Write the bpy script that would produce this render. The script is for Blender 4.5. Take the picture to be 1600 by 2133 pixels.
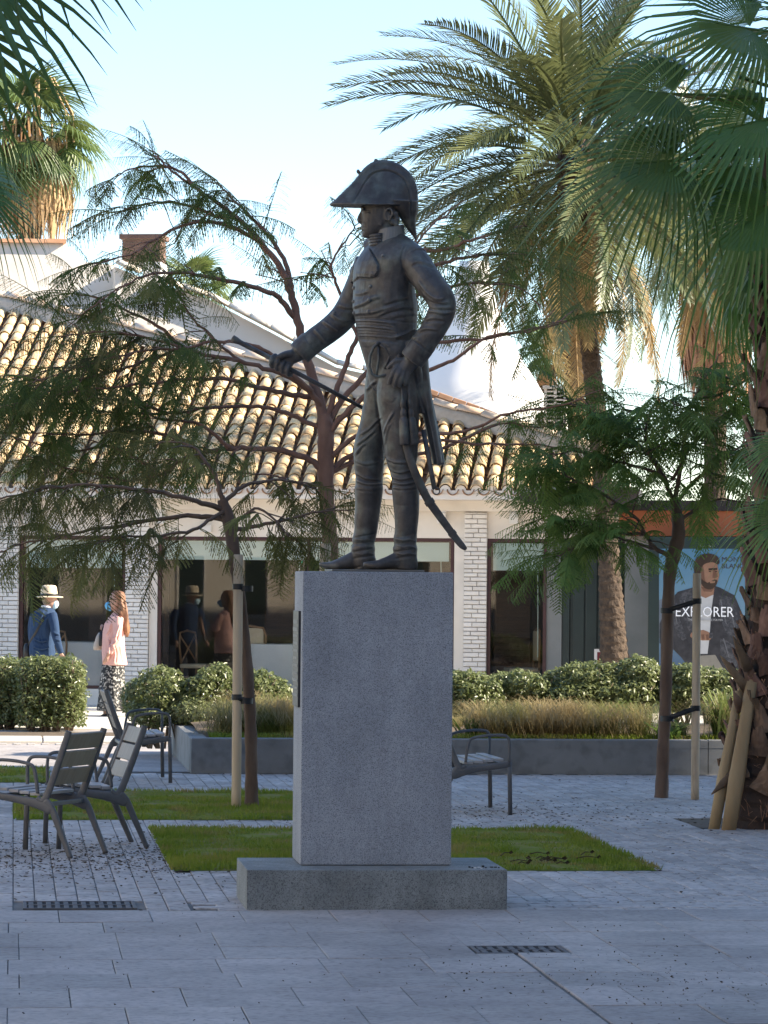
import bpy, bmesh, math, random
import numpy as np
from mathutils import Vector, Matrix, noise as mnoise

for _o in list(bpy.data.objects):
    bpy.data.objects.remove(_o)
sc = bpy.context.scene
COL = sc.collection
rnd = random.Random(11)
rad = math.radians
V = Vector

# ------------------------------------------------------------------ camera
F = 7000.0                        # focal length in photograph pixels (1600 wide)
CAM = V((0.0, 0.0, 1.75))
YAW, PITCH, ROLL = rad(6.28), rad(1.215), 0.009
ROT = Matrix.Rotation(-YAW, 3, 'Z') @ Matrix.Rotation(math.pi / 2 + PITCH, 3, 'X') @ Matrix.Rotation(ROLL, 3, 'Z')
cd = bpy.data.cameras.new('camera')
cam = bpy.data.objects.new('camera', cd)
COL.objects.link(cam)
cam.matrix_world = Matrix.Translation(CAM) @ ROT.to_4x4()
cd.sensor_fit = 'HORIZONTAL'
cd.sensor_width = 36.0
cd.lens = F / 1600.0 * 36.0
cd.clip_start = 0.5
cd.clip_end = 3000
sc.camera = cam

# ------------------------------------------------------------------ light
SUN_EL, SUN_AZ = rad(32), rad(101)      # azimuth clockwise from +Y
sd = V((math.sin(SUN_AZ) * math.cos(SUN_EL), math.cos(SUN_AZ) * math.cos(SUN_EL), math.sin(SUN_EL)))
sl = bpy.data.lights.new('sun', 'SUN')
sl.energy = 5.0
sl.angle = rad(0.53)
sl.color = (1.0, 0.88, 0.70)
so = bpy.data.objects.new('sun', sl)
COL.objects.link(so)
so.location = (30, 0, 40)
so.rotation_euler = sd.to_track_quat('Z', 'Y').to_euler()
world = bpy.data.worlds.new('World')
sc.world = world
world.use_nodes = True
wn = world.node_tree
bgn = wn.nodes['Background']
sky = wn.nodes.new('ShaderNodeTexSky')
sky.sky_type = 'NISHITA'
sky.sun_disc = False
sky.sun_elevation = SUN_EL
sky.sun_rotation = SUN_AZ
sky.air_density = 1.0
sky.dust_density = 0.1
sky.ozone_density = 3.0
wn.links.new(sky.outputs[0], bgn.inputs[0])
bgn.inputs[1].default_value = 0.115
sc.view_settings.view_transform = 'Standard'
sc.view_settings.look = 'None'
sc.view_settings.exposure = 1.55
sc.view_settings.gamma = 1.0
sc.view_settings.use_curve_mapping = False
sc.render.engine = 'CYCLES'
sc.cycles.max_bounces = 8
sc.cycles.diffuse_bounces = 4
sc.cycles.transparent_max_bounces = 12
sc.cycles.use_denoising = True


# ------------------------------------------------------------------ places: a pixel of the photograph and a distance give a point
def ray(px, py):
    return ROT @ V(((px - 800.0) / F, -(py - 1066.5) / F, -1.0))


def at(px, py, d):
    """point seen at pixel (px, py), d metres deep along the view axis"""
    return CAM + ray(px, py) * d


def gp(px, py, z=0.0):
    """point of the level z seen at the pixel"""
    r = ray(px, py)
    return CAM + r * ((z - CAM.z) / r.z)


def depth_of(p):
    return -(ROT.transposed() @ (V(p) - CAM)).z


VIEW = ROT @ V((0, 0, -1))


# ------------------------------------------------------------------ materials
def _nd(nt, kind, **kw):
    n = nt.nodes.new(kind)
    for k, v in kw.items():
        setattr(n, k, v)
    return n


def mat(name, c1, c2=None, scale=6.0, rough=0.8, bump=0.0, bscale=40.0, metal=0.0, rand=0.0, spec=0.5,
        c3=None, fscale=60.0, famt=0.0, detail=6.0, trans=0.0, stretch=(1, 1, 1), contrast=(0.3, 0.7), space='World', blot=None, streak=0.0, wear=None):
    m = bpy.data.materials.new(name)
    m.use_nodes = True
    nt = m.node_tree
    b = nt.nodes['Principled BSDF']
    b.inputs['Roughness'].default_value = rough
    b.inputs['Metallic'].default_value = metal
    b.inputs['Specular IOR Level'].default_value = spec
    tc = _nd(nt, 'ShaderNodeTexCoord')
    mp = _nd(nt, 'ShaderNodeMapping')
    mp.inputs['Scale'].default_value = stretch
    if space == 'World':
        ge = _nd(nt, 'ShaderNodeNewGeometry')
        nt.links.new(ge.outputs['Position'], mp.inputs[0])
    else:
        nt.links.new(tc.outputs[space], mp.inputs[0])
    col = None
    if c2 is not None:
        nz = _nd(nt, 'ShaderNodeTexNoise')
        nz.inputs['Scale'].default_value = scale
        nz.inputs['Detail'].default_value = detail
        nz.inputs['Roughness'].default_value = 0.62
        nt.links.new(mp.outputs[0], nz.inputs['Vector'])
        rp = _nd(nt, 'ShaderNodeValToRGB')
        rp.color_ramp.elements[0].position = contrast[0]
        rp.color_ramp.elements[1].position = contrast[1]
        rp.color_ramp.elements[0].color = (*c1, 1)
        rp.color_ramp.elements[1].color = (*c2, 1)
        nt.links.new(nz.outputs['Fac'], rp.inputs[0])
        col = rp.outputs[0]
    else:
        rgb = _nd(nt, 'ShaderNodeRGB')
        rgb.outputs[0].default_value = (*c1, 1)
        col = rgb.outputs[0]
    if c3 is not None:
        nz = _nd(nt, 'ShaderNodeTexNoise')
        nz.inputs['Scale'].default_value = fscale
        nz.inputs['Detail'].default_value = 3.0
        nt.links.new(mp.outputs[0], nz.inputs['Vector'])
        rp = _nd(nt, 'ShaderNodeValToRGB')
        rp.color_ramp.elements[0].position = 0.5
        rp.color_ramp.elements[1].position = 0.66
        rp.color_ramp.elements[0].color = (0, 0, 0, 1)
        rp.color_ramp.elements[1].color = (famt, famt, famt, 1)
        nt.links.new(nz.outputs['Fac'], rp.inputs[0])
        mx = _nd(nt, 'ShaderNodeMixRGB')
        nt.links.new(rp.outputs[0], mx.inputs[0])
        nt.links.new(col, mx.inputs[1])
        mx.inputs[2].default_value = (*c3, 1)
        col = mx.outputs[0]
    if rand > 0:
        oi = _nd(nt, 'ShaderNodeObjectInfo')
        hs = _nd(nt, 'ShaderNodeHueSaturation')
        mr = _nd(nt, 'ShaderNodeMapRange')
        mr.inputs['To Min'].default_value = 1.0 - rand
        mr.inputs['To Max'].default_value = 1.0 + rand
        nt.links.new(oi.outputs['Random'], mr.inputs['Value'])
        nt.links.new(mr.outputs[0], hs.inputs['Value'])
        m2 = _nd(nt, 'ShaderNodeMath', operation='MULTIPLY')
        m2.inputs[1].default_value = 7.31
        m3 = _nd(nt, 'ShaderNodeMath', operation='FRACT')
        mr2 = _nd(nt, 'ShaderNodeMapRange')
        mr2.inputs['To Min'].default_value = 0.5 - rand * 0.06
        mr2.inputs['To Max'].default_value = 0.5 + rand * 0.06
        nt.links.new(oi.outputs['Random'], m2.inputs[0])
        nt.links.new(m2.outputs[0], m3.inputs[0])
        nt.links.new(m3.outputs[0], mr2.inputs['Value'])
        nt.links.new(mr2.outputs[0], hs.inputs['Hue'])
        nt.links.new(col, hs.inputs['Color'])
        col = hs.outputs[0]
    if blot is not None:
        for (sc_, amt, st_) in blot:
            m4 = _nd(nt, 'ShaderNodeMapping')
            m4.inputs['Scale'].default_value = st_
            m4.inputs['Location'].default_value = (sc_ * 3.7, sc_ * 1.3, 5.1)
            nt.links.new(mp.inputs[0].links[0].from_socket, m4.inputs[0])
            nz = _nd(nt, 'ShaderNodeTexNoise')
            nz.inputs['Scale'].default_value = sc_
            nz.inputs['Detail'].default_value = 7.0
            nz.inputs['Roughness'].default_value = 0.68
            nt.links.new(m4.outputs[0], nz.inputs['Vector'])
            mr = _nd(nt, 'ShaderNodeMapRange')
            mr.inputs['From Min'].default_value = 0.32
            mr.inputs['From Max'].default_value = 0.68
            mr.inputs['To Min'].default_value = 1.0 - amt
            mr.inputs['To Max'].default_value = 1.0 + amt * 0.55
            nt.links.new(nz.outputs['Fac'], mr.inputs['Value'])
            hv = _nd(nt, 'ShaderNodeHueSaturation')
            nt.links.new(mr.outputs[0], hv.inputs['Value'])
            nt.links.new(col, hv.inputs['Color'])
            col = hv.outputs[0]
    if wear is not None:
        ge2 = _nd(nt, 'ShaderNodeNewGeometry')
        rp = _nd(nt, 'ShaderNodeValToRGB')
        rp.color_ramp.elements[0].position = 0.515
        rp.color_ramp.elements[1].position = 0.60
        nt.links.new(ge2.outputs['Pointiness'], rp.inputs[0])
        mx = _nd(nt, 'ShaderNodeMixRGB')
        nt.links.new(rp.outputs[0], mx.inputs[0])
        nt.links.new(col, mx.inputs[1])
        mx.inputs[2].default_value = (*wear, 1)
        col = mx.outputs[0]
    nt.links.new(col, b.inputs['Base Color'])
    if bump > 0:
        nz = _nd(nt, 'ShaderNodeTexNoise')
        nz.inputs['Scale'].default_value = bscale
        nz.inputs['Detail'].default_value = 5.0
        nt.links.new(mp.outputs[0], nz.inputs['Vector'])
        bp = _nd(nt, 'ShaderNodeBump')
        bp.inputs['Strength'].default_value = min(1.0, bump * 50)
        bp.inputs['Distance'].default_value = bump
        nt.links.new(nz.outputs['Fac'], bp.inputs['Height'])
        nt.links.new(bp.outputs[0], b.inputs['Normal'])
    if trans > 0:
        tr = _nd(nt, 'ShaderNodeBsdfTranslucent')
        ms = _nd(nt, 'ShaderNodeMixShader')
        ms.inputs[0].default_value = trans
        nt.links.new(col, tr.inputs['Color'])
        nt.links.new(b.outputs[0], ms.inputs[1])
        nt.links.new(tr.outputs[0], ms.inputs[2])
        nt.links.new(ms.outputs[0], nt.nodes['Material Output'].inputs['Surface'])
    return m


# ------------------------------------------------------------------ mesh collecting
class MB:
    def __init__(s):
        s.v, s.f = [], []

    def add(s, vs, fs):
        n = len(s.v)
        s.v.extend([tuple(p) for p in vs])
        s.f.extend([tuple(i + n for i in f) for f in fs])
        return s

    def box(s, lo, hi, M=None, ch=0.0):
        x0, y0, z0 = lo
        x1, y1, z1 = hi
        if ch > 0:
            bm = bmesh.new()
            bmesh.ops.create_cube(bm, size=1.0)
            for v in bm.verts:
                v.co = V(((x0 + x1) / 2 + v.co.x * (x1 - x0), (y0 + y1) / 2 + v.co.y * (y1 - y0), (z0 + z1) / 2 + v.co.z * (z1 - z0)))
            bmesh.ops.bevel(bm, geom=bm.edges[:] + bm.verts[:], offset=ch, segments=2, affect='EDGES', profile=0.6)
            bm.verts.index_update()
            vs = [v.co.copy() for v in bm.verts]
            fs = [[v.index for v in f.verts] for f in bm.faces]
            bm.free()
        else:
            vs = [V(p) for p in ((x0, y0, z0), (x1, y0, z0), (x1, y1, z0), (x0, y1, z0), (x0, y0, z1), (x1, y0, z1), (x1, y1, z1), (x0, y1, z1))]
            fs = [(3, 2, 1, 0), (4, 5, 6, 7), (0, 1, 5, 4), (1, 2, 6, 5), (2, 3, 7, 6), (3, 0, 4, 7)]
        if M is not None:
            vs = [M @ p for p in vs]
        return s.add(vs, fs)

    def slab(s, x0, x1, y0, y1, z0, z1, c=0.006, M=None):
        """a paving piece: sides, a chamfer and a top"""
        vs = [(x0, y0, z0), (x1, y0, z0), (x1, y1, z0), (x0, y1, z0),
              (x0, y0, z1 - c), (x1, y0, z1 - c), (x1, y1, z1 - c), (x0, y1, z1 - c),
              (x0 + c, y0 + c, z1), (x1 - c, y0 + c, z1), (x1 - c, y1 - c, z1), (x0 + c, y1 - c, z1)]
        fs = [(8, 9, 10, 11)]
        for i in range(4):
            j = (i + 1) % 4
            fs += [(i, j, 4 + j, 4 + i), (4 + i, 4 + j, 8 + j, 8 + i)]
        if M is not None:
            vs = [M @ V(p) for p in vs]
        return s.add(vs, fs)

    def loft(s, pts, ru, rv=None, n=20, vdir=None, rot=0.0, power=2.0, fn=None, cap=True, tdir=None):
        """rings of ellipses along a path; v axis follows vdir (the view depth by default)"""
        pts = [V(p) for p in pts]
        k = len(pts)
        if not hasattr(ru, '__len__'):
            ru = [ru] * k
        if rv is None:
            rv = ru
        if not hasattr(rv, '__len__'):
            rv = [rv] * k
        if not hasattr(rot, '__len__'):
            rot = [rot] * k
        vd = V(vdir) if vdir is not None else VIEW
        base = len(s.v)
        for i, p in enumerate(pts):
            t = (pts[min(i + 1, k - 1)] - pts[max(i - 1, 0)]).normalized() if tdir is None else V(tdir)
            v = vd - t * vd.dot(t)
            if v.length < 1e-4:
                v = t.orthogonal()
            v.normalize()
            u = t.cross(v)
            c0, s0 = math.cos(rot[i]), math.sin(rot[i])
            u, v = u * c0 + v * s0, v * c0 - u * s0
            for j in range(n):
                a = 2 * math.pi * j / n
                ca, sa = math.cos(a), math.sin(a)
                e = 2.0 / power
                x = math.copysign(abs(ca) ** e, ca)
                y = math.copysign(abs(sa) ** e, sa)
                g = 1.0 if fn is None else fn(i / (k - 1), a)
                s.v.append(tuple(p + u * (x * ru[i] * g) + v * (y * rv[i] * g)))
        for i in range(k - 1):
            for j in range(n):
                j2 = (j + 1) % n
                s.f.append((base + i * n + j, base + i * n + j2, base + (i + 1) * n + j2, base + (i + 1) * n + j))
        if cap:
            a = len(s.v)
            s.v.append(tuple(pts[0]))
            s.v.append(tuple(pts[-1]))
            for j in range(n):
                j2 = (j + 1) % n
                s.f.append((a, base + j2, base + j))
                s.f.append((a + 1, base + (k - 1) * n + j, base + (k - 1) * n + j2))
        return s

    def tube(s, pts, r, n=8, **kw):
        pts = [V(p) for p in pts]
        t = (pts[-1] - pts[0])
        vd = VIEW if abs(VIEW.dot(t.normalized())) < 0.9 else V((0, 0, 1))
        return s.loft(pts, r, n=n, vdir=kw.pop('vdir', vd), **kw)

    def ball(s, c, r, n=10, m=7, sc=(1, 1, 1)):
        c = V(c)
        base = len(s.v)
        s.v.append((c.x, c.y, c.z - r * sc[2]))
        for i in range(1, m):
            th = math.pi * i / m
            for j in range(n):
                a = 2 * math.pi * j / n
                s.v.append((c.x + r * sc[0] * math.sin(th) * math.cos(a), c.y + r * sc[1] * math.sin(th) * math.sin(a), c.z - r * sc[2] * math.cos(th)))
        s.v.append((c.x, c.y, c.z + r * sc[2]))
        top = len(s.v) - 1
        for j in range(n):
            j2 = (j + 1) % n
            s.f.append((base, base + 1 + j2, base + 1 + j))
            s.f.append((top, top - n + j, top - n + j2))
            for i in range(m - 2):
                a = base + 1 + i * n
                s.f.append((a + j, a + j2, a + n + j2, a + n + j))
        return s

    def prism(s, poly, dvec):
        """a polygon (3-D points) pushed along dvec"""
        n = len(poly)
        d = V(dvec)
        a = [V(p) for p in poly]
        vs = a + [p + d for p in a]
        fs = [tuple(range(n)), tuple(range(2 * n - 1, n - 1, -1))]
        for i in range(n):
            j = (i + 1) % n
            fs.append((i, i + n, j + n, j))
        return s.add(vs, fs)

    def mesh(s, name, m=None, smooth=False, off=(0, 0, 0)):
        me = bpy.data.meshes.new(name)
        ox, oy, oz = off
        me.from_pydata([(x - ox, y - oy, z - oz) for x, y, z in s.v], [], s.f)
        me.update()
        if m is not None:
            for mm in (m if isinstance(m, (list, tuple)) else [m]):
                me.materials.append(mm)
        if smooth:
            me.polygons.foreach_set('use_smooth', [True] * len(me.polygons))
        return me


def np_mesh(name, verts, loops, per, m, smooth=False, off=(0, 0, 0)):
    """fast mesh from arrays; every face has `per` corners"""
    verts = np.asarray(verts, dtype=np.float64).reshape(-1, 3) - np.array(off)
    loops = np.asarray(loops, dtype=np.int32).reshape(-1)
    me = bpy.data.meshes.new(name)
    me.vertices.add(len(verts))
    me.vertices.foreach_set('co', verts.astype(np.float32).reshape(-1))
    nf = len(loops) // per
    me.loops.add(len(loops))
    me.loops.foreach_set('vertex_index', loops)
    me.polygons.add(nf)
    me.polygons.foreach_set('loop_start', np.arange(nf, dtype=np.int32) * per)
    me.polygons.foreach_set('loop_total', np.full(nf, per, dtype=np.int32))
    if smooth:
        me.polygons.foreach_set('use_smooth', np.ones(nf, dtype=bool))
    me.update(calc_edges=True)
    me.materials.append(m)
    return me


# ------------------------------------------------------------------ objects
def origin(o):
    p = V((0, 0, 0))
    while o is not None:
        p += o.location
        o = o.parent
    return p


def props(o, label=None, cat=None, group=None, kind=None):
    if label:
        o['label'] = label
    if cat:
        o['category'] = cat
    if group:
        o['group'] = group
    if kind:
        o['kind'] = kind
    return o


def thing(name, loc, label, cat, group=None, rz=0.0):
    o = bpy.data.objects.new(name, None)
    o.empty_display_size = 0.2
    COL.objects.link(o)
    o.location = loc
    o.rotation_euler = (0, 0, rz)
    return props(o, label, cat, group)


def link(name, me, parent=None, loc=(0, 0, 0)):
    o = bpy.data.objects.new(name, me)
    COL.objects.link(o)
    o.location = loc
    if parent is not None:
        o.parent = parent
    return o


def obj(name, mb, m, parent=None, smooth=False, local=False, base=None, **kw):
    """one mesh object; verts are world coordinates unless local. base = origin of a top-level object"""
    off = (0, 0, 0) if local else (origin(parent) if parent is not None else (base if base is not None else (0, 0, 0)))
    me = mb.mesh(name, m, smooth, off)
    o = link(name, me, parent, (0, 0, 0) if (parent is not None or base is None) else base)
    return props(o, **kw)


def inst(name, me, parent, Mw, **kw):
    """an object sharing mesh data, placed by a world matrix under an unrotated parent"""
    o = bpy.data.objects.new(name, me)
    COL.objects.link(o)
    if parent is not None:
        o.parent = parent
        Mw = Matrix.Translation(-origin(parent)) @ Mw
    o.matrix_basis = Mw
    return props(o, **kw)


def copy_tree(o, parent=None):
    c = o.copy()
    COL.objects.link(c)
    if parent is not None:
        c.parent = parent
    for ch in list(o.children):
        copy_tree(ch, c)
    return c


def remesh(mb, voxel, smooth=2, factor=0.5):
    me = mb.mesh('tmp')
    o = bpy.data.objects.new('tmp', me)
    COL.objects.link(o)
    r = o.modifiers.new('r', 'REMESH')
    r.mode = 'VOXEL'
    r.voxel_size = voxel
    if smooth:
        s = o.modifiers.new('s', 'SMOOTH')
        s.iterations = smooth
        s.factor = factor
    dg = bpy.context.evaluated_depsgraph_get()
    ev = o.evaluated_get(dg)
    out = bpy.data.meshes.new_from_object(ev)
    bpy.data.objects.remove(o)
    bpy.data.meshes.remove(me)
    return out


def catmull(pts, per=4):
    """smooth path through points of any dimension"""
    P = [np.array(p, dtype=float) for p in pts]
    out = []
    for i in range(len(P) - 1):
        p0, p1, p2, p3 = P[max(i - 1, 0)], P[i], P[i + 1], P[min(i + 2, len(P) - 1)]
        for k in range(per):
            t = k / per
            out.append(0.5 * ((2 * p1) + (-p0 + p2) * t + (2 * p0 - 5 * p1 + 4 * p2 - p3) * t * t + (-p0 + 3 * p1 - 3 * p2 + p3) * t ** 3))
    out.append(P[-1])
    return out


def frame_matrix(p, x, up=V((0, 0, 1)), s=1.0):
    """matrix with local +x along x and local +z as near as can be to up"""
    x = V(x).normalized()
    y = V(up).cross(x)
    if y.length < 1e-3:
        y = V((0, 1, 0)).cross(x)
    y.normalize()
    z = x.cross(y)
    M = Matrix((x, y, z)).transposed().to_4x4()
    return Matrix.Translation(V(p)) @ M @ Matrix.Diagonal((s, s, s, 1))
# ================================================================== materials
M_GRAN = mat('granite_blue_grey', (0.34, 0.365, 0.40), (0.43, 0.455, 0.49), 3.0, 0.75, 0.0006, 120, blot=[(1.6, .16, (1, 1, .35)), (9, .10, (1, 1, .12)), (70, .16, (1, 1, 1))], c3=(0.06, 0.065, 0.075), fscale=190, famt=0.75)
M_GRAN2 = mat('granite_green_grey', (0.24, 0.26, 0.255), (0.32, 0.34, 0.33), 4.0, 0.75, 0.0006, 120, blot=[(2.2, .25, (1, 1, 1)), (11, .18, (1, 1, .25)), (70, .16, (1, 1, 1))], c3=(0.05, 0.055, 0.06), fscale=190, famt=0.75)
M_SLAB = mat('paving_slab_stone', (0.37, 0.335, 0.315), (0.465, 0.43, 0.405), 1.7, 0.62, 0.0015, 60, rand=0.13, blot=[(.55, .26, (1, 1, 1)), (3.5, .2, (1, 1, 1)), (30, .14, (1, 1, 1))], c3=(0.20, 0.185, 0.18), fscale=26, famt=0.5)
M_PAVER = mat('small_paver_stone', (0.42, 0.38, 0.355), (0.52, 0.48, 0.455), 3.0, 0.72, 0.0015, 60, blot=[(.7, .22, (1, 1, 1)), (5, .14, (1, 1, 1))], rand=0.13, c3=(0.12, 0.11, 0.10), fscale=18, famt=0.55)
M_JOINT = mat('joint_sand', (0.10, 0.095, 0.09), (0.24, 0.22, 0.20), 3.2, 0.95)
M_WALK = mat('pale_walk_concrete', (0.52, 0.48, 0.42), (0.62, 0.57, 0.50), 2.0, 0.85, 0.001, 40)
M_SOIL = mat('soil', (0.07, 0.05, 0.035), (0.15, 0.11, 0.07), 14, 0.95, 0.01, 30)
M_GROUND = mat('far_ground', (0.22, 0.20, 0.17), (0.30, 0.28, 0.24), 0.4, 0.95)
M_LAWN = mat('lawn_turf', (0.13, 0.17, 0.018), (0.21, 0.22, 0.04), 2.2, 0.9, 0.01, 60, spec=.1, c3=(0.26, 0.20, 0.10), fscale=4, famt=0.75)
M_BLADE = mat('grass_blade', (0.145, 0.225, 0.02), (0.28, 0.31, 0.055), 1.6, 0.8, spec=.15, c3=(0.33, 0.25, 0.10), fscale=2.6, famt=0.85, trans=0.25)
M_LITTER = mat('dry_leaf_litter', (0.035, 0.022, 0.012), (0.09, 0.06, 0.03), 40, 0.9)
M_IRON = mat('cast_iron', (0.10, 0.095, 0.095), (0.17, 0.155, 0.15), 20, 0.6, metal=0.5)
M_DARK = mat('dark_pit', (0.012, 0.012, 0.013), rough=0.9)

# ================================================================== ground
ground = MB()
ground.add([(-400, -300, -0.06), (400, -300, -0.06), (400, 900, -0.06), (-400, 900, -0.06)], [(0, 1, 2, 3)])
obj('ground', ground, M_GROUND, kind='structure')

# plaza: a bed of jointing sand, with the stones standing proud of it
plaza = MB()
plaza.add([(-14, 2, -0.009), (24, 2, -0.009), (24, 31.0, -0.009), (-14, 31.0, -0.009)], [(0, 1, 2, 3)])
plaza_o = obj('plaza_pavement', plaza, M_JOINT, kind='structure')

# front edge of the statue base and of the lawns in plaza coordinates
BX0, BX1 = gp(513, 1895).x, gp(1057, 1895).x
BY0 = gp(785, 1895).y
LN1 = (gp(366, 1817).x, gp(1366, 1812).x, gp(900, 1814).y, gp(900, 1728).y)
L1X0 = gp(333, 1730).x
LN2 = (gp(35, 1708).x, gp(700, 1708).x, gp(300, 1708).y, gp(300, 1651).y)
LN3 = (gp(-200, 1630).x, gp(100, 1630).x, gp(50, 1630).y, gp(50, 1600).y)
PIT = (gp(1452, 1722).x, gp(1452, 1722).x + 1.25, gp(1520, 1724).y, gp(1520, 1724).y + 1.0)
LN1 = (min(LN1[0], L1X0) , LN1[1], LN1[2], LN1[3])


def inside(x, y, r, m=0.0):
    return r[0] - m < x < r[1] + m and r[2] - m < y < r[3] + m


HOLES = [LN1, LN2, LN3, PIT]


def clip_piece(x0, x1, y0, y1):
    """trim a piece against the lawns and the tree pit; None when it falls inside"""
    for h in HOLES:
        if x0 >= h[0] - .004 and x1 <= h[1] + .004 and y0 >= h[2] - .004 and y1 <= h[3] + .004:
            return None
        if x1 > h[0] and x0 < h[1] and y1 > h[2] and y0 < h[3]:
            ox = min(x1 - h[0], h[1] - x0)
            oy = min(y1 - h[2], h[3] - y0)
            if ox < oy:
                if x1 - h[0] < h[1] - x0:
                    x1 = h[0]
                else:
                    x0 = h[1]
            else:
                if y1 - h[2] < h[3] - y0:
                    y1 = h[2]
                else:
                    y0 = h[3]
    if x1 - x0 < 0.02 or y1 - y0 < 0.02:
        return None
    return x0, x1, y0, y1


ZA = BY0 - 0.02                       # large slabs in front of this line
slab_n = 0
G1 = (gp(995, 1985).x, gp(1188, 1985).x, gp(1090, 1985).y, gp(1090, 1970).y)     # right grate
G0 = (gp(48, 1892).x, gp(286, 1892).x, gp(160, 1892).y, gp(160, 1877).y)         # left grate
CRX = gp(1170, 2058).x                # the open joint runs along this line
xs0 = gp(26, 2000).x
cols = [xs0 + 0.478 * k for k in range(-2, 10)]
y = 9.0
row = 0
while y < ZA - 0.05:
    dy = rnd.choice([0.52, 0.58, 0.62, 0.66])
    y2 = min(y + dy, ZA)
    if ZA - y2 < 0.3:
        y2 = ZA
    shift = rnd.choice([0, 0, 0.03, -0.02, 0.24])
    for k in range(len(cols) - 1):
        a, b = cols[k] + shift, cols[k + 1] + shift
        g = rnd.choice([0.0012, 0.0018, 0.0026])
        if abs(b - CRX) < 0.24 and y < G1[2]:
            b = CRX - 0.004
        if abs(a - CRX) < 0.24 and y < G1[2]:
            a = CRX + 0.014
        # slabs stop at the grates
        segs = [(a + g, b - g, y + g, y2 - g)]
        for gr in (G0, G1):
            new = []
            for (p, q, r, t) in segs:
                if q > gr[0] and p < gr[1] and t > gr[2] and r < gr[3]:
                    for c in ((p, gr[0] - .012, r, t), (gr[1] + .012, q, r, t), (max(p, gr[0] - .012), min(q, gr[1] + .012), r, gr[2] - .012), (max(p, gr[0] - .012), min(q, gr[1] + .012), gr[3] + .012, t)):
                        if c[1] - c[0] > .015 and c[3] - c[2] > .015:
                            new.append(c)
                else:
                    new.append((p, q, r, t))
            segs = new
        for (p, q, r, t) in segs:
            mb = MB()
            cx, cy = (p + q) / 2, (r + t) / 2
            dz = rnd.uniform(-0.0022, 0.0022)
            mb.slab(p - cx, q - cx, r - cy, t - cy, -0.03, dz, 0.003)
            for i in range(8, 12):
                vx = mb.v[i]
                mb.v[i] = (vx[0], vx[1], vx[2] + rnd.uniform(-0.0012, 0.0012))
            o = link('paving_slab', mb.mesh('paving_slab', M_SLAB), plaza_o, (cx, cy, 0))
            slab_n += 1
    y = y2
    row += 1

# small pavers behind the slabs: the largest in view are single parts, the rest one mesh
pv = []
W_, L_ = 0.118, 0.245
LEFTX = gp(405, 1892).x
y = ZA
# crosswise bands right behind the slabs
for r in range(4):
    x = -6.0 + 0.12 * (r % 2)
    while x < 12:
        if x > LEFTX - 0.1:
            pv.append((x, x + L_, y, y + W_))
        x += L_
    y += W_
YB = y
# stretcher columns running away from the camera
kx = 0
x = -6.0
while x < 12:
    yy = (ZA if x < LEFTX - 0.1 else YB) + (L_ / 2 if kx % 2 else 0) - L_ * 0.5 * (kx % 2)
    if x < LEFTX - 0.1 and kx % 2:
        yy = ZA
        pv.append((x, x + W_, yy, yy + L_ / 2))
        yy += L_ / 2
    elif kx % 2:
        pv.append((x, x + W_, yy, yy + L_ / 2))
        yy += L_ / 2
    while yy < 30.6:
        pv.append((x, x + W_, yy, min(yy + L_, 30.85)))
        yy += L_
    x += W_
    kx += 1
pieces = []
BASE_R = (BX0, BX1, BY0, BY0 + 0.8)
for (a, b, c, d) in pv:
    q = clip_piece(a, b, c, d)
    if q is None:
        continue
    a, b, c, d = q
    if a > BASE_R[0] + .03 and b < BASE_R[1] - .03 and c > BASE_R[2] + .03 and d < BASE_R[3] - .03:
        continue
    if G0[0] - .01 < b and a < G0[1] + .01 and c < G0[3] + .012:
        if d > G0[3] + .03:
            c = G0[3] + .012
        else:
            continue
    p = ROT.transposed() @ (V(((a + b) / 2, c, 0)) - CAM)
    px = 800 + p.x / -p.z * F
    vis = -150 < px < 1750
    pieces.append((-p.z if vis else 1e3 - p.z, a, b, c, d, vis))
pieces.sort()
bulk = MB()
np_ = 0
for (dd, a, b, c, d, vis) in pieces:
    g = 0.003
    dz = rnd.uniform(-0.003, 0.001)
    if np_ < 300 and vis:
        mb = MB()
        cx, cy = (a + b) / 2, (c + d) / 2
        mb.slab(a - cx + g, b - cx - g, c - cy + g, d - cy - g, -0.03, dz, 0.004)
        link('paver', mb.mesh('paver', M_PAVER), plaza_o, (cx, cy, 0))
        np_ += 1
    elif dd < 900 or (a > -3 and b < 8.5):
        bulk.slab(a + g, b - g, c + g, d - g, -0.03, dz, 0.004)
# colour of the joined pavers varies piece by piece through a random face attribute
me = bulk.mesh('paver', None)
at_ = me.attributes.new('tone', 'FLOAT', 'FACE')
tones = np.repeat(np.array([rnd.random() for _ in range(len(bulk.f) // 9)]), 9)
at_.data.foreach_set('value', tones.astype(np.float32))
M_PAVB = mat('small_paver_stone_bulk', (0.42, 0.38, 0.355), (0.52, 0.48, 0.455), 3.0, 0.72, 0.0015, 60, blot=[(.7, .22, (1, 1, 1)), (5, .14, (1, 1, 1))], c3=(0.12, 0.11, 0.10), fscale=18, famt=0.55)
nt = M_PAVB.node_tree
bs = nt.nodes['Principled BSDF']
src = bs.inputs['Base Color'].links[0].from_socket
an = _nd(nt, 'ShaderNodeAttribute', attribute_name='tone')
mr = _nd(nt, 'ShaderNodeMapRange')
mr.inputs['To Min'].default_value = 0.85
mr.inputs['To Max'].default_value = 1.14
hs = _nd(nt, 'ShaderNodeHueSaturation')
nt.links.new(an.outputs['Fac'], mr.inputs['Value'])
nt.links.new(mr.outputs[0], hs.inputs['Value'])
nt.links.new(src, hs.inputs['Color'])
nt.links.new(hs.outputs[0], bs.inputs['Base Color'])
me.materials.append(M_PAVB)
props(link('pavers', me, plaza_o), kind='stuff')

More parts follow.
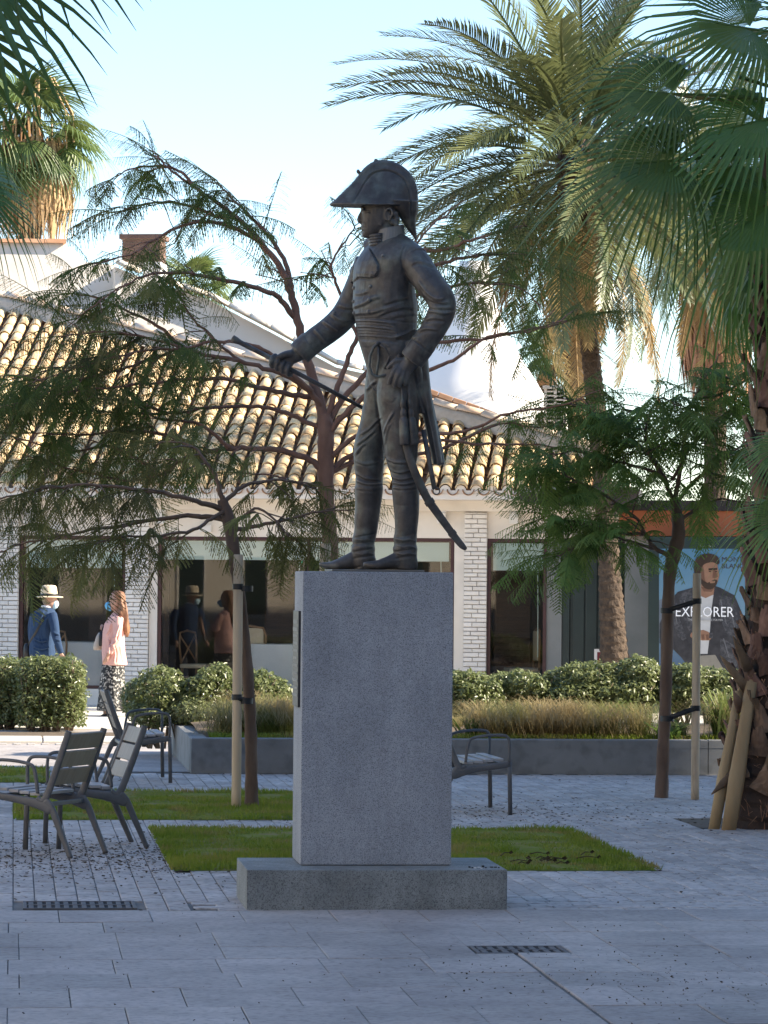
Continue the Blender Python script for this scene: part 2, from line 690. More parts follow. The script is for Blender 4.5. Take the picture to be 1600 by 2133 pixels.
# path beyond the plaza, kerb and pale walk in front of the shops
PY0 = 31.0
FAR = MB()
FAR.add([(-30, 31.0, -0.002), (40, 31.0, -0.002), (40, 39.6, -0.002), (-30, 39.6, -0.002)], [(0, 1, 2, 3)])
obj('path', FAR, M_SLAB, kind='structure')
wk = MB()
wk.slab(-30, 40, 39.6, 48.5, -0.05, 0.018, 0.01)
obj('pavement', wk, M_WALK, kind='structure')
kb = MB()
x = gp(-300, 1545).x
ky = gp(200, 1549).y
while x < gp(372, 1549).x:
    kb.slab(x, x + 0.985, ky, ky + 1.1, -0.02, 0.03, 0.008)
    x += 1.0
kerb = obj('kerb', kb, M_WALK, kind='structure')
tk = MB()
x = gp(-300, 1551).x
while x < gp(330, 1551).x:
    tk.slab(x, x + 0.075, ky - 0.30, ky - 0.02, -0.01, 0.006, 0.002)
    x += 0.15
props(obj('tactile_strip', tk, M_PAVER, kind='structure'))

# ---- lawns
def lawn(r, n, seed, name='lawn'):
    rg = np.random.default_rng(seed)
    mb = MB()
    nx, ny = 24, 24
    for j in range(ny + 1):
        for i in range(nx + 1):
            X = r[0] + (r[1] - r[0]) * i / nx
            Y = r[2] + (r[3] - r[2]) * j / ny
            edge = min(i, nx - i, j, ny - j)
            Z = 0.004 + (0.014 * mnoise.noise(V((X * 2, Y * 2, 3.1))) + 0.012 if edge > 0 else -0.004)
            mb.v.append((X, Y, Z))
    for j in range(ny):
        for i in range(nx):
            a = j * (nx + 1) + i
            mb.f.append((a, a + 1, a + nx + 2, a + nx + 1))
    lo = obj(name, mb, M_LAWN, smooth=True, kind='structure')
    X = rg.uniform(r[0] - .025, r[1] + .025, n)
    Y = rg.uniform(r[2] - .02, r[3] + .02, n)
    patch = np.array([mnoise.noise(V((a * 1.3, b * 1.3, 9.0))) for a, b in zip(X, Y)])
    bare = np.array([mnoise.noise(V((a * 3.1, b * 2.2, 4.0))) for a, b in zip(X, Y)]) > .33
    h = rg.uniform(0.012, 0.040, n) * (1.0 + 0.9 * patch) * np.where(bare, .35, 1)
    a = rg.uniform(0, 2 * np.pi, n)
    w = rg.uniform(0.003, 0.007, n)
    lean = rg.uniform(0, 0.03, n)
    b2 = rg.uniform(0, 2 * np.pi, n)
    v = np.zeros((n, 3, 3))
    v[:, 0] = np.stack([X - w * np.cos(a), Y - w * np.sin(a), np.full(n, 0.006)], 1)
    v[:, 1] = np.stack([X + w * np.cos(a), Y + w * np.sin(a), np.full(n, 0.006)], 1)
    v[:, 2] = np.stack([X + lean * np.cos(b2), Y + lean * np.sin(b2), h + 0.008], 1)
    me = np_mesh('grass', v, np.arange(3 * n), 3, M_BLADE)
    props(link('grass', me, lo), kind='stuff')
    return lo


lawn(LN1, 34000, 1)
lawn(LN2, 26000, 2)
lawn(LN3, 6000, 3)

# tree pit of the right palm
pit = MB()
pit.add([(PIT[0], PIT[2], -0.004), (PIT[1], PIT[2], -0.004), (PIT[1], PIT[3], -0.004), (PIT[0], PIT[3], -0.004)], [(0, 1, 2, 3)])
obj('tree_pit', pit, M_SOIL, kind='structure')

# ---- leaf litter scattered on the stones
def litter(n, fx, seed, smin=0.006, smax=0.02):
    rg = random.Random(seed)
    mb = MB()
    k = 0
    while k < n:
        X, Y = fx(rg)
        if any(inside(X, Y, h) for h in (BASE_R,)):
            continue
        a = rg.uniform(0, math.pi)
        l = rg.uniform(smin, smax)
        w = l * rg.uniform(0.25, 0.6)
        ca, sa = math.cos(a), math.sin(a)
        z = rg.uniform(0.004, 0.009)
        t = rg.uniform(-.004, .004)
        mb.add([(X - ca * l, Y - sa * l, z), (X + sa * w, Y - ca * w, z + t), (X + ca * l, Y + sa * l, z + .003), (X - sa * w, Y + ca * w, z - t + .002)], [(0, 1, 2, 3)])
        k += 1
    return mb


CA = gp(190, 1790)
lt = litter(2600, lambda g: (CA.x + g.gauss(-.1, 0.75), CA.y + g.gauss(0.1, 0.9)), 5)
l2 = litter(900, lambda g: (gp(1010, 1695).x + g.gauss(0, 1.0), gp(1010, 1695).y + g.gauss(0, 0.9)), 6)
l3 = litter(700, lambda g: (g.uniform(-2.5, 6), g.uniform(17.9, 31)), 8)
l4 = litter(330, lambda g: (gp(1350, 2050).x + g.gauss(0, .55), gp(1350, 2050).y + g.gauss(.1, 0.75)), 9, .004, .009)
l5 = litter(260, lambda g: (g.uniform(-2, 5), g.uniform(13.2, 18)), 10, .003, .008)
for q in (l2, l3, l4, l5):
    lt.add(q.v, q.f)
props(obj('leaf_litter', lt, M_LITTER), label='dark dry leaf litter scattered over the paving', cat='litter', kind='stuff')

# ---- drain grates
def grate(r, n, label):
    t = thing('drain_grate', ((r[0] + r[1]) / 2, (r[2] + r[3]) / 2, 0), label, 'drain grate', 'drain grates')
    p = MB()
    p.add([(r[0], r[2], -0.0055), (r[1], r[2], -0.0055), (r[1], r[3], -0.0055), (r[0], r[3], -0.0055)], [(0, 1, 2, 3)])
    obj('pit', p, M_DARK, t)
    f = MB()
    b = 0.02
    f.slab(r[0], r[1], r[2], r[2] + b, -.01, .001, .002)
    f.slab(r[0], r[1], r[3] - b, r[3], -.01, .001, .002)
    f.slab(r[0], r[0] + b, r[2] + b, r[3] - b, -.01, .001, .002)
    f.slab(r[1] - b, r[1], r[2] + b, r[3] - b, -.01, .001, .002)
    obj('frame', f, M_IRON, t)
    w = (r[1] - r[0] - 2 * b) / n
    for i in range(n):
        x0 = r[0] + b + w * (i + 0.22)
        bar = MB().slab(x0, x0 + w * 0.56, r[2] + b, r[3] - b, -.009, -.001, .002)
        obj('bar', bar, M_IRON, t)
    m = MB().slab(r[0] + b, r[1] - b, (r[2] + r[3]) / 2 - .012, (r[2] + r[3]) / 2 + .012, -.009, .0005, .002)
    obj('crossbar', m, M_IRON, t)


grate(G0, 12, 'long iron drain grate in the pavers near the nearest metal chair')
grate(G1, 8, 'short rusty drain grate where the open slab joint begins')
# ================================================================== buildings
M_WHITE = mat('white_render', (0.74, 0.67, 0.58), (0.80, 0.74, 0.66), 1.2, 0.9, 0.002, 25, c3=(0.55, 0.50, 0.44), fscale=2.2, famt=0.35)
M_BRICK = mat('white_painted_brick', (0.72, 0.67, 0.61), (0.83, 0.79, 0.73), 5, 0.85, 0.004, 28, rand=0.07)
M_MORTAR = mat('grey_mortar', (0.50, 0.44, 0.38), (0.62, 0.55, 0.48), 18, 0.95)
M_FRAME = mat('maroon_window_frame', (0.045, 0.014, 0.014), (0.065, 0.02, 0.02), 8, 0.45)
M_BLIND = mat('mint_roller_blind', (0.74, 0.86, 0.80), (0.78, 0.89, 0.84), 2, 0.8, trans=0.3)
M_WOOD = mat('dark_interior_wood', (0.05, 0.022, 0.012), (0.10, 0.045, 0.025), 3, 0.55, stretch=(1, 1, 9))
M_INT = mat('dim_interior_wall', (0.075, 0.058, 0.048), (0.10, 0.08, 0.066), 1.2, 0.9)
M_CLOTH = mat('white_table_cloth', (0.72, 0.72, 0.72), (0.8, 0.8, 0.8), 4, 0.8)
M_CREAM = mat('cream_upholstery', (0.55, 0.44, 0.30), (0.62, 0.51, 0.36), 12, 0.8)
M_CHWOOD = mat('chair_wood', (0.24, 0.13, 0.06), (0.34, 0.19, 0.09), 9, 0.5)
M_TILE = mat('roof_tile_clay', (0.58, 0.39, 0.20), (0.82, 0.66, 0.41), 3.0, 0.9, 0.004, 30, rand=0.11, c3=(0.22, 0.12, 0.07), fscale=7, famt=0.5)
M_CHAN = mat('roof_channel_clay', (0.26, 0.14, 0.08), (0.40, 0.24, 0.14), 4.0, 0.95, 0.004, 30)
M_LIME = mat('lime_mortar', (0.44, 0.36, 0.28), (0.60, 0.51, 0.42), 5.0, 0.95, 0.01, 18)
M_TERRA = mat('terracotta_coping', (0.50, 0.25, 0.13), (0.66, 0.40, 0.25), 4.0, 0.9, 0.004, 30)
M_TOWER = mat('white_limewash', (0.74, 0.72, 0.70), (0.80, 0.78, 0.76), 1.0, 0.9, 0.003, 12)
M_BRK = mat('brown_chimney_brick', (0.11, 0.065, 0.05), (0.19, 0.115, 0.085), 9, 0.9, 0.004, 30)
M_ORANGE = mat('orange_fascia_paint', (0.34, 0.095, 0.032), (0.42, 0.125, 0.045), 2, 0.6)
M_GREYW = mat('grey_wall_paint', (0.20, 0.21, 0.20), (0.26, 0.265, 0.255), 2, 0.85)
M_DKGRN = mat('dark_green_metal', (0.008, 0.022, 0.022), (0.014, 0.032, 0.030), 3, 0.4)
M_AWN = mat('dark_awning', (0.014, 0.010, 0.009), (0.026, 0.018, 0.016), 3, 0.6)
M_LAMPW = mat('white_lamp_body', (0.70, 0.67, 0.62), (0.75, 0.72, 0.67), 3, 0.6)

M_GLASS = bpy.data.materials.new('window_glass')
M_GLASS.use_nodes = True
_nt = M_GLASS.node_tree
_nt.nodes.remove(_nt.nodes['Principled BSDF'])
_gl = _nd(_nt, 'ShaderNodeBsdfGlossy')
_gl.inputs['Roughness'].default_value = 0.012
_tr = _nd(_nt, 'ShaderNodeBsdfTransparent')
_tr.inputs['Color'].default_value = (0.96, 0.97, 0.96, 1)
_fr = _nd(_nt, 'ShaderNodeFresnel')
_fr.inputs['IOR'].default_value = 1.62
_nz = _nd(_nt, 'ShaderNodeTexNoise')
_nz.inputs['Scale'].default_value = 1.4
_bp = _nd(_nt, 'ShaderNodeBump')
_bp.inputs['Distance'].default_value = 0.0006
_bp.inputs['Strength'].default_value = 0.4
_nt.links.new(_nz.outputs['Fac'], _bp.inputs['Height'])
_nt.links.new(_bp.outputs[0], _gl.inputs['Normal'])
_mx = _nd(_nt, 'ShaderNodeMixShader')
_mm = _nd(_nt, 'ShaderNodeMath', operation='MULTIPLY')
_mm.inputs[1].default_value = 0.62
_nt.links.new(_fr.outputs[0], _mm.inputs[0])
_nt.links.new(_mm.outputs[0], _mx.inputs[0])
_nt.links.new(_tr.outputs[0], _mx.inputs[1])
_nt.links.new(_gl.outputs[0], _mx.inputs[2])
_nt.links.new(_mx.outputs[0], _nt.nodes['Material Output'].inputs['Surface'])

# facade frame: u runs right along the wall, w into the building
AL = rad(14.0)
FU = V((math.cos(AL), -math.sin(AL), 0))
FW = V((math.sin(AL), math.cos(AL), 0))
FO = at(500, 1477, 46.7)
FO.z = 0
FM = Matrix((FU, FW, V((0, 0, 1)))).transposed().to_4x4()
FM = Matrix.Translation(FO) @ FM


def fp(u, w, z):
    return FM @ V((u, w, z))


def onF(px, py, w=0.0):
    """(u, z) of the pixel on the facade plane set back by w"""
    r = ray(px, py)
    t = ((FO - CAM).dot(FW) + w) / r.dot(FW)
    p = CAM + r * t
    return (p - FO).dot(FU), p.z


def fu(px, w=0.0):
    return onF(px, 1250, w)[0]


bld = thing('restaurant_building', fp(0, 2, 0), 'low white restaurant with tiled roof, brick piers and blinds in wide windows', 'building')
Z_SILL = 0.24
Z_WT = onF(500, 1118)[1]
Z_FB = onF(500, 1062, -0.14)[1]
Z_EAVE = onF(600, 1016, -0.55)[1]
UL = fu(-420)
UR = fu(1310)

# walls
w_ = MB()
w_.box((UL, 0.0, Z_WT), (UR, 0.25, Z_EAVE + 0.12), FM)
w_.box((UL, -0.14, Z_FB), (UR, -0.002, Z_EAVE - 0.06), FM)
w_.box((UL, -0.03, 0.0), (fu(1160), 0.25, Z_SILL - 0.003), FM)
obj('wall', w_, M_WHITE, bld)


def pier(px0, px1, flat=None):
    u0, u1 = fu(px0), fu(px1)
    if flat:
        mb = MB()
        for a, b in flat:
            mb.box((fu(a), -0.012, Z_SILL), (fu(b), 0.24, Z_WT - .002), FM)
        obj('pilaster', mb, M_WHITE, bld)
    core = MB()
    core.box((u0 + .012, -0.035, Z_SILL - .2), (u1 - .012, 0.22, Z_FB - .004), FM)
    p = obj('brick_pier', core, M_MORTAR, bld)
    z = Z_SILL - 0.19
    r = 0
    while z < Z_FB - 0.03:
        h = 0.062 + rnd.uniform(-0.008, 0.008)
        h = min(h, Z_FB - .008 - z)
        wd = u1 - u0
        cuts = [0, wd * rnd.uniform(0.55, 0.72), wd] if r % 2 else [0, wd * rnd.uniform(0.28, 0.42), wd]
        if wd > 0.5:
            cuts = [0, wd * (0.3 if r % 2 else 0.42), wd * (0.68 if r % 2 else 0.8), wd]
        for a, b in zip(cuts[:-1], cuts[1:]):
            mb = MB()
            pr = rnd.uniform(0.0, 0.012)
            mb.slab(u0 + a + .004, u0 + b - .004, 0, h - .009, -.03, 0.035 + pr, 0.006)
            R = Matrix(((1, 0, 0, 0), (0, 0, -1, -0.035), (0, 1, 0, z), (0, 0, 0, 1)))
            tw = rnd.uniform(-.012, .012)
            mb.v = [tuple(FM @ (R @ V((x, yy + tw * (x - u0 - a), zz)))) for x, yy, zz in mb.v]
            obj('brick', mb, M_BRICK, p)
        z += h
        r += 1
    return p


pier(-60, 40)
pier(262, 311, flat=[(311.5, 328)])
pier(967, 1015, flat=[(946, 966.5)])


def window(px0, px1, blind_py, mull=(), blind_px=None, sill=Z_SILL, fw=0.045, panes=None):
    u0, u1 = fu(px0), fu(px1)
    mb = MB()
    y0, y1 = 0.004, 0.074
    mb.box((u0, y0, sill), (u0 + fw, y1, Z_WT - .002), FM)
    mb.box((u1 - fw, y0, sill), (u1, y1, Z_WT - .002), FM)
    mb.box((u0 + fw, y0, Z_WT - .002 - fw), (u1 - fw, y1, Z_WT - .002), FM)
    mb.box((u0 + fw, y0, sill), (u1 - fw, y1, sill + fw), FM)
    for m in mull:
        mb.box((fu(m) - .018, y0 + .003, sill + fw), (fu(m) + .018, y1 - .003, Z_WT - fw - .002), FM)
    w = obj('window', mb, M_FRAME, bld)
    edges = [u0 + fw] + [fu(m) for m in mull] + [u1 - fw]
    for a, b in zip(edges[:-1], edges[1:]):
        g = MB()
        g.box((a, 0.030, sill + fw), (b, 0.036, Z_WT - fw - .002), FM)
        obj('pane', g, M_GLASS, w)
    zb = onF(px0, blind_py, 0.13)[1]
    bp = blind_px or [(a + .03, b - .03) for a, b in zip(edges[:-1], edges[1:])]
    for a, b in bp:
        g = MB()
        n = 14
        for i in range(n):
            pass
        g.box((a, 0.052, zb + .03), (b, 0.055, Z_WT - .06), FM)
        g.box((a, 0.047, zb), (b, 0.062, zb + .03), FM)
        bl = obj('blind', g, M_BLIND, w)
        c = MB()
        ch = b - .12
        c.tube([fp(ch, .112, Z_WT - .1), fp(ch + .01, .112, 1.4), fp(ch + .012, .112, 0.75)], 0.006, 6)
        obj('blind_cord', c, M_BLIND, bl)
    return w


window(41, 262, 1182)
window(329, 945, 1165, mull=(642,))
w3 = window(1015, 1138, 1188, blind_px=[(fu(1026), fu(1136))])
# small green chain weight below the blind of the wide window
gb = MB()
M_GRNP = mat('green_plastic', (0.01, 0.5, 0.20), rough=0.4)
uu, zz = onF(628, 1172, 0.10)
gb.ball(fp(uu, .10, zz), 0.028, sc=(1, 1, 1.4))
obj('blind_weight', gb, M_GRNP, bld)

# room behind the glass
rm = MB()
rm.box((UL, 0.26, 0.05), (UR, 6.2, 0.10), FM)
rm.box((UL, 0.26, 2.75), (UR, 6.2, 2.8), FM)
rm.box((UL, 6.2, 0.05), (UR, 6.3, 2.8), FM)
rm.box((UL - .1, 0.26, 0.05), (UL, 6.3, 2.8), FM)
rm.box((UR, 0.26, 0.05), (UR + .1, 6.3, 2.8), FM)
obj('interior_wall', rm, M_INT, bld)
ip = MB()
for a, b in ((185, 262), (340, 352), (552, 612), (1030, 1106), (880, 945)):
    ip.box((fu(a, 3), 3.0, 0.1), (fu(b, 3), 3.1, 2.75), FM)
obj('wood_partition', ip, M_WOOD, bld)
# timber boards on the partition seen in the third window
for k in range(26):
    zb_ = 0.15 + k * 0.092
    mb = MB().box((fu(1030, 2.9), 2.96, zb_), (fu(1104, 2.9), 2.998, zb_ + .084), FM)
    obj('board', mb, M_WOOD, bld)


# furniture behind the glass
def dining_chair(px, w, rz, arch, label, zf=0.10):
    u, _ = fu(px, w), 0
    p = fp(u, w, zf)
    t = thing('dining_chair', p, label, 'chair', None, rz)
    s = MB().box((-.22, -.22, .42), (.22, .22, .48), ch=.015)
    obj('seat', s, M_CREAM, t, True, local=True)
    b = MB()
    if arch:
        b.box((-.19, .19, .58), (.19, .225, 1.0), ch=.016)
        obj('backrest', b, M_CREAM, t, True, local=True)
        f = MB().tube([(-.215, .21, .45), (-.22, .215, .9), (-.18, .22, 1.0), (0, .22, 1.03), (.18, .22, 1.0), (.22, .215, .9), (.215, .21, .45)], .018, 8, vdir=(0, 1, 0))
        obj('back_frame', f, M_CHWOOD, t, True, local=True)
    else:
        f = MB().tube([(-.20, .20, .45), (-.23, .22, .75), (-.2, .23, .92), (0, .235, .95), (.2, .23, .92), (.23, .22, .75), (.20, .20, .45)], .016, 8, vdir=(0, 1, 0))
        f.tube([(-.2, .2, .5), (0, .215, .7), (.2, .23, .88)], .012, 6, vdir=(0, 1, 0))
        f.tube([(.2, .2, .5), (0, .225, .71), (-.2, .23, .88)], .012, 6, vdir=(0, 1, 0))
        obj('backrest', f, M_CHWOOD, t, True, local=True)
    for sx in (-1, 1):
        for sy in (-1, 1):
            l = MB().tube([(sx * .19, sy * .19, .43), (sx * .21, sy * .21, 0)], [.02, .013], 8)
            obj('leg', l, M_CHWOOD, t, True, local=True)
    return t


def table(px, w, wx, label):
    u = fu(px, w)
    t = thing('dining_table', fp(u, w, .10), label, 'table', None, -AL)
    c = MB()
    nx = 46
    for (zz_, s) in ((0.0, 1.05), (0.35, 1.02), (0.74, 1.0), (0.755, .99)):
        for i in range(nx):
            a = 2 * math.pi * i / nx
            x = math.copysign(abs(math.cos(a)) ** .35, math.cos(a)) * wx / 2
            y_ = math.copysign(abs(math.sin(a)) ** .35, math.sin(a)) * .42
            k = s + (0.03 * math.sin(i * 2.4) * (1 - zz_ / .74) if zz_ < .7 else 0)
            c.v.append((x * k, y_ * k, zz_ + .02))
    for j in range(3):
        for i in range(nx):
            i2 = (i + 1) % nx
            c.f.append((j * nx + i, j * nx + i2, (j + 1) * nx + i2, (j + 1) * nx + i))
    c.f.append(tuple(range(3 * nx, 4 * nx)))
    obj('tablecloth', c, M_CLOTH, t, True, local=True)
    b = MB().box((-.3, -.3, 0.0), (.3, .3, .02)).box((-.05, -.05, .02), (.05, .05, .74))
    obj('table_leg', b, M_CHWOOD, t, local=True)
    return t


table(176, 1.1, 0.80, 'white clothed table inside the leftmost window behind the walking couple')
table(600, 1.2, 1.0, 'white clothed table inside the wide window beside the granite pedestal')
dining_chair(138, 0.75, -AL + 2.6, False, 'cross back wooden chair inside the leftmost window beside the table')
dining_chair(420, 1.0, -AL + 1.2, False, 'bent wood chair inside the wide window near its left end')
dining_chair(528, 1.1, -AL + 3.14, True, 'cream padded chair inside the wide window beside the white table')
dining_chair(1088, 1.0, -AL - 1.3, True, 'cream padded chair behind the narrow window beside the right brick pier')

# lamps on the facade
for k, px in enumerate((120, 430, 637, 1130)):
    u, z = onF(px, 1104 if px > 1000 else 1101)
    mb = MB().box((u - .085, -.10, z - .05), (u + .085, -.002, z + .05), FM, ch=.008)
    obj('wall_lamp', mb, M_LAMPW, bld)
for px in (60, 335, 628, 920, 1071, 1220):
    u, z = onF(px, 1076, -.10)
    mb = MB().box((u - .06, -.16, z - .10), (u + .06, -.03, z + .055), FM, ch=.006)
    mb.box((u - .065, -.15, z + .06), (u + .065, -.02, Z_FB - .001), FM)
    obj('spotlight', mb, M_LAMPW, bld)

# ---------------------------------------------------------------- roof
PITCH_R = rad(30)
E0 = fp(0, -0.55, Z_EAVE)
RUP = (FW * math.cos(PITCH_R) + V((0, 0, 1)) * math.sin(PITCH_R)).normalized()
RN = FU.cross(RUP).normalized()
if RN.z < 0:
    RN = -RN


def onRoof(px, py, lift=0.0):
    r = ray(px, py)
    t = (E0 + RN * lift - CAM).dot(RN) / r.dot(RN)
    p = CAM + r * t - RN * lift
    return (p - E0).dot(FU), (p - E0).dot(RUP)


HIP = [onRoof(px, py) for px, py in ((-420, 560), (0, 640), (123, 672), (295, 714), (499, 766), (700, 814), (900, 868), (1000, 893), (1235, 958))]


def hip_s(u):
    for (u0, s0), (u1, s1) in zip(HIP[:-1], HIP[1:]):
        if u0 <= u <= u1:
            return s0 + (s1 - s0) * (u - u0) / (u1 - u0)
    return HIP[0][1] if u < HIP[0][0] else HIP[-1][1]


RM = Matrix((FU, RUP, RN)).transposed().to_4x4()
RM = Matrix.Translation(E0) @ RM
roof_u0, roof_u1 = fu(-330, -0.4), onRoof(1236, 1020)[0]
deck = MB()
N_ = 40
for i in range(N_ + 1):
    u = roof_u0 + (roof_u1 - roof_u0) * i / N_
    s = hip_s(u)
    deck.v += [tuple(RM @ V((u, 0.03, -.075))), tuple(RM @ V((u, s + .05, -.075))), tuple(RM @ V((u, 0.03, -.12))), tuple(RM @ V((u, s + .05, -.12)))]
for i in range(N_):
    a, b = i * 4, i * 4 + 4
    deck.f += [(a, b, b + 1, a + 1), (a + 2, a + 3, b + 3, b + 2), (a, a + 2, b + 2, b), (a + 1, b + 1, b + 3, a + 3)]
roof = obj('roof', deck, M_CHAN, bld)


def tile_mesh(name, m, L=0.40, r0=0.088, r1=0.070, sag=False, n=8):
    """half barrel; wide end at y=0 (down slope)"""
    vs = []
    th = 0.012
    for (y_, r) in ((0, r0), (L, r1)):
        for rr in (r, r - th):
            for i in range(n + 1):
                a = math.pi * (0.04 + 0.92 * i / n)
                x, z = rr * math.cos(a), rr * math.sin(a) * 0.95
                if sag:
                    z = -z
                vs.append((x, y_, z))
    k = n + 1
    fs = []
    for i in range(n):
        fs += [(i, i + 1, 2 * k + i + 1, 2 * k + i), (k + i, 3 * k + i, 3 * k + i + 1, k + i + 1), (i, k + i, k + i + 1, i + 1), (2 * k + i, 2 * k + i + 1, 3 * k + i + 1, 3 * k + i)]
    fs += [(0, 2 * k, 3 * k, k), (n, k + n, 3 * k + n, 2 * k + n)]
    if not sag:
        fs = [tuple(reversed(f)) for f in fs]
    mb = MB()
    mb.v, mb.f = vs, fs
    me = mb.mesh(name, m, True)
    return me, mb


TILE, TMB = tile_mesh('roof_tile', M_TILE)
CHAN, CMB = tile_mesh('channel_tile', M_CHAN, r0=0.082, r1=0.095, sag=True)
SP, EXP = 0.213, 0.30
cover, chan = [], []
u = roof_u0
while u < roof_u1:
    jx = rnd.uniform(-.008, .008)
    s, k = -0.02, 0
    smax = hip_s(u)
    while s < smax - 0.1:
        cover.append((u + jx + rnd.uniform(-.008, .008), s + rnd.gauss(0, .012), rnd.uniform(0, .010), rnd.gauss(0, .028)))
        s += EXP
    s = -0.07
    smax = hip_s(u + SP / 2)
    while s < smax - 0.1:
        chan.append((u + SP / 2, s, 0.0))
        s += EXP
    u += SP


def tile_M(u, s, lift, rz, tilt=0.035):
    return RM @ Matrix.Translation((u, s, lift)) @ Matrix.Rotation(rz, 4, 'Z') @ Matrix.Rotation(-tilt, 4, 'X')


def tpx(u, s):
    p = ROT.transposed() @ ((RM @ V((u, s, 0))) - CAM)
    return 800 + p.x / -p.z * F


vis = [c for c in cover if -40 < tpx(c[0], c[1]) < 1640]
vis.sort(key=lambda c: c[1] + (100 if 600 < tpx(c[0], c[1]) < 700 else 0))
single = set(id(c) for c in vis[:300])
rest = MB()
for c in cover:
    if id(c) in single:
        inst('roof_tile', TILE, roof, tile_M(*c))
    else:
        M = tile_M(*c)
        rest.add([M @ V(p) for p in TMB.v], TMB.f)
M_TILEB = mat('roof_tile_clay_bulk', (0.58, 0.39, 0.20), (0.82, 0.66, 0.41), 2.2, 0.9, 0.004, 30, c3=(0.22, 0.12, 0.07), fscale=5, famt=0.5)
props(obj('roof_tiles', rest, M_TILEB, roof, True), kind='stuff')
rest = MB()
for c in chan:
    M = tile_M(c[0], c[1], c[2] + .01, 0)
    rest.add([M @ V(p) for p in CMB.v], CMB.f)
props(obj('channel_tiles', rest, M_CHAN, roof, True), kind='stuff')
# scalloped mortar under the eave tiles
mo = MB()
mo.box((roof_u0, -0.57, Z_EAVE - 0.15), (roof_u1, -0.145, Z_EAVE - 0.075), FM)
mo.box((roof_u0, -0.565, Z_EAVE - 0.08), (roof_u1, -0.50, Z_EAVE - 0.025), FM)
n = 0
u = roof_u0
while u < roof_u1:
    pl = []
    for i in range(9):
        a = math.pi * i / 8
        pl.append(fp(u + .072 * math.cos(a), -0.562, Z_EAVE - 0.03 + .078 * math.sin(a)))
    mo.prism(pl, FW * 0.06)
    u += SP
obj('eave_mortar', mo, M_WHITE, roof)
# hip: a mortar band and the ridge tiles lying on it
band = MB()
pts = []
u = roof_u0
HL = []
while u < roof_u1 + .1:
    HL.append((u, hip_s(u)))
    u += 0.12
for i, (u, s) in enumerate(HL):
    j = rnd.uniform(-.02, .02)
    band.v += [tuple(RM @ V((u, s - .10 + j, .02))), tuple(RM @ V((u, s - .02 + j, .15))), tuple(RM @ V((u, s + .2, .19))), tuple(RM @ V((u, s + .3, -.1)))]
for i in range(len(HL) - 1):
    a, b = 4 * i, 4 * i + 4
    for k in range(3):
        band.f.append((a + k, b + k, b + k + 1, a + k + 1))
obj('hip_mortar', band, M_LIME, roof, True)
M_RIDGE = mat('limewashed_ridge_clay', (0.56, 0.38, 0.26), (0.78, 0.66, 0.53), 4.0, 0.9, 0.005, 24, rand=.08)
M_EDGE = mat('pale_edge_clay', (0.66, 0.56, 0.44), (0.80, 0.73, 0.62), 4.0, 0.9, 0.005, 24, rand=.06)
RIDGE, _r = tile_mesh('ridge_tile', M_RIDGE, L=0.42, r0=0.10, r1=0.085)
EDGE, _r = tile_mesh('edge_tile', M_EDGE, L=0.42, r0=0.10, r1=0.085)
u = roof_u0
while u < roof_u1 - .2:
    s0, s1 = hip_s(u), hip_s(u + .36)
    a = RM @ V((u, s0 + .12, .15))
    b = RM @ V((u + .36, s1 + .12, .15))
    d = (b - a).normalized()
    x = d.cross(V((0, 0, 1))).normalized()
    z = x.cross(d)
    M = Matrix((x, d, z)).transposed().to_4x4()
    inst('ridge_tile', RIDGE, roof, Matrix.Translation(a) @ M @ Matrix.Rotation(rnd.uniform(-.05, .02), 4, 'X'))
    u += 0.37

# ---------------------------------------------------------------- the taller part behind the hip
bb = thing('rear_building', fp(-1, 9, 0), 'taller white house wall with clay coping rising behind the tiled roof', 'building')


AL2 = rad(-6.0)
GU = V((math.cos(AL2), -math.sin(AL2), 0))
GW = V((math.sin(AL2), math.cos(AL2), 0))
GO = at(300, 1200, 54.0)
GO.z = 0
GM = Matrix.Translation(GO) @ Matrix((GU, GW, V((0, 0, 1)))).transposed().to_4x4()


def onG(px, py, w=0.0):
    r = ray(px, py)
    t = ((GO - CAM).dot(GW) + w) / r.dot(GW)
    p = CAM + r * t
    return (p - GO).dot(GU), p.z


def gpt(u, w, z):
    return GM @ V((u, w, z))


def wall_from(pxs, w, w2, zb, m, name, parent):
    poly = [gpt(onG(px, py, w)[0], w, onG(px, py, w)[1]) for px, py in pxs]
    a, b = onG(pxs[0][0], pxs[0][1], w)[0], onG(pxs[-1][0], pxs[-1][1], w)[0]
    poly = [gpt(a, w, zb)] + poly + [gpt(b, w, zb)]
    mb = MB().prism(poly, GW * (w2 - w))
    return obj(name, mb, m, parent)


wall_from([(-420, 500), (132, 506), (132, 540), (240, 552)], 0.3, 6.0, 2.6, M_WHITE, 'wall', bb)
wall_from([(240.5, 556), (330, 592), (430, 622), (560, 690), (700, 765), (860, 800)], 0.0, 5.5, 2.6, M_WHITE, 'wall', bb)
(u0, z0), (u1, z1) = onG(-420, 500, .25), onG(138, 506, .25)
n = int((u1 - u0) / .33)
for i in range(n):
    mb = MB().box((u0 + (u1 - u0) * i / n + .004, .21, z0 + (z1 - z0) * i / n), (u0 + (u1 - u0) * (i + 1) / n - .004, .57, z0 + (z1 - z0) * i / n + .06 + rnd.uniform(-.006, .006)), GM)
    obj('coping_tile', mb, M_TERRA, bb)
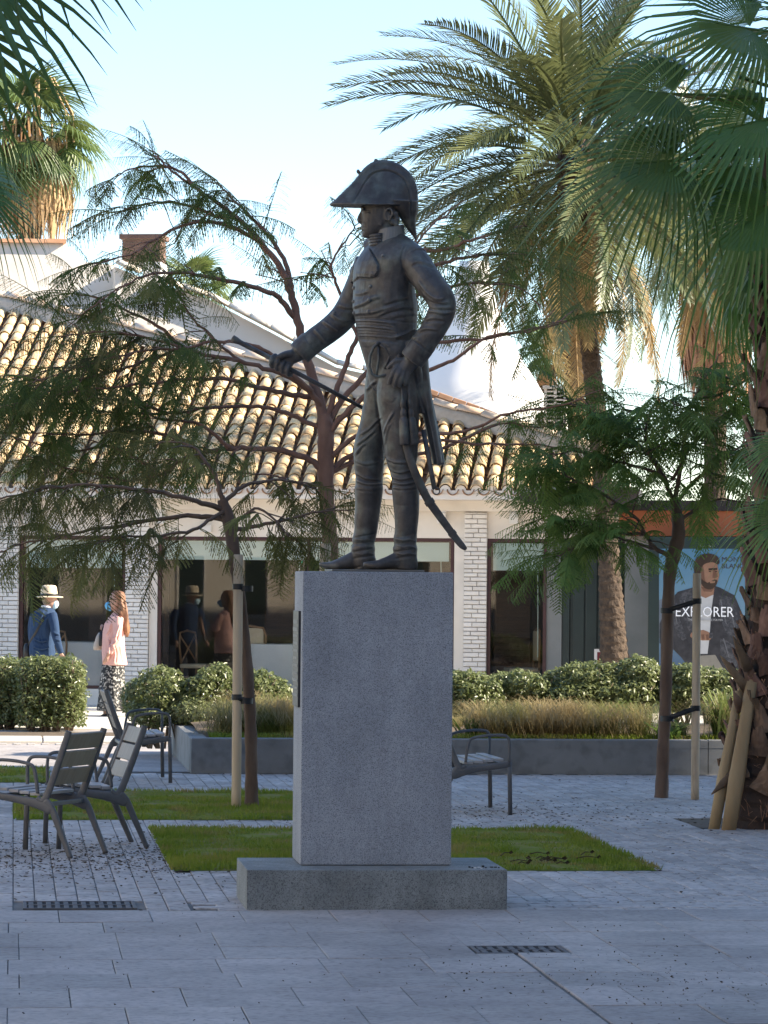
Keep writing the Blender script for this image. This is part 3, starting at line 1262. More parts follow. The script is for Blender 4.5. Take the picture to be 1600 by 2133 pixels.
# pale sunlit tile courses on the sloping edge
pts = [(240, 552), (330, 590), (430, 620), (560, 688), (700, 763), (860, 798)]
for (p0, p1) in zip(pts[:-1], pts[1:]):
    (u0, z0), (u1, z1) = onG(*p0, -.05), onG(*p1, -.05)
    L = math.hypot(u1 - u0, z1 - z0)
    n = max(1, int(L / .38))
    for i in range(n):
        t0, t1 = i / n, (i + 1) / n
        a = gpt(u0 + (u1 - u0) * t0, -.1, z0 + (z1 - z0) * t0 + .02)
        b = gpt(u0 + (u1 - u0) * t1, -.1, z0 + (z1 - z0) * t1 + .02)
        d = (b - a).normalized()
        x = d.cross(V((0, 0, 1))).normalized()
        M = Matrix((x, d, x.cross(d))).transposed().to_4x4()
        inst('edge_tile', EDGE, bb, Matrix.Translation(a) @ M)
# brick chimney
ch = thing('brick_chimney', fp(onF(293, 560, 7.5)[0], 7.5, 3.0), 'brown brick chimney with a slab cap on a white base above the roof', 'chimney')
(u0, z1), (u1, z0) = onF(254, 489, 7.5), onF(334, 545, 7.5)
zc = onF(300, 486, 7.5)[1]
c = MB().box((u0 + .02, 7.52, z0 - .1), (u1 - .02, 7.98, z1 - .06), FM)
obj('core', c, M_MORTAR, ch)
nb = 8
for i in range(nb):
    zz0 = z0 + (z1 - .08 - z0) * i / nb
    zz1 = z0 + (z1 - .08 - z0) * (i + 1) / nb
    cuts = [u0, u0 + (u1 - u0) * (.5 if i % 2 else .34), u0 + (u1 - u0) * (.99 if i % 2 else .68), u1]
    for a, b in zip(cuts[:-1], cuts[1:]):
        if b - a > .03:
            obj('brick', MB().box((a + .004, 7.5, zz0 + .004), (b - .004, 8.0, zz1 - .004), FM), M_BRK, ch)
obj('cap', MB().box((u0 - .04, 7.46, z1 - .07), (u1 + .04, 8.04, z1 + .01), FM, ch=.01), M_BRK, ch)
obj('base', MB().box((onF(300, 545, 7.5)[0], 7.42, 2.6), (u1 + .02, 8.02, z0 - .01), FM), M_TOWER, ch)

# white flared tower
TD = 63.0
tw = thing('white_chimney_hood', at(990, 850, TD), 'large white flared conical chimney hood behind the roof at right', 'chimney')
prof = [(545, 30), (575, 34), (600, 38), (630, 46), (660, 57), (690, 69), (720, 84), (745, 98), (770, 113), (795, 129), (820, 144), (860, 160), (960, 165)]
axis = [at(988 + (py - 700) * .0, py, TD) for py, r in prof]
mb = MB().loft(axis[::-1], [r * TD / F for py, r in prof][::-1], n=56)
obj('hood', mb, M_TOWER, tw, True)
# coping of orange brick and a rough lime ledge in front of the hood
lg = thing('parapet', at(980, 850, 50.0), 'crumbling lime parapet with orange brick coping below the white hood', 'parapet')
mb = MB()
pl = [at(px, py, 50.0) for px, py in ((884, 812), (945, 834), (1000, 853), (1075, 884), (1240, 945), (1240, 1000), (884, 1000))]
mb.prism(pl, FW * .5)
obj('ledge', mb, M_LIME, lg)
path_ = [(884, 806), (945, 828), (1000, 847), (1075, 878)]
for (p0, p1) in zip(path_[:-1], path_[1:]):
    for k in range(2):
        a = at(p0[0] + (p1[0] - p0[0]) * k / 2, p0[1] + (p1[1] - p0[1]) * k / 2, 49.9)
        b = at(p0[0] + (p1[0] - p0[0]) * (k + 1) / 2, p0[1] + (p1[1] - p0[1]) * (k + 1) / 2, 49.9)
        d = (b - a).normalized()
        x = d.cross(V((0, 0, 1))).normalized()
        M = Matrix.Translation(a) @ Matrix((d, x * -1, x.cross(d) * 1)).transposed().to_4x4()
        obj('coping_brick', MB().box((.005, -.06, -.075), ((b - a).length - .005, .2, .0), M, ch=.008), M_TERRA, lg)
# slatted vent box
vt = thing('roof_vent', at(1156, 880, 50.5), 'pale slatted ventilation box on the roof beside the palm trunk', 'vent')
VD = 50.5
p0, p1 = at(1133, 880, VD), at(1180, 806, VD)
wv, hv = (p1 - p0).dot(FU), p1.z - p0.z
VM = Matrix.Translation(p0) @ FM.to_3x3().to_4x4()
obj('back', MB().box((.02, .06, -.4), (wv - .02, .1, hv - .02), VM), M_DARK, vt)
fr = MB()
for x in (0, wv / 2 - .02, wv - .04):
    fr.box((x, 0, -.4), (x + .04, .34, hv - .03), VM)
fr.box((-.02, -.02, hv - .03), (wv + .02, .36, hv + .02), VM)
obj('frame', fr, M_WHITE, vt)
for k in range(8):
    z = hv * (k + .3) / 8.6
    obj('slat', MB().box((.042, .01, z), (wv / 2 - .022, .04, z + .022), VM), M_WHITE, vt)
    obj('slat', MB().box((wv / 2 + .022, .01, z), (wv - .042, .04, z + .022), VM), M_WHITE, vt)
ws = MB().prism([at(px, py, 51.5) for px, py in ((1183, 850), (1222, 920), (1240, 1020), (1120, 1020), (1120, 860))], FW * .6)
obj('wall', ws, M_TOWER, vt)

# ---------------------------------------------------------------- dark awning and the shop at the right
aw = thing('awning', at(1160, 1040, 44.8), 'thin dark awning jutting out under the end of the tiled roof', 'awning')
AD = 44.9
mb = MB()
pl = [at(px, py, AD) for px, py in ((1071, 1038), (1090, 1028), (1110, 1024), (1245, 1020), (1330, 1018), (1330, 1050), (1245, 1052), (1150, 1048), (1100, 1046))]
mb.prism(pl, FW * 1.0)
obj('canopy', mb, M_AWN, aw)
mb = MB()
pl = [at(px, py, AD - .06) for px, py in ((1098, 1024), (1245, 1016), (1330, 1014), (1330, 1024), (1245, 1028), (1098, 1033))]
mb.prism(pl, FW * .05)
obj('valance', mb, M_AWN, aw)
mb = MB().prism([at(px, py, AD - .08) for px, py in ((1150, 1050), (1245, 1040), (1245, 1046), (1152, 1057))], FW * .04)
obj('bracket', mb, M_AWN, aw)

shop = thing('corner_shop', fp(fu(1440), 1.5, 0), 'shop front with orange fascia above grey wall and dark green doorway', 'building')
us = fu(1290, -.3)
ue = fu(1950, -.3)
zf0, zf1 = onF(1430, 1116, -.5)[1], onF(1430, 1064, -.5)[1]
mb = MB().box((us, -.5, zf0), (ue, -.2, zf1), FM)
obj('fascia', mb, M_ORANGE, shop)
mb = MB().box((us - .05, -.56, zf1 + .002), (ue, 2.5, zf1 + .14), FM)
mb.box((us, -.19, zf0 - .1), (ue, 3, zf1 - .002), FM)
obj('roof', mb, M_AWN, shop)
mb = MB().box((fu(1304), -.28, 0), (fu(1352), .0, zf0 - .004), FM)
mb.box((fu(1352), .1, 0), (ue, .3, zf0 - .004), FM)
obj('wall', mb, M_GREYW, shop)
mb = MB().box((fu(1138), 0.03, 0), (fu(1170), .22, Z_WT - .003), FM)
obj('door_jamb', mb, M_GREYW, shop)
d0 = fu(1171)
for k, (a, b) in enumerate(((1171, 1186), (1187, 1303))):
    mb = MB().box((fu(a), .05 + .04 * k, 0.02), (fu(b), .1 + .04 * k, Z_WT - .004), FM)
    dd = obj('door', mb, M_DKGRN, shop)
for k in range(4):
    a = fu(1192) + (fu(1298) - fu(1192)) * k / 4
    b = fu(1192) + (fu(1298) - fu(1192)) * (k + 1) / 4
    obj('door_panel', MB().box((a + .012, .062, .12), (b - .012, .088, Z_WT - .12), FM, ch=.006), M_DKGRN, dd)

# ---------------------------------------------------------------- advertising panel
AP = -0.95
ad = thing('advertising_panel', fp(fu(1456, AP), AP, 0), 'street advertising panel in dark green frame with poster of man in leather jacket', 'advertising panel')
(a0, zt), (a1, zb) = onF(1351, 1118, AP), onF(1564, 1412, AP)
obj('case', MB().box((a0, AP, zb), (a1, AP + .14, zt), FM, ch=.012), M_DKGRN, ad)
obj('post', MB().box(((a0 + a1) / 2 - .2, AP + .03, 0), ((a0 + a1) / 2 + .2, AP + .11, zb), FM), M_DKGRN, ad)
PL = [0.0]
M_PSKY = bpy.data.materials.new('poster_sky_print')
M_PSKY.use_nodes = True
_n = M_PSKY.node_tree
_b = _n.nodes['Principled BSDF']
_ge = _nd(_n, 'ShaderNodeTexCoord')
_sx = _nd(_n, 'ShaderNodeSeparateXYZ')
_n.links.new(_ge.outputs['Generated'], _sx.inputs[0])
_rp = _nd(_n, 'ShaderNodeValToRGB')
_rp.color_ramp.elements[0].color = (0.05, 0.09, 0.17, 1)
_rp.color_ramp.elements[1].color = (0.075, 0.19, 0.30, 1)
_e = _rp.color_ramp.elements.new(0.42)
_e.color = (0.16, 0.27, 0.36, 1)
_n.links.new(_sx.outputs['Z'], _rp.inputs[0])
_n.links.new(_rp.outputs[0], _b.inputs['Base Color'])
_b.inputs['Roughness'].default_value = 0.25


def pmat(name, c, c2=None):
    return mat(name, c, c2, 9, 0.3)


def pp(px, py, lift):
    u, z = onF(px, py, AP - lift)
    return fp(u, AP - lift, z)


def flat(name, pxs, m, lift, parent, smooth=0):
    if smooth:
        pxs = [tuple(q) for q in catmull(list(pxs) + [pxs[0]], smooth)][:-1]
    mb = MB().prism([pp(px, py, lift) for px, py in pxs], FW * .0015)
    # a ring of triangles keeps concave outlines right
    return obj(name, mb, m, parent)


poster = flat('poster', [(1373, 1143), (1552, 1143), (1552, 1400), (1373, 1400)], M_PSKY, .004, ad)
P_JK = pmat('poster_jacket_print', (0.016, 0.018, 0.024), (0.05, 0.05, 0.058))
P_SH = pmat('poster_shirt_print', (0.42, 0.43, 0.44), (0.50, 0.51, 0.52))
P_SK = pmat('poster_skin_print', (0.24, 0.13, 0.085), (0.30, 0.17, 0.11))
P_HR = pmat('poster_hair_print', (0.028, 0.018, 0.013), (0.05, 0.03, 0.02))
P_SEA = pmat('poster_hill_print', (0.10, 0.13, 0.17), (0.14, 0.17, 0.21))
P_TR = pmat('poster_trouser_print', (0.20, 0.19, 0.165), (0.25, 0.235, 0.20))
P_WH = pmat('poster_white_print', (0.85, 0.87, 0.9))
flat('poster_hills', [(1373, 1250), (1400, 1240), (1430, 1246), (1430, 1300), (1373, 1330)], P_SEA, .006, ad)
flat('poster_jacket', [(1374, 1300), (1392, 1255), (1412, 1233), (1450, 1222), (1475, 1216), (1500, 1224), (1530, 1240), (1545, 1275), (1550, 1340), (1551, 1398), (1440, 1398), (1420, 1370), (1395, 1345), (1374, 1340)], P_JK, .008, ad)
flat('poster_shirt', [(1452, 1238), (1470, 1246), (1488, 1236), (1482, 1270), (1478, 1330), (1474, 1362), (1456, 1362), (1452, 1300)], P_SH, .010, ad)
flat('poster_neck', [(1459, 1212), (1488, 1216), (1488, 1238), (1470, 1246), (1454, 1238)], P_SK, .011, ad)
flat('poster_face', [(1455, 1178), (1462, 1168), (1480, 1165), (1492, 1170), (1496, 1185), (1498, 1200), (1492, 1218), (1480, 1226), (1468, 1222), (1458, 1204)], P_SK, .012, ad, 3)
flat('poster_beard', [(1462, 1206), (1474, 1214), (1488, 1207), (1495, 1210), (1490, 1222), (1480, 1228), (1468, 1225), (1460, 1214)], P_HR, .014, ad, 2)
flat('poster_mouth', [(1478, 1211), (1490, 1210), (1489, 1214), (1480, 1215)], P_SK, .016, ad)
flat('poster_hair', [(1446, 1190), (1447, 1170), (1456, 1158), (1474, 1153), (1492, 1157), (1499, 1168), (1496, 1176), (1484, 1171), (1466, 1176), (1460, 1190), (1459, 1206), (1451, 1204)], P_HR, .0145, ad, 3)
flat('poster_brow', [(1476, 1184), (1494, 1183), (1494, 1187), (1476, 1188)], P_HR, .0148, ad)
flat('poster_hand', [(1440, 1318), (1465, 1312), (1482, 1322), (1478, 1334), (1450, 1332), (1438, 1326)], P_SK, .013, ad, 2)
flat('poster_trousers', [(1456, 1366), (1490, 1364), (1510, 1398), (1450, 1398)], P_TR, .0125, ad)
flat('poster_lapel', [(1488, 1228), (1498, 1238), (1490, 1290), (1484, 1320), (1481, 1280)], P_JK, .0135, ad)
for k, (x0, y0, x1, y1) in enumerate(((1500, 1250, 1512, 1300), (1520, 1262, 1530, 1310), (1402, 1262, 1410, 1300), (1506, 1330, 1518, 1370), (1424, 1250, 1432, 1290))):
    flat('poster_crease', [(x0, y0), (x0 + 2.5, y0), (x1 + 2, y1), (x1, y1)], pmat('poster_crease_print', (0.12, 0.125, 0.14)) if k == 0 else bpy.data.materials['poster_crease_print'], .0105, ad)


P_SK2 = pmat('poster_shaded_skin_print', (0.13, 0.065, 0.042), (0.17, 0.09, 0.06))
P_GL = mat('poster_leather_light_print', (0.03, 0.032, 0.04), (0.085, 0.088, 0.10), 26, 0.3, contrast=(.42, .62))
flat('poster_face_shade', [(1456, 1180), (1463, 1174), (1467, 1190), (1468, 1206), (1474, 1220), (1468, 1221), (1460, 1206)], P_SK2, .0132, ad, 2)
flat('poster_nose', [(1486, 1186), (1490, 1187), (1496, 1201), (1490, 1205), (1484, 1203)], P_SK2, .0134, ad)
for ex in (1476, 1489):
    flat('poster_eye', [(ex, 1190.5), (ex + 3, 1189), (ex + 6, 1190.5), (ex + 3, 1192)], P_HR, .0150, ad)
flat('poster_neck_shade', [(1460, 1222), (1488, 1226), (1482, 1233), (1466, 1232)], P_SK2, .0116, ad)
for pl_ in ([(1415, 1240), (1446, 1226), (1450, 1262), (1444, 1318), (1428, 1300), (1418, 1270)], [(1498, 1240), (1524, 1246), (1538, 1290), (1530, 1330), (1512, 1316), (1500, 1280)],
            [(1396, 1268), (1410, 1256), (1416, 1290), (1430, 1330), (1412, 1326)], [(1500, 1330), (1530, 1345), (1536, 1388), (1506, 1380)]):
    flat('poster_leather_sheen', pl_, P_GL, .0092, ad, 2)
flat('poster_collar', [(1448, 1226), (1456, 1236), (1456, 1290), (1448, 1262)], P_HR, .0136, ad)
for k in range(4):
    flat('poster_finger', [(1443 + k * 9, 1322), (1449 + k * 9, 1321), (1450 + k * 9, 1332), (1445 + k * 9, 1333)], P_SK2, .0142, ad)
flat('poster_watch', [(1478, 1317), (1486, 1319), (1485, 1330), (1477, 1329)], P_GL, .0144, ad)


def text(body, px, py, hpx, m, lift, name, parent, right=None, align='LEFT'):
    cu = bpy.data.curves.new(name, 'FONT')
    cu.body = body
    cu.align_x = align
    cu.size = 1.0
    cu.extrude = 0.001
    cu.resolution_u = 2
    o = bpy.data.objects.new(name, cu)
    COL.objects.link(o)
    dg = bpy.context.evaluated_depsgraph_get()
    me = bpy.data.meshes.new_from_object(o.evaluated_get(dg))
    bpy.data.objects.remove(o)
    xs = [v.co.x for v in me.vertices]
    ys = [v.co.y for v in me.vertices]
    x0, x1, y0, y1 = min(xs), max(xs), min(ys), max(ys)
    a = pp(px, py, lift)
    b = pp(right, py, lift)
    c = pp(px, py - hpx, lift)
    sx = (b - a).dot(FU) / (x1 - x0)
    sy = (c.z - a.z) / (y1 - y0)
    og = origin(parent)
    for v in me.vertices:
        q = a + FU * ((v.co.x - x0) * sx) + V((0, 0, (v.co.y - y0) * sy)) - FW * (v.co.z)
        v.co = q - og
    me.materials.clear()
    me.materials.append(m)
    return link(name, me, parent)


text('EXPLORER', 1408, 1284, 21, P_WH, .018, 'poster_headline', ad, right=1529)
text('THE NEW FRAGRANCE FOR MEN', 1434, 1293, 4.5, P_SH, .018, 'poster_strapline', ad, right=1506)
text('JCDecaux', 1453, 1140.5, 5.5, P_SH, .004, 'maker_lettering', ad, right=1485)
text('MONT', 1504, 1170, 10, P_HR, .0065, 'poster_brand', ad, right=1548)
text('BLANC', 1504, 1184, 10, P_HR, .0065, 'poster_brand', ad, right=1550)
# sloping board sign leaning beside the palm foot
sb = thing('board_sign', fp(fu(1247, -.7), -.7, .018), 'small red board sign with white frame beside the palm foot', 'sign')
(s0, z1), (s1, _) = onF(1238, 1352, -.7), onF(1275, 1352, -.7)
M_RED = mat('dark_red_print', (0.16, 0.012, 0.02), (0.2, 0.018, 0.028), 5, .5)
fr = MB()
fr.box((s0, -.7, .02), (s0 + .04, -.66, z1), FM)
fr.box((s1 - .04, -.7, .02), (s1, -.66, z1), FM)
fr.box((s0 + .04, -.7, z1 - .04), (s1 - .04, -.66, z1), FM)
fr.box((s0 + .04, -.7, .12), (s1 - .04, -.66, .16), FM)
obj('frame', fr, M_TOWER, sb)
obj('panel', MB().box((s0 + .04, -.69, .16), (s1 - .04, -.67, z1 - .04), FM), M_RED, sb)

# ---------------------------------------------------------------- unseen tall block on the right, placed so its shade covers the plaza
M_BLOCK = mat('ochre_block_render', (0.52, 0.45, 0.36), (0.60, 0.52, 0.43), .8, .9, .002, 20)
blk = thing('unseen_shade_block', (20, 6, 0), 'tall ochre block out of view at right, placed to shade the plaza', 'building')
BX, BYN, BYF, BH = 12.5, -34.0, 27.2, 17.0
mb = MB().box((BX, BYN, 0), (BX + 12, BYF, BH))
mb.box((BX - .3, BYN - .3, BH), (BX + 12.3, BYF + .3, BH + .4))
mb.box((-16, BYN, 0), (BX - .005, -14.0, 14.0))  # wing added behind the camera to hold back sky light
obj('wall', mb, M_BLOCK, blk)
# unseen terrace added on the left to bounce warm sunlight into the shade
ter = thing('added_bounce_terrace', (-16, 8, 0), 'pale terrace out of view at left, added to bounce warm light', 'building')
M_TERR = mat('pale_terrace_render', (0.56, 0.49, 0.40), (0.64, 0.57, 0.48), .8, .9, .002, 20)
mb = MB().box((-21, -10, 0), (-13.5, 27, 9.5))
mb.box((-21.2, -10.2, 9.5), (-13.3, 27.2, 9.8))
obj('wall', mb, M_TERR, ter)
wf, wg = MB(), MB()
for lo, hi in (((-.06, -.1, -.1), (-.002, 1.6, 0)), ((-.06, -.1, 1.5), (-.002, 1.6, 1.6)), ((-.06, -.1, 0), (-.002, 0, 1.5)), ((-.06, 1.5, 0), (-.002, 1.6, 1.5))):
    wf.box(lo, hi)
wg.box((-.02, 0, 0), (-.001, 1.5, 1.5))
wf, wg = wf.mesh('window', M_WHITE), wg.mesh('pane', M_DKGRN)
for fl in range(5):
    for k in range(14):
        y0 = BYN + 2.4 + k * 4.6
        if y0 + 1.6 < BYF:
            w = inst('window', wf, blk, Matrix.Translation((BX, y0, 1.0 + fl * 3.2)))
            link('pane', wg, w)
for fl in range(3):
    for k in range(9):
        w = inst('window', wf, ter, Matrix.Translation((-13.5, -8 + k * 4 + 1.5, .9 + fl * 3.0)) @ Matrix.Rotation(math.pi, 4, 'Z'))
        link('pane', wg, w)
# ================================================================== plants
M_BARK = mat('red_brown_bark', (0.18, 0.09, 0.062), (0.32, 0.175, 0.12), 7, 0.9, 0.006, 45, stretch=(1, 1, .35))
M_BARK2 = mat('grey_brown_bark', (0.10, 0.062, 0.043), (0.19, 0.125, 0.088), 8, 0.9, 0.006, 45, stretch=(1, 1, .35))
M_FEATH = mat('feathery_leaf', (0.11, 0.112, 0.034), (0.21, 0.205, 0.07), 1.4, 0.65, rand=0.4, trans=0.5, spec=0.3)
M_FEATH2 = mat('feathery_leaf_fresh', (0.095, 0.155, 0.03), (0.165, 0.235, 0.06), 1.4, 0.6, rand=0.3, trans=0.45, spec=0.3)
M_POLE = mat('peeled_pole_wood', (0.46, 0.35, 0.23), (0.60, 0.48, 0.34), 5, 0.8, 0.003, 40, stretch=(1, 1, .12), c3=(0.12, 0.075, 0.04), fscale=14, famt=0.5)
M_STRAP = mat('black_strap', (0.008, 0.008, 0.009), (0.016, 0.016, 0.018), 30, 0.5)
M_PALMT = mat('palm_trunk_fibre', (0.030, 0.020, 0.014), (0.105, 0.072, 0.048), 14, 0.95, 0.02, 40)
M_PALMD = mat('dark_palm_fibre', (0.03, 0.018, 0.012), (0.075, 0.045, 0.03), 9, 0.95, 0.012, 30)
M_BOOT = mat('leaf_stalk_base', (0.10, 0.055, 0.035), (0.27, 0.165, 0.11), 9, 0.9, 0.006, 40, rand=0.35, stretch=(1, 1, .5))
M_DATE = mat('date_palm_leaflet', (0.085, 0.110, 0.042), (0.175, 0.190, 0.078), 1.2, 0.36, spec=.7, rand=0.25, trans=0.35)
M_DATED = mat('date_palm_dry_leaflet', (0.26, 0.17, 0.065), (0.42, 0.30, 0.13), 1.2, 0.7, rand=0.25, trans=0.35)
M_FAN = mat('fan_palm_leaf', (0.055, 0.125, 0.022), (0.11, 0.19, 0.04), 2.0, 0.40, rand=0.2, trans=0.25)
M_FANL = mat('fan_palm_leaf_light', (0.07, 0.11, 0.03), (0.14, 0.19, 0.055), 1.2, 0.45, rand=0.25, trans=0.35)
M_DRY = mat('dry_fan_leaf', (0.26, 0.13, 0.06), (0.44, 0.25, 0.13), 2.0, 0.85, rand=0.2, trans=0.2)
M_PETI = mat('palm_petiole', (0.22, 0.18, 0.05), (0.34, 0.26, 0.09), 3, 0.6)
M_BUSH = mat('pittosporum_leaf', (0.09, 0.12, 0.030), (0.26, 0.29, 0.13), 9.0, 0.34, spec=0.6, trans=0.38, detail=2)
M_STEM = mat('shrub_stem', (0.10, 0.07, 0.045), (0.18, 0.13, 0.09), 9, 0.9)
M_STRAW = mat('straw_grass', (0.25, 0.19, 0.085), (0.45, 0.36, 0.19), 1.1, 0.75, c3=(0.16, 0.22, 0.05), fscale=1.0, famt=1.0, trans=0.4)
M_YUC = mat('spiky_leaf', (0.10, 0.14, 0.03), (0.24, 0.27, 0.09), 3, 0.5, trans=0.3)


# ---------------------------------------------------------------- feathery (bipinnate) leaf, tip along +x, hanging along -z
def feather_mesh(seed, m, L=0.5, pairs=15, hang=0.55, wid=.0055):
    rg = random.Random(seed)
    mb = MB()
    droop = rg.uniform(.10, .32)
    side = rg.uniform(-.08, .08)

    def P(t):
        return V((L * t, side * L * t * t, L * (0.16 * t - droop * t * t)))
    k = 6
    for i in range(k):
        a, b = P(i / k), P((i + 1) / k)
        w = 0.0042 * (1 - i / k * .7)
        mb.add([a + V((0, w, 0)), b + V((0, w * .85, 0)), b - V((0, w * .85, 0)), a - V((0, w, 0))], [(0, 1, 2, 3)])
        mb.add([a + V((0, 0, w)), b + V((0, 0, w)), b - V((0, 0, w)), a - V((0, 0, w))], [(0, 1, 2, 3)])
    for i in range(pairs):
        t = 0.14 + 0.86 * (i + .5) / pairs
        pl = L * 0.27 * math.sin(math.pi * min(1, 0.16 + t * .78)) ** .8 * rg.uniform(.8, 1.12)
        base = P(t)
        tan = (P(min(1, t + .05)) - P(t - .05)).normalized()
        for sgn in (-1, 1):
            if rg.random() < .05:
                continue
            out = V((0, sgn, 0)) * (1 - hang * .5) + V((0, 0, -1)) * (hang * rg.uniform(.4, 1.3)) + tan * rg.uniform(.45, .75)
            out.normalize()
            dn = V((0, 0, -1))
            wv = out.cross(V((0, 0, 1)).lerp(V((1, 0, 0)), .3)).normalized()
            nseg = 4
            for j in range(nseg):
                # rows of tiny leaflets: a toothed strip
                f0, f1 = j / nseg, (j + .9) / nseg
                c0 = base + out * (pl * f0) + dn * (pl * .35 * f0 * f0)
                c1 = base + out * (pl * f1) + dn * (pl * .35 * f1 * f1)
                w = wid * (1 - .55 * f0) * rg.uniform(.75, 1.25)
                mb.add([c0 + wv * (w * .55), c1 + wv * w, c1 - wv * w, c0 - wv * (w * .55)], [(0, 1, 2, 3)])
    return mb.mesh('frond', m)


FEA = [feather_mesh(40 + i, M_FEATH, 0.52, 18, .8, .0052) for i in range(5)]
M_FEATH3 = mat('feathery_leaf_mid', (0.10, 0.135, 0.03), (0.18, 0.22, 0.06), 1.4, 0.65, rand=0.3, trans=0.5, spec=0.3)
FEC = [feather_mesh(50 + i, M_FEATH3, 0.54, 18, .6, .0052) for i in range(2)]
FEB = [feather_mesh(60 + i, M_FEATH2, 0.52, 17, .5, .0075) for i in range(5)]


def feather_tree(name, label, d0, trunk, branches, meshes, bark, seed, nmax=300, extra=0, step=0.085, size=(0.7, 1.25), group='slender feathery trees in the plaza', down=0.25):
    """trunk: (px, py, radius m); branches: (start radius, dz end, droop, [(px, py)...], leaf start fraction)"""
    rg = random.Random(seed)
    base = gp(trunk[0][0], trunk[0][1])
    base = at(trunk[0][0], trunk[0][1], d0)
    base.z = 0
    t = thing(name, base, label, 'tree', group)
    pts = [tuple(at(px, py, d0)) + (r,) for px, py, r in trunk]
    pts[0] = (base.x, base.y, -0.02, pts[0][3])
    pts = catmull(pts, 6)
    mb = MB()
    ph = rg.uniform(0, 6)
    mb.loft([p[:3] for p in pts], [p[3] * (1 + .05 * math.sin(i * 1.7 + ph)) for i, p in enumerate(pts)], n=14,
            fn=lambda s, a: 1 + .07 * math.sin(a * 3 + s * 14) + .04 * math.sin(a * 5 - s * 31))
    obj('trunk', mb, bark, t, True)
    spots = []
    for bi, (r0, dz0, dz, poly, lf, dens) in enumerate(branches):
        n = len(poly)
        P = []
        for i, (px, py) in enumerate(poly):
            f = i / (n - 1)
            P.append(tuple(at(px, py, d0 + dz0 + (dz - dz0) * f)) + (r0 * (1 - f) ** 1.0 + .005,))
        P = catmull(P, 5)
        for i in range(1, len(P)):
            P[i][:3] += np.array([rg.uniform(-1, 1), rg.uniform(-1, 1), rg.uniform(-1, 1)]) * .008
        mb = MB()
        mb.loft([p[:3] for p in P], [p[3] for p in P], n=8)
        L = 0
        nextat = None
        tot = sum((V(P[i + 1][:3]) - V(P[i][:3])).length for i in range(len(P) - 1))
        acc = 0.0
        alt = 1
        for i in range(len(P) - 1):
            a, b = V(P[i][:3]), V(P[i + 1][:3])
            seg = (b - a).length
            q = 0.0
            while q < seg:
                f = (acc + q) / tot
                if f >= lf and rg.random() < dens:
                    c = a.lerp(b, q / seg)
                    d = (b - a).normalized()
                    alt = -alt
                    sidev = d.cross(V((0, 0, 1)))
                    if sidev.length < .2:
                        sidev = V((1, 0, 0))
                    sidev.normalize()
                    ang = rg.uniform(0.5, 1.5) * alt
                    dr = d * math.cos(ang) + sidev * math.sin(ang) + V((rg.gauss(0, .25), rg.gauss(0, .25), rg.gauss(-down, .28)))
                    # a short twig carries some of the leaves away from the branch
                    tw = rg.random() ** 1.5 * 0.42 * (1.15 - .5 * f)
                    e = c + dr.normalized() * tw + V((0, 0, tw * .15))
                    if tw > .06:
                        mb.loft([c, c.lerp(e, .5) + V((0, 0, .01)), e], [.006, .005, .0035], n=4, cap=False)
                        for k in range(2):
                            d2 = dr + V((rg.gauss(0, .5), rg.gauss(0, .5), rg.gauss(-.1, .3)))
                            spots.append((e if k == 0 else c.lerp(e, .6), d2, rg.uniform(*size)))
                    else:
                        spots.append((e, dr, rg.uniform(*size)))
                q += step
            acc += seg
        # the tip carries a tuft
        e = V(P[-1][:3])
        d = (e - V(P[-2][:3])).normalized()
        for k in range(4):
            spots.append((e, d + V((rg.gauss(0, .6), rg.gauss(0, .6), rg.gauss(0, .35))), rg.uniform(*size)))
        obj('branch', mb, bark, t, True)
    rg.shuffle(spots)
    rest = MB()
    for k, (p, d, s) in enumerate(spots[:nmax + extra]):
        d = V(d)
        if d.length < .05:
            d = V((1, 0, 0))
        d.normalize()
        d.z = min(d.z, .42)
        up = V((rg.gauss(0, .25), rg.gauss(0, .25), 1))
        M = frame_matrix(p, d, up, s)
        me = meshes[k % len(meshes)]
        if k < nmax:
            inst('frond', me, t, M)
        else:
            rest.add([M @ v.co for v in me.vertices], [tuple(f.vertices) for f in me.polygons])
    if rest.v:
        props(obj('fronds', rest, me.materials[0], t), kind='stuff')
    return t


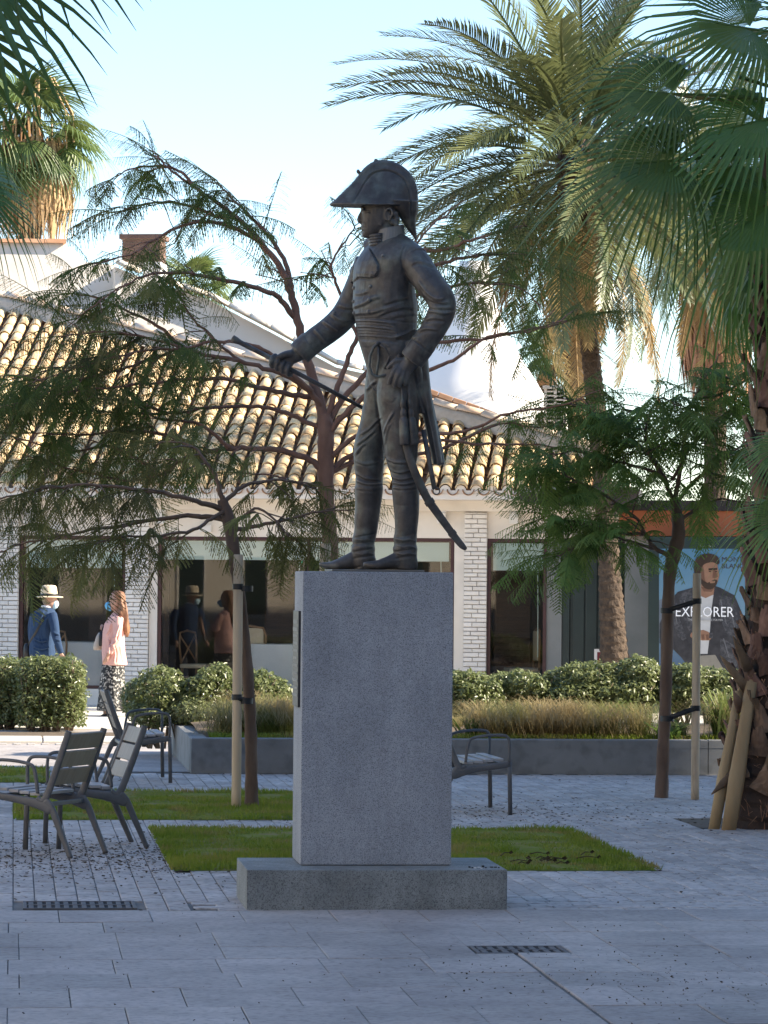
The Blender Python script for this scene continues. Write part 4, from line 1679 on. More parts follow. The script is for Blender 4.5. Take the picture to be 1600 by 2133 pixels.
feather_tree('feathery_tree', 'tallest feathery tree, its bare red brown trunk rising directly behind the statue', 28.5,
             [(700, 1640, .078), (697, 1450, .072), (692, 1250, .068), (688, 1150, .066), (682, 1050, .066), (679, 980, .070), (678, 930, .07), (678, 890, .07), (676, 862, .055)],
             [(0.0423, 0, .3, [(678, 885), (657, 810), (637, 735), (620, 668), (606, 612), (586, 562), (545, 505), (492, 452), (442, 415), (400, 385), (352, 350), (322, 322)], .42, .9),
              (0.0222, .1, -.6, [(618, 668), (592, 632), (560, 608), (500, 590), (432, 575), (372, 567), (310, 572), (250, 600), (190, 640)], .3, .8),
              (0.0192, .1, .6, [(606, 612), (600, 560), (570, 505), (540, 470), (500, 430), (470, 400), (450, 375)], .3, .8),
              (0.0163, .1, -.4, [(545, 505), (500, 480), (440, 462), (380, 470), (320, 500), (270, 530), (150, 560)], .2, .8),
              (0.0133, .1, .5, [(492, 452), (450, 450), (400, 430), (340, 420), (280, 430), (240, 445)], .2, .8),
              (0.0104, .2, .2, [(400, 385), (380, 360), (340, 345), (280, 350), (240, 370)], .2, .8),
              (0.0222, 0, -.7, [(672, 850), (640, 810), (600, 785), (560, 770), (500, 752), (440, 742), (380, 725), (300, 702), (220, 692), (120, 700)], .28, .95),
              (0.0163, -.1, -.9, [(650, 815), (610, 780), (560, 735), (500, 715), (440, 712), (370, 728), (300, 730), (180, 760), (60, 800)], .3, .95),
              (0.0252, 0, -.3, [(682, 990), (645, 958), (600, 942), (540, 934), (480, 934), (420, 942), (372, 964), (335, 990), (270, 1000), (180, 985), (60, 950)], .22, .95),
              (0.0163, 0, .6, [(680, 900), (620, 870), (560, 850), (500, 845), (430, 850), (350, 862), (250, 860), (140, 850), (30, 860)], .25, .95),
              (0.0207, .1, -.8, [(660, 830), (610, 822), (550, 810), (480, 790), (400, 790), (300, 800), (200, 810), (100, 825)], .25, .95),
              (0.0148, 0, -.5, [(420, 942), (380, 920), (320, 900), (240, 900), (160, 905), (60, 900)], .1, .95),
              (0.0133, -.2, .4, [(480, 934), (440, 900), (400, 880), (330, 870), (260, 830), (180, 790)], .2, .9),
              (0.0118, -.2, .4, [(380, 725), (330, 680), (270, 650), (200, 620), (120, 610)], .3, .7),
              (0.0089, 0, .3, [(500, 752), (460, 720), (430, 690), (390, 650), (370, 600), (360, 575)], .4, .7),
              (0.0222, 0, .2, [(676, 880), (700, 815), (722, 755), (745, 700), (775, 640), (815, 580), (860, 520), (900, 470), (940, 440)], .55, .95),
              (0.0163, .1, .7, [(815, 580), (880, 560), (950, 540), (1020, 530), (1090, 530), (1150, 560)], .15, .95),
              (0.0148, .1, -.5, [(860, 520), (920, 520), (980, 500), (1040, 480), (1100, 470)], .15, .95),
              (0.0148, .1, .3, [(775, 640), (850, 620), (930, 600), (1000, 590), (1080, 600), (1130, 640)], .2, .8),
              (0.0133, .1, .2, [(745, 700), (720, 640), (700, 590), (690, 550), (720, 500), (740, 470)], .3, .6),
              (0.0222, 0, -.6, [(680, 910), (730, 850), (800, 800), (888, 772), (945, 750), (1003, 708), (1080, 690), (1180, 668)], .62, .5),
              (0.0222, 0, .5, [(676, 890), (740, 800), (820, 740), (912, 714), (1000, 707), (1100, 690), (1210, 660)], .66, .5),
              (0.0192, 0, .3, [(686, 985), (730, 950), (800, 930), (905, 918), (1000, 925), (1100, 925), (1215, 940)], .6, .8),
              (0.0178, 0, -.7, [(684, 960), (730, 915), (790, 900), (905, 905), (980, 895), (1060, 860), (1140, 850), (1220, 830)], .6, .8),
              (0.0163, 0, .7, [(684, 990), (740, 960), (800, 950), (900, 940), (1000, 900), (1050, 880), (1120, 890), (1200, 880)], .6, .75),
              (0.0104, 0, -.8, [(380, 725), (320, 745), (250, 770), (170, 790), (70, 830), (0, 850)], .05, .98),
              (0.0104, 0, .5, [(300, 702), (240, 730), (170, 760), (100, 770), (20, 790)], .05, .98),
              (0.0104, .2, -.3, [(350, 862), (290, 840), (220, 830), (150, 820), (70, 790)], .05, .98),
              (0.0104, -.2, .1, [(330, 990), (280, 950), (220, 930), (150, 940), (60, 920), (0, 900)], .05, .98),
              (0.0118, 0, -.4, [(690, 1010), (640, 1010), (600, 1000), (560, 990), (500, 985)], .3, .7),
              ], FEA + FEC, M_BARK, 3, 300, 330, .08, size=(.72, 1.3))

feather_tree('feathery_tree', 'small feathery tree with leaning trunk tied to a pale stake on the left lawn', 26.0,
             [(524, 1688, .060), (525, 1640, .050), (523, 1560, .047), (519, 1460, .046), (510, 1340, .046), (497, 1220, .046), (484, 1130, .048), (472, 1070, .048), (463, 1040, .036)],
             [(0.0186, 0, -.5, [(470, 1062), (430, 1050), (390, 1040), (300, 1020), (180, 1010), (60, 1025), (-40, 1050)], .25, .9),
              (0.0186, 0, .5, [(476, 1085), (430, 1076), (380, 1075), (280, 1090), (170, 1108), (60, 1130), (0, 1150)], .2, .85),
              (0.0161, 0, .2, [(463, 1042), (452, 1000), (425, 955), (390, 925), (330, 920)], .4, .8),
              (0.0149, 0, .1, [(486, 1106), (520, 1098), (580, 1085), (650, 1068), (700, 1058)], .25, .45),
              (0.0136, 0, .5, [(466, 1045), (505, 1015), (560, 1000), (620, 1005), (660, 1020)], .35, .6),
              (0.0124, 0, -.7, [(470, 1060), (440, 1080), (400, 1105), (330, 1115), (250, 1120), (180, 1135)], .2, .85),
              (0.0099, 0, -.2, [(484, 1110), (500, 1080), (540, 1060), (580, 1090), (600, 1120)], .3, .6),
              ], FEA, M_BARK2, 5, 280, 0, .085, down=.4)

feather_tree('feathery_tree', 'bushy green feathery tree standing on the paving before the advertising panel', 27.8,
             [(1378, 1650, .06), (1381, 1600, .052), (1385, 1480, .05), (1389, 1350, .05), (1394, 1220, .05), (1404, 1155, .058), (1413, 1115, .056), (1410, 1070, .045), (1405, 1040, .036)],
             [(0.0158, 0, -.4, [(1402, 1158), (1365, 1142), (1345, 1112), (1325, 1080), (1270, 1040), (1210, 1005), (1170, 985)], .2, .95),
              (0.0158, 0, .4, [(1406, 1062), (1380, 985), (1330, 925), (1280, 885), (1220, 850), (1190, 830)], .14, .95),
              (0.0158, 0, .1, [(1406, 1055), (1420, 965), (1430, 890), (1445, 830), (1475, 775), (1500, 740)], .12, .95),
              (0.0139, 0, -.5, [(1408, 1050), (1450, 1000), (1500, 960), (1560, 920), (1630, 890)], .12, .95),
              (0.0102, 0, -.2, [(1345, 1112), (1300, 1112), (1245, 1100), (1190, 1085), (1130, 1075)], .2, .85),
              (0.0093, 0, -.6, [(1365, 1142), (1320, 1130), (1270, 1120), (1210, 1135), (1160, 1160)], .25, .9),
              (0.0112, 0, .2, [(1412, 1085), (1460, 1055), (1520, 1040), (1600, 1070)], .65, .8),
              (0.0102, 0, .6, [(1400, 1000), (1440, 930), (1500, 870), (1560, 830), (1640, 800)], .2, .95),
              (0.0102, 0, -.6, [(1390, 1010), (1350, 940), (1350, 870), (1380, 830), (1420, 850)], .2, .95),
              (0.0093, 0, -.2, [(1380, 985), (1300, 965), (1240, 950), (1180, 940), (1140, 960)], .2, .95),
              (0.0084, 0, .4, [(1430, 890), (1380, 870), (1320, 860), (1280, 840)], .2, .95),
              (0.0084, 0, -.4, [(1445, 830), (1500, 820), (1560, 790), (1600, 760)], .2, .95),
              ], FEB, M_BARK2, 7, 300, 560, .058, size=(.68, 1.2), down=.3)


# ---- stakes with black ties
def stake(px, pyt, pyb, d, r, label, ties, tx):
    b = at(px, pyb, d)
    b.z = 0
    tp = at(px + (pyb - pyt) * .009, pyt, d)
    t = thing('tree_stake', b, label, 'stake', 'pale round tree stakes')
    mb = MB()
    k = 14
    mb.loft([V((b.x, b.y, -.02)).lerp(tp, i / k) for i in range(k)] + [tp - V((0, 0, .004)), tp], [r * (1 + .012 * math.sin(i * 2.1)) for i in range(k)] + [r, r * .93], n=16)
    obj('pole', mb, M_POLE, t, True)
    for (y0, y1) in ties:
        a = at(px + (pyb - y0) * .009, y0, d)
        c = at(tx, y1, d + .02)
        mb = MB()
        for (q, rr) in ((a, r + .006), (c, .056)):
            mb.loft([q - V((0, 0, .022)), q + V((0, 0, .022))], [rr, rr], n=14, cap=False)
        dirv = (c - a).normalized()
        for sg in (-1, 1):
            o = VIEW * (sg * (r + .004))
            mb.loft([a + o, a.lerp(c, .5) + o * .9, c + o], .004, .02, n=6, vdir=dirv.cross(VIEW))
        obj('strap', mb, M_STRAP, t, True)
    return t


stake(492, 1155, 1685, 25.85, .037, 'pale round stake tied to the leaning trunk on the left lawn', [(1222, 1226), (1452, 1460)], 512)
stake(1448, 1194, 1652, 27.6, .034, 'pale round stake tied beside the bushy tree before the advertising panel', [(1252, 1272), (1475, 1497)], 1390)
stake(673, 1132, 1640, 28.1, .045, 'pale round stake beside the red trunk behind the statue boots', [(1300, 1304)], 697)


# ---------------------------------------------------------------- pinnate palm leaf (tip along +x)
def date_mesh(seed, m, L=3.0, arch=0.35, n=74, ll=0.46, vee=.45, name='frond'):
    rg = random.Random(seed)
    mb = MB()

    def P(t):
        return V((L * (t - arch * .22 * t ** 3), 0, L * (.12 * t - arch * t ** 2.2)))
    k = 10
    for i in range(k):
        a, b = P(i / k), P((i + 1) / k)
        w0, w1 = .028 * (1 - i / k) + .006, .028 * (1 - (i + 1) / k) + .006
        mb.add([a + V((0, w0, 0)), b + V((0, w1, 0)), b + V((0, 0, -w1 * .8)), a + V((0, 0, -w0 * .8)), a - V((0, w0, 0)), b - V((0, w1, 0))], [(0, 1, 2, 3), (3, 2, 5, 4), (0, 4, 5, 1)])
    for i in range(n):
        t = .16 + .84 * (i + .5) / n
        l = ll * (math.sin(math.pi * (0.14 + .80 * t)) ** .7) * rg.uniform(.85, 1.12)
        tan = (P(min(1, t + .02)) - P(t - .02)).normalized()
        nrm = V((0, 1, 0)).cross(tan) * -1
        if nrm.z < 0:
            nrm = -nrm
        for sg in (-1, 1):
            fwd = .55 + .9 * t
            d = (V((0, sg, 0)) + nrm * (vee + rg.uniform(-.2, .2)) + tan * fwd * rg.uniform(.85, 1.15)).normalized()
            w = .015 * (1 - .3 * t)
            wv = d.cross(nrm).normalized()
            a = P(t)
            m1 = a + d * (l * .5) + V((0, 0, -l * .03))
            e = a + d * l + V((0, 0, -l * rg.uniform(.1, .28)))
            mb.add([a + wv * w * .6, a - wv * w * .6, m1 - wv * w, m1 + wv * w, e], [(0, 1, 2, 3), (3, 2, 4)])
    return mb.mesh(name, m)


DATE = [date_mesh(1, M_DATE, arch=.30, vee=.55), date_mesh(2, M_DATE, arch=.52), date_mesh(3, M_DATE, arch=.60), date_mesh(4, M_DATE, arch=.36, ll=.42)]
DATED = [date_mesh(5, M_DATED, arch=.30, ll=.42, vee=.1), date_mesh(6, M_DATED, arch=.5, ll=.38, vee=-.1)]


def palm_trunk(pts, n=22, rows=None, amp=.16, m=None, parent=None, pitchv=.10):
    """pts (x, y, z, r); leaf scars as a staggered relief"""
    P = catmull(pts, 8)
    L = [0]
    for i in range(len(P) - 1):
        L.append(L[-1] + np.linalg.norm(P[i + 1][:3] - P[i][:3]))
    k = max(10, int(L[-1] / .035))
    out = []
    for i in range(k + 1):
        s = L[-1] * i / k
        j = min(len(P) - 2, int(np.searchsorted(L, s, 'right') - 1))
        f = (s - L[j]) / max(1e-6, L[j + 1] - L[j])
        out.append((P[j] * (1 - f) + P[j + 1] * f, s))
    tot = L[-1]

    def fn(t, a):
        s = t * tot / pitchv
        row = math.floor(s)
        fr = s - row
        c = (a / (2 * math.pi) * 9 + .5 * (row % 2)) % 1.0
        bump = (1 - fr) * (1 - abs(c - .5) * 1.6)
        return 1 + amp * (bump - .25) + .05 * mnoise.noise(V((math.cos(a) * 2, math.sin(a) * 2, s * .8)))
    mb = MB().loft([q[:3] for q, s in out], [q[3] for q, s in out], n=n, fn=fn)
    return obj('trunk', mb, m, parent, False)


def date_palm(label, d, trunk, cx, cy, nfr, ndead, seed, scale=1.0, group='tall date palms behind the restaurant', emin=-55):
    rg = random.Random(seed)
    base = at(trunk[0][0], trunk[0][1], d)
    base.z = 0
    t = thing('date_palm', base, label, 'palm tree', group)
    pts = [tuple(at(px, py, d)) + (r,) for px, py, r in trunk]
    pts = [(base.x, base.y, -.02, pts[0][3] * 1.05)] + pts[1:]
    palm_trunk(pts, m=M_PALMT, parent=t, n=24)
    c = at(cx, cy, d)
    top = V(pts[-1][:3])
    # fibrous head under the leaves
    mb = MB().loft([top - V((0, 0, .5)), top, top.lerp(c, .5), c, c + V((0, 0, .35))], [pts[-1][3], pts[-1][3] * 1.5, pts[-1][3] * 1.7, pts[-1][3] * 1.3, .05], n=16,
                   fn=lambda s, a: 1 + .15 * math.sin(a * 7 + s * 20) * math.sin(a * 3 + 1))
    obj('leaf_head', mb, M_PALMD, t)
    ga = 2.39996
    for i in range(nfr):
        f = (i + .5) / nfr
        el = 80 - (80 - emin) * f ** .8 + rg.uniform(-7, 7)
        az = i * ga + rg.uniform(-.2, .2)
        e = rad(el)
        dirv = V((math.cos(az) * math.cos(e), math.sin(az) * math.cos(e), math.sin(e)))
        k = 0 if el > 62 else (1 if el > 28 else (2 if el > 0 else 3))
        p = c + V((math.cos(az), math.sin(az), 0)) * .16 - V((0, 0, .55 * f))
        up = V((0, 0, 1)) if el < 75 else V((-math.cos(az), -math.sin(az), .3))
        roll = Matrix.Rotation(rg.uniform(-.5, .5), 4, 'X')
        inst('frond', DATE[k], t, frame_matrix(p, dirv, up, scale * rg.uniform(.88, 1.08)) @ roll)
    for i in range(ndead):
        az = rg.uniform(0, 6.283)
        e = rad(rg.uniform(-86, -58))
        dirv = V((math.cos(az) * math.cos(e), math.sin(az) * math.cos(e), math.sin(e)))
        p = c + V((math.cos(az), math.sin(az), 0)) * .2 - V((0, 0, .5 + rg.uniform(0, .5)))
        inst('dry_frond', rg.choice(DATED), t, frame_matrix(p, dirv, V((math.cos(az), math.sin(az), .2)), scale * rg.uniform(.6, .95)) @ Matrix.Rotation(rg.uniform(-.8, .8), 4, 'X'))
    return t


date_palm('tall date palm with sunlit arching fronds, its trunk rising in front of the restaurant', 45.0,
          [(1282, 1420, .20), (1279, 1360, .185), (1272, 1230, .155), (1266, 1120, .135), (1256, 1000, .13), (1243, 860, .13), (1228, 720, .12), (1214, 620, .12), (1203, 500, .13), (1198, 390, .15)],
          1195, 292, 84, 12, 21, 1.10, emin=-36)
date_palm('second date palm with paler trunk standing close behind the tallest one', 51.0,
          [(1200, 1300, .15), (1198, 1000, .14), (1196, 780, .135), (1194, 650, .14), (1200, 520, .17)],
          1262, 400, 34, 8, 23, .82, emin=-30)
date_palm('date palm with long hanging dry fronds farther back at right', 54.0,
          [(1606, 1300, .15), (1600, 900, .14), (1575, 650, .14), (1525, 510, .15), (1500, 440, .16)],
          1492, 375, 38, 10, 29, .9, emin=-50)


# ---------------------------------------------------------------- fan leaf: hub at the origin, blade along +x, face up +z
def fan_mesh(seed, m, R=1.0, n=38, spread=115, droop=.35, fold=.25, pet=1.0, split=.45, name='frond', tipdroop=.5):
    rg = random.Random(seed)
    mb = MB()
    mb.loft([V((-pet, 0, pet * .06)), V((-pet * .5, 0, .05)), V((0, 0, 0)), V((R * .25, 0, -.01))], [.022, .017, .012, .004], [.016, .012, .009, .003], n=6, vdir=(0, 0, 1))
    for i in range(n):
        f = (i + .5) / n * 2 - 1
        a = rad(spread) * f
        Ri = R * (1 - .30 * abs(f) ** 1.6) * rg.uniform(.93, 1.05)
        d = V((math.cos(a), math.sin(a), 0))
        half = rad(spread) / n
        wv = V((-math.sin(a), math.cos(a), 0))
        rows = []
        hang = rg.uniform(.7, 1.4)
        for (t, wk) in ((.03, 1.0), (.22, 1.0), (split, 1.0), (.68, .50), (.86, .28), (1.0, .04)):
            r = Ri * t
            w = math.tan(half) * min(r, Ri * split) * wk
            z = fold * abs(math.sin(a)) * r * (1 - .4 * t) - droop * R * t ** 2 - (tipdroop * hang * R * max(0, t - split) ** 2)
            c = d * (r * (1 - .18 * droop * t)) + V((0, 0, z))
            crease = w * .38 if t > .1 else 0
            rows.append((c + wv * w, c + V((0, 0, -crease)), c - wv * w))
        base = len(mb.v)
        for q in rows:
            mb.v += [tuple(p) for p in q]
        for j in range(len(rows) - 1):
            b0 = base + j * 3
            mb.f += [(b0, b0 + 3, b0 + 4, b0 + 1), (b0 + 1, b0 + 4, b0 + 5, b0 + 2)]
    return mb.mesh(name, m)


FANS = [fan_mesh(i, M_FAN, R=1.0, droop=.22 + .13 * i, n=46, split=.40, tipdroop=1.3, spread=122, fold=.32) for i in range(4)]
FANL = [fan_mesh(10 + i, M_FANL, R=.95, droop=.3 + .2 * i, n=30) for i in range(3)]
FAND = [fan_mesh(20 + i, M_DRY, R=1.0, droop=.9, fold=-.2, spread=70, n=22, tipdroop=.2) for i in range(2)]


def fan_palm(label, d, trunk, cx, cy, nl, seed, meshes, dead=0, skirt=0, scale=1.0, group=None, petl=.9, emin=-40, zbase=None, tm=None, azs=None):
    rg = random.Random(seed)
    base = at(trunk[0][0], trunk[0][1], d)
    base.z = 0
    t = thing('fan_palm', base, label, 'palm tree', group)
    pts = [tuple(at(px, py, d)) + (r,) for px, py, r in trunk]
    pts = [(base.x, base.y, -.02, pts[0][3])] + pts[1:]
    palm_trunk(pts, m=tm or M_PALMT, parent=t, n=18, amp=.06)
    c = at(cx, cy, d)
    for i in range(nl):
        f = (i + .5) / nl
        el = 80 - (80 - emin) * f + rg.uniform(-8, 8)
        az = i * 2.39996 + rg.uniform(-.2, .2)
        e = rad(el)
        dv = V((math.cos(az) * math.cos(e), math.sin(az) * math.cos(e), math.sin(e)))
        hub = c + dv * (petl * scale)
        d2 = (dv - V((0, 0, .35))).normalized()
        inst('frond', meshes[i % len(meshes)], t, frame_matrix(hub, d2, V((0, 0, 1)), scale * rg.uniform(.85, 1.1)) @ Matrix.Rotation(rg.uniform(-.4, .4), 4, 'X'))
    for i in range(dead):
        az = rg.uniform(0, 6.283)
        dv = V((math.cos(az), math.sin(az), -.5)).normalized()
        hub = c + dv * (petl * scale * .55) - V((0, 0, .3))
        inst('dry_frond', FAND[i % 2], t, frame_matrix(hub, V((math.cos(az) * .25, math.sin(az) * .25, -1)), V((math.cos(az), math.sin(az), .2)), scale * rg.uniform(.8, 1.15)))
    return t


# far palms
p = fan_palm('fan palm with brown dry skirt of dead leaves hanging round its trunk at right', 60.0,
             [(1490, 1250, .2), (1490, 900, .2), (1490, 700, .2), (1490, 520, .2)], 1490, 500, 26, 31, FANL, dead=10, scale=1.1, group='fan palms beyond the roofs')
# the skirt: many hanging dry strips round the trunk
M_STRAWD = mat('pale_dry_thatch', (0.42, 0.27, 0.13), (0.62, 0.45, 0.26), 2.0, 0.85, trans=0.2)


def skirt(palm, cc, n, r0, lmin, lmax, stalks, seed, m):
    sk = MB()
    rg = random.Random(seed)
    for i in range(n):
        a = rg.uniform(0, 6.283)
        rr = r0 * rg.uniform(.75, 1.0)
        zt = rg.uniform(-.1, .35) - (.35 if rg.random() < .3 else 0)
        ln = rg.uniform(lmin, lmax)
        x0, y0 = math.cos(a), math.sin(a)
        p0 = cc + V((x0 * rr * .8, y0 * rr * .8, zt))
        p1 = cc + V((x0 * rr * 1.03, y0 * rr * 1.03, zt - ln * .5))
        p2 = cc + V((x0 * rr * .86 + rg.gauss(0, .05), y0 * rr * .86 + rg.gauss(0, .05), zt - ln))
        tv = V((-y0, x0, 0)) * rg.uniform(.012, .03)
        sk.add([p0 - tv, p0 + tv, p1 + tv * 1.2, p1 - tv * 1.2, p2], [(0, 1, 2, 3), (3, 2, 4)])
    for i in range(stalks):
        a = rg.uniform(0, 6.283)
        p0 = cc + V((math.cos(a) * .25, math.sin(a) * .25, 1.35))
        p1 = cc + V((math.cos(a) * r0 * .94, math.sin(a) * r0 * .94, .75))
        p2 = cc + V((math.cos(a) * r0, math.sin(a) * r0, .05))
        sk.loft([p0, p1, p2], [.02, .018, .014], n=5, cap=False)
    props(obj('dry_skirt', sk, m, palm), kind='stuff')


skirt(p, at(1492, 640, 60.0), 620, .66, 1.1, 1.75, 26, 77, M_DRY)
p = fan_palm('fan palm with sunlit green and straw coloured leaves beyond the white wall at left', 56.0,
         [(62, 1250, .2), (62, 900, .2), (62, 600, .2), (62, 330, .2)], 50, 300, 40, 33, FANL, dead=44, scale=.95, group='fan palms beyond the roofs', emin=-60)
skirt(p, at(78, 330, 56.0), 420, .62, .7, 1.5, 20, 78, M_STRAWD)
fan_palm('low fan palm peeping over the roof just right of the brick chimney', 57.0,
         [(405, 1250, .16), (405, 900, .16), (402, 640, .16)], 402, 610, 20, 35, FANL, dead=3, scale=.62, group='fan palms beyond the roofs', petl=.7)
fan_palm('low dark fan palm behind the white chimney hood', 66.0,
         [(1140, 1250, .16), (1140, 900, .16), (1140, 760, .16)], 1138, 735, 18, 37, FANL, dead=4, scale=.55, group='fan palms beyond the roofs', petl=.7)

# ---------------------------------------------------------------- near right fan palm
ND = 24.5
nb_ = at(1600, 1722, ND)
nb_.z = 0
npalm = thing('fan_palm', nb_, 'large near fan palm with shaggy stalk covered trunk at the right edge', 'palm tree', None)
tp_ = [(1600, 1722, .30), (1605, 1620, .27), (1612, 1450, .22), (1618, 1250, .19), (1622, 1000, .175), (1626, 760, .165), (1632, 520, .16), (1645, 330, .16), (1650, 250, .13)]
pts = [tuple(at(px, py, ND)) + (r,) for px, py, r in tp_]
pts[0] = (nb_.x, nb_.y, -.02, pts[0][3])
palm_trunk(pts, m=M_PALMD, parent=npalm, n=26, amp=.10)


def boot_mesh(seed):
    rg = random.Random(seed)
    L, w = rg.uniform(.15, .22), rg.uniform(.055, .085)
    mb = MB()
    nx, nz = 6, 7
    th = .014
    kick = rg.uniform(.0, .022)
    for side in (0, 1):
        for k in range(nz + 1):
            f = k / nz
            ww = w * (1 - .5 * f ** 1.3) * (1 + .08 * math.sin(f * 9 + seed))
            o = .012 + .045 * f + kick * f ** 3
            for i in range(nx + 1):
                g = i / nx * 2 - 1
                z = L * f + (rg.uniform(-.022, .030) if k == nz else 0)
                x = ww * g + rg.uniform(-.003, .003)
                y_ = o + .020 * (1 - g * g) + rg.uniform(-.004, .004) - side * th
                if side and k == nz:
                    z = mb.v[k * (nx + 1) + i][2] - .004
                mb.v.append((x, y_, z))
    N = (nx + 1) * (nz + 1)
    for k in range(nz):
        for i in range(nx):
            a = k * (nx + 1) + i
            mb.f.append((a, a + nx + 1, a + nx + 2, a + 1))
            mb.f.append((N + a, N + a + 1, N + a + nx + 2, N + a + nx + 1))
        a, b = k * (nx + 1), (k + 1) * (nx + 1)
        mb.f += [(a, N + a, N + b, b), (a + nx, b + nx, N + b + nx, N + a + nx)]
    a = nz * (nx + 1)
    for i in range(nx):
        mb.f.append((a + i, N + a + i, N + a + i + 1, a + i + 1))
    return mb.mesh('leaf_base', M_BOOT, False)


BOOTS = [boot_mesh(i) for i in range(6)]
rg = random.Random(5)
zmax = pts[-2][2]
zc = .12
k = 0
PP = catmull(pts, 10)
while zc < zmax and k < 300:
    q = min(PP, key=lambda p: abs(p[2] - zc))
    a = k * 2.39996 + rg.uniform(-.15, .15)
    rr = q[3] * (1.0 + .05 * rg.random())
    out = V((math.cos(a), math.sin(a), 0))
    M = Matrix.Translation((q[0] + out.x * rr, q[1] + out.y * rr, zc)) @ Matrix((V((out.y, -out.x, 0)) * -1, out, V((0, 0, 1)))).transposed().to_4x4()
    s = rg.uniform(.7, 1.1) * (1.1 if zc < 1.3 else 1.0)
    inst('leaf_base', BOOTS[k % 6], npalm, M @ Matrix.Rotation(rg.uniform(-.16, .08), 4, 'X') @ Matrix.Rotation(rg.uniform(-.45, .45), 4, 'Y') @ Matrix.Diagonal((s, s, s, 1)))
    zc += .0205
    k += 1
# loose fibres round the trunk
fb = MB()
for i in range(1500):
    q = rg.choice(PP)
    a = rg.uniform(0, 6.283)
    o = V((math.cos(a), math.sin(a), 0))
    p0 = V(q[:3]) + o * q[3] * rg.uniform(1.0, 1.22)
    e = p0 + V((rg.gauss(0, .05), rg.gauss(0, .05), rg.gauss(.0, .08))) + o * rg.uniform(0, .05)
    tv = V((-o.y, o.x, 0)) * .003
    fb.add([p0 - tv, p0 + tv, e], [(0, 1, 2)])
props(obj('fibre', fb, M_DRY, npalm), kind='stuff')
# fan leaves placed by where their hubs hang
hubs = [  # (px, py, dz, direction px, facing tilt, scale)
    (1400, 335, -.7, (-1.0, -.05, -.06), (0.1, -.80, .6), 1.05, 1),
    (1400, 195, -.6, (-1.0, .05, .10), (0.1, -.78, .62), .92, 0),
    (1600, 430, -.6, (-.80, -.2, -.55), (-.35, -.75, .55), 1.15, 2),
    (1590, 250, -.7, (-.95, -.25, -.22), (-.1, -.7, .7), 1.10, 1),
    (1560, 60, -.5, (-.85, -.3, .1), (.0, -.8, .6), 1.10, 0),
    (1620, 330, .5, (-.8, .3, -.35), (-.2, -.6, .7), 1.0, 2),
    (1640, 560, .3, (-.55, -.1, -.80), (-.6, -.6, .4), .95, 3),
    (1690, 100, .2, (-.3, -.6, .5), (0, -.6, .7), 1.0, 0),
    (1700, 500, -.4, (.3, -.7, -.5), (0, -.7, .6), 1.0, 2),
    (1800, 250, 0, (.9, .1, -.2), (.2, 0, 1), 1.0, 1),
    (1780, 420, .3, (.7, .3, -.6), (.4, 0, .9), 1.0, 2),
    (1650, 80, .9, (-.1, .8, .3), (0, -.3, 1), 1.0, 1),
    (1535, 340, -.3, (-.9, .2, -.45), (-.2, -.8, .5), .85, 2),
    (1570, 560, .1, (-.7, .3, -.65), (-.4, -.7, .4), .9, 3),
    (1640, 930, -.7, (-.75, -.3, -.45), (-.3, -.7, .6), .55, 1),
    (1640, 1080, -.7, (-.8, -.2, -.40), (-.3, -.7, .6), .62, 0),
]
crown = at(1655, 290, ND)
for (px, py, dz, dr, up, s, k) in hubs:
    hub = at(px, py, ND + dz)
    d = V(dr).normalized()
    me = FANS[k]
    o = inst('frond', me, npalm, frame_matrix(hub, d, V(up).normalized(), s))
    # long stalk from the crown to the hub
    if py < 800:
        st = MB().loft([crown, crown.lerp(hub, .5) + V((0, 0, .10)), hub - d * (.9 * s) if False else hub], [.026, .018, .012], n=8)
        obj('petiole', st, M_PETI, npalm, True)
# the broken stalks leaning on the foot of the trunk
M_SPLIT = mat('split_stalk_wood', (0.30, 0.20, 0.10), (0.44, 0.32, 0.17), 4, 0.8, 0.004, 30, stretch=(1, 1, .15))
for (a, b, dza, dzb, w, lb) in (((1518, 1728), (1566, 1420), -.35, -.22, .052, 'thick split pale prop leaning on the foot of the shaggy palm'),
                               ((1487, 1726), (1540, 1440), -.25, -.15, .04, 'thinner split pale prop behind the thick one at the palm foot')):
    p0, p1 = at(a[0], a[1], ND + dza), at(b[0], b[1], ND + dzb)
    p0.z = -.01
    t = thing('prop_stake', p0, lb, 'stake', 'split props at the palm foot')
    mb = MB()
    mb.loft([p0, p0.lerp(p1, .35), p0.lerp(p1, .7), p1], [w, w * 1.05, w * .95, w * .8], [w * .55, w * .6, w * .55, w * .4], n=12, fn=lambda s, a: 1 + .10 * math.sin(a * 4 + s * 6))
    obj('pole', mb, M_SPLIT, t, True)
    e = MB()
    e.loft([p1 - (p1 - p0) * .01, p1 + (p1 - p0) * .06 + V((.02, 0, 0))], [w * .5, .006], [w * .3, .004], n=6)
    obj('splinter', e, M_SPLIT, t)
# jagged stalk ends sticking out to the left of the trunk
for k, (a, b) in enumerate((((1560, 1440), (1500, 1365)), ((1560, 1395), (1527, 1325)), ((1545, 1480), (1528, 1440)), ((1540, 1600), (1482, 1655)))):
    p0, p1 = at(a[0], a[1], ND - .2), at(b[0], b[1], ND - .3)
    mb = MB().loft([p0, p0.lerp(p1, .6), p1], [.04, .028, .004], [.016, .012, .003], n=8)
    obj('stalk_end', mb, M_BOOT, npalm, True)

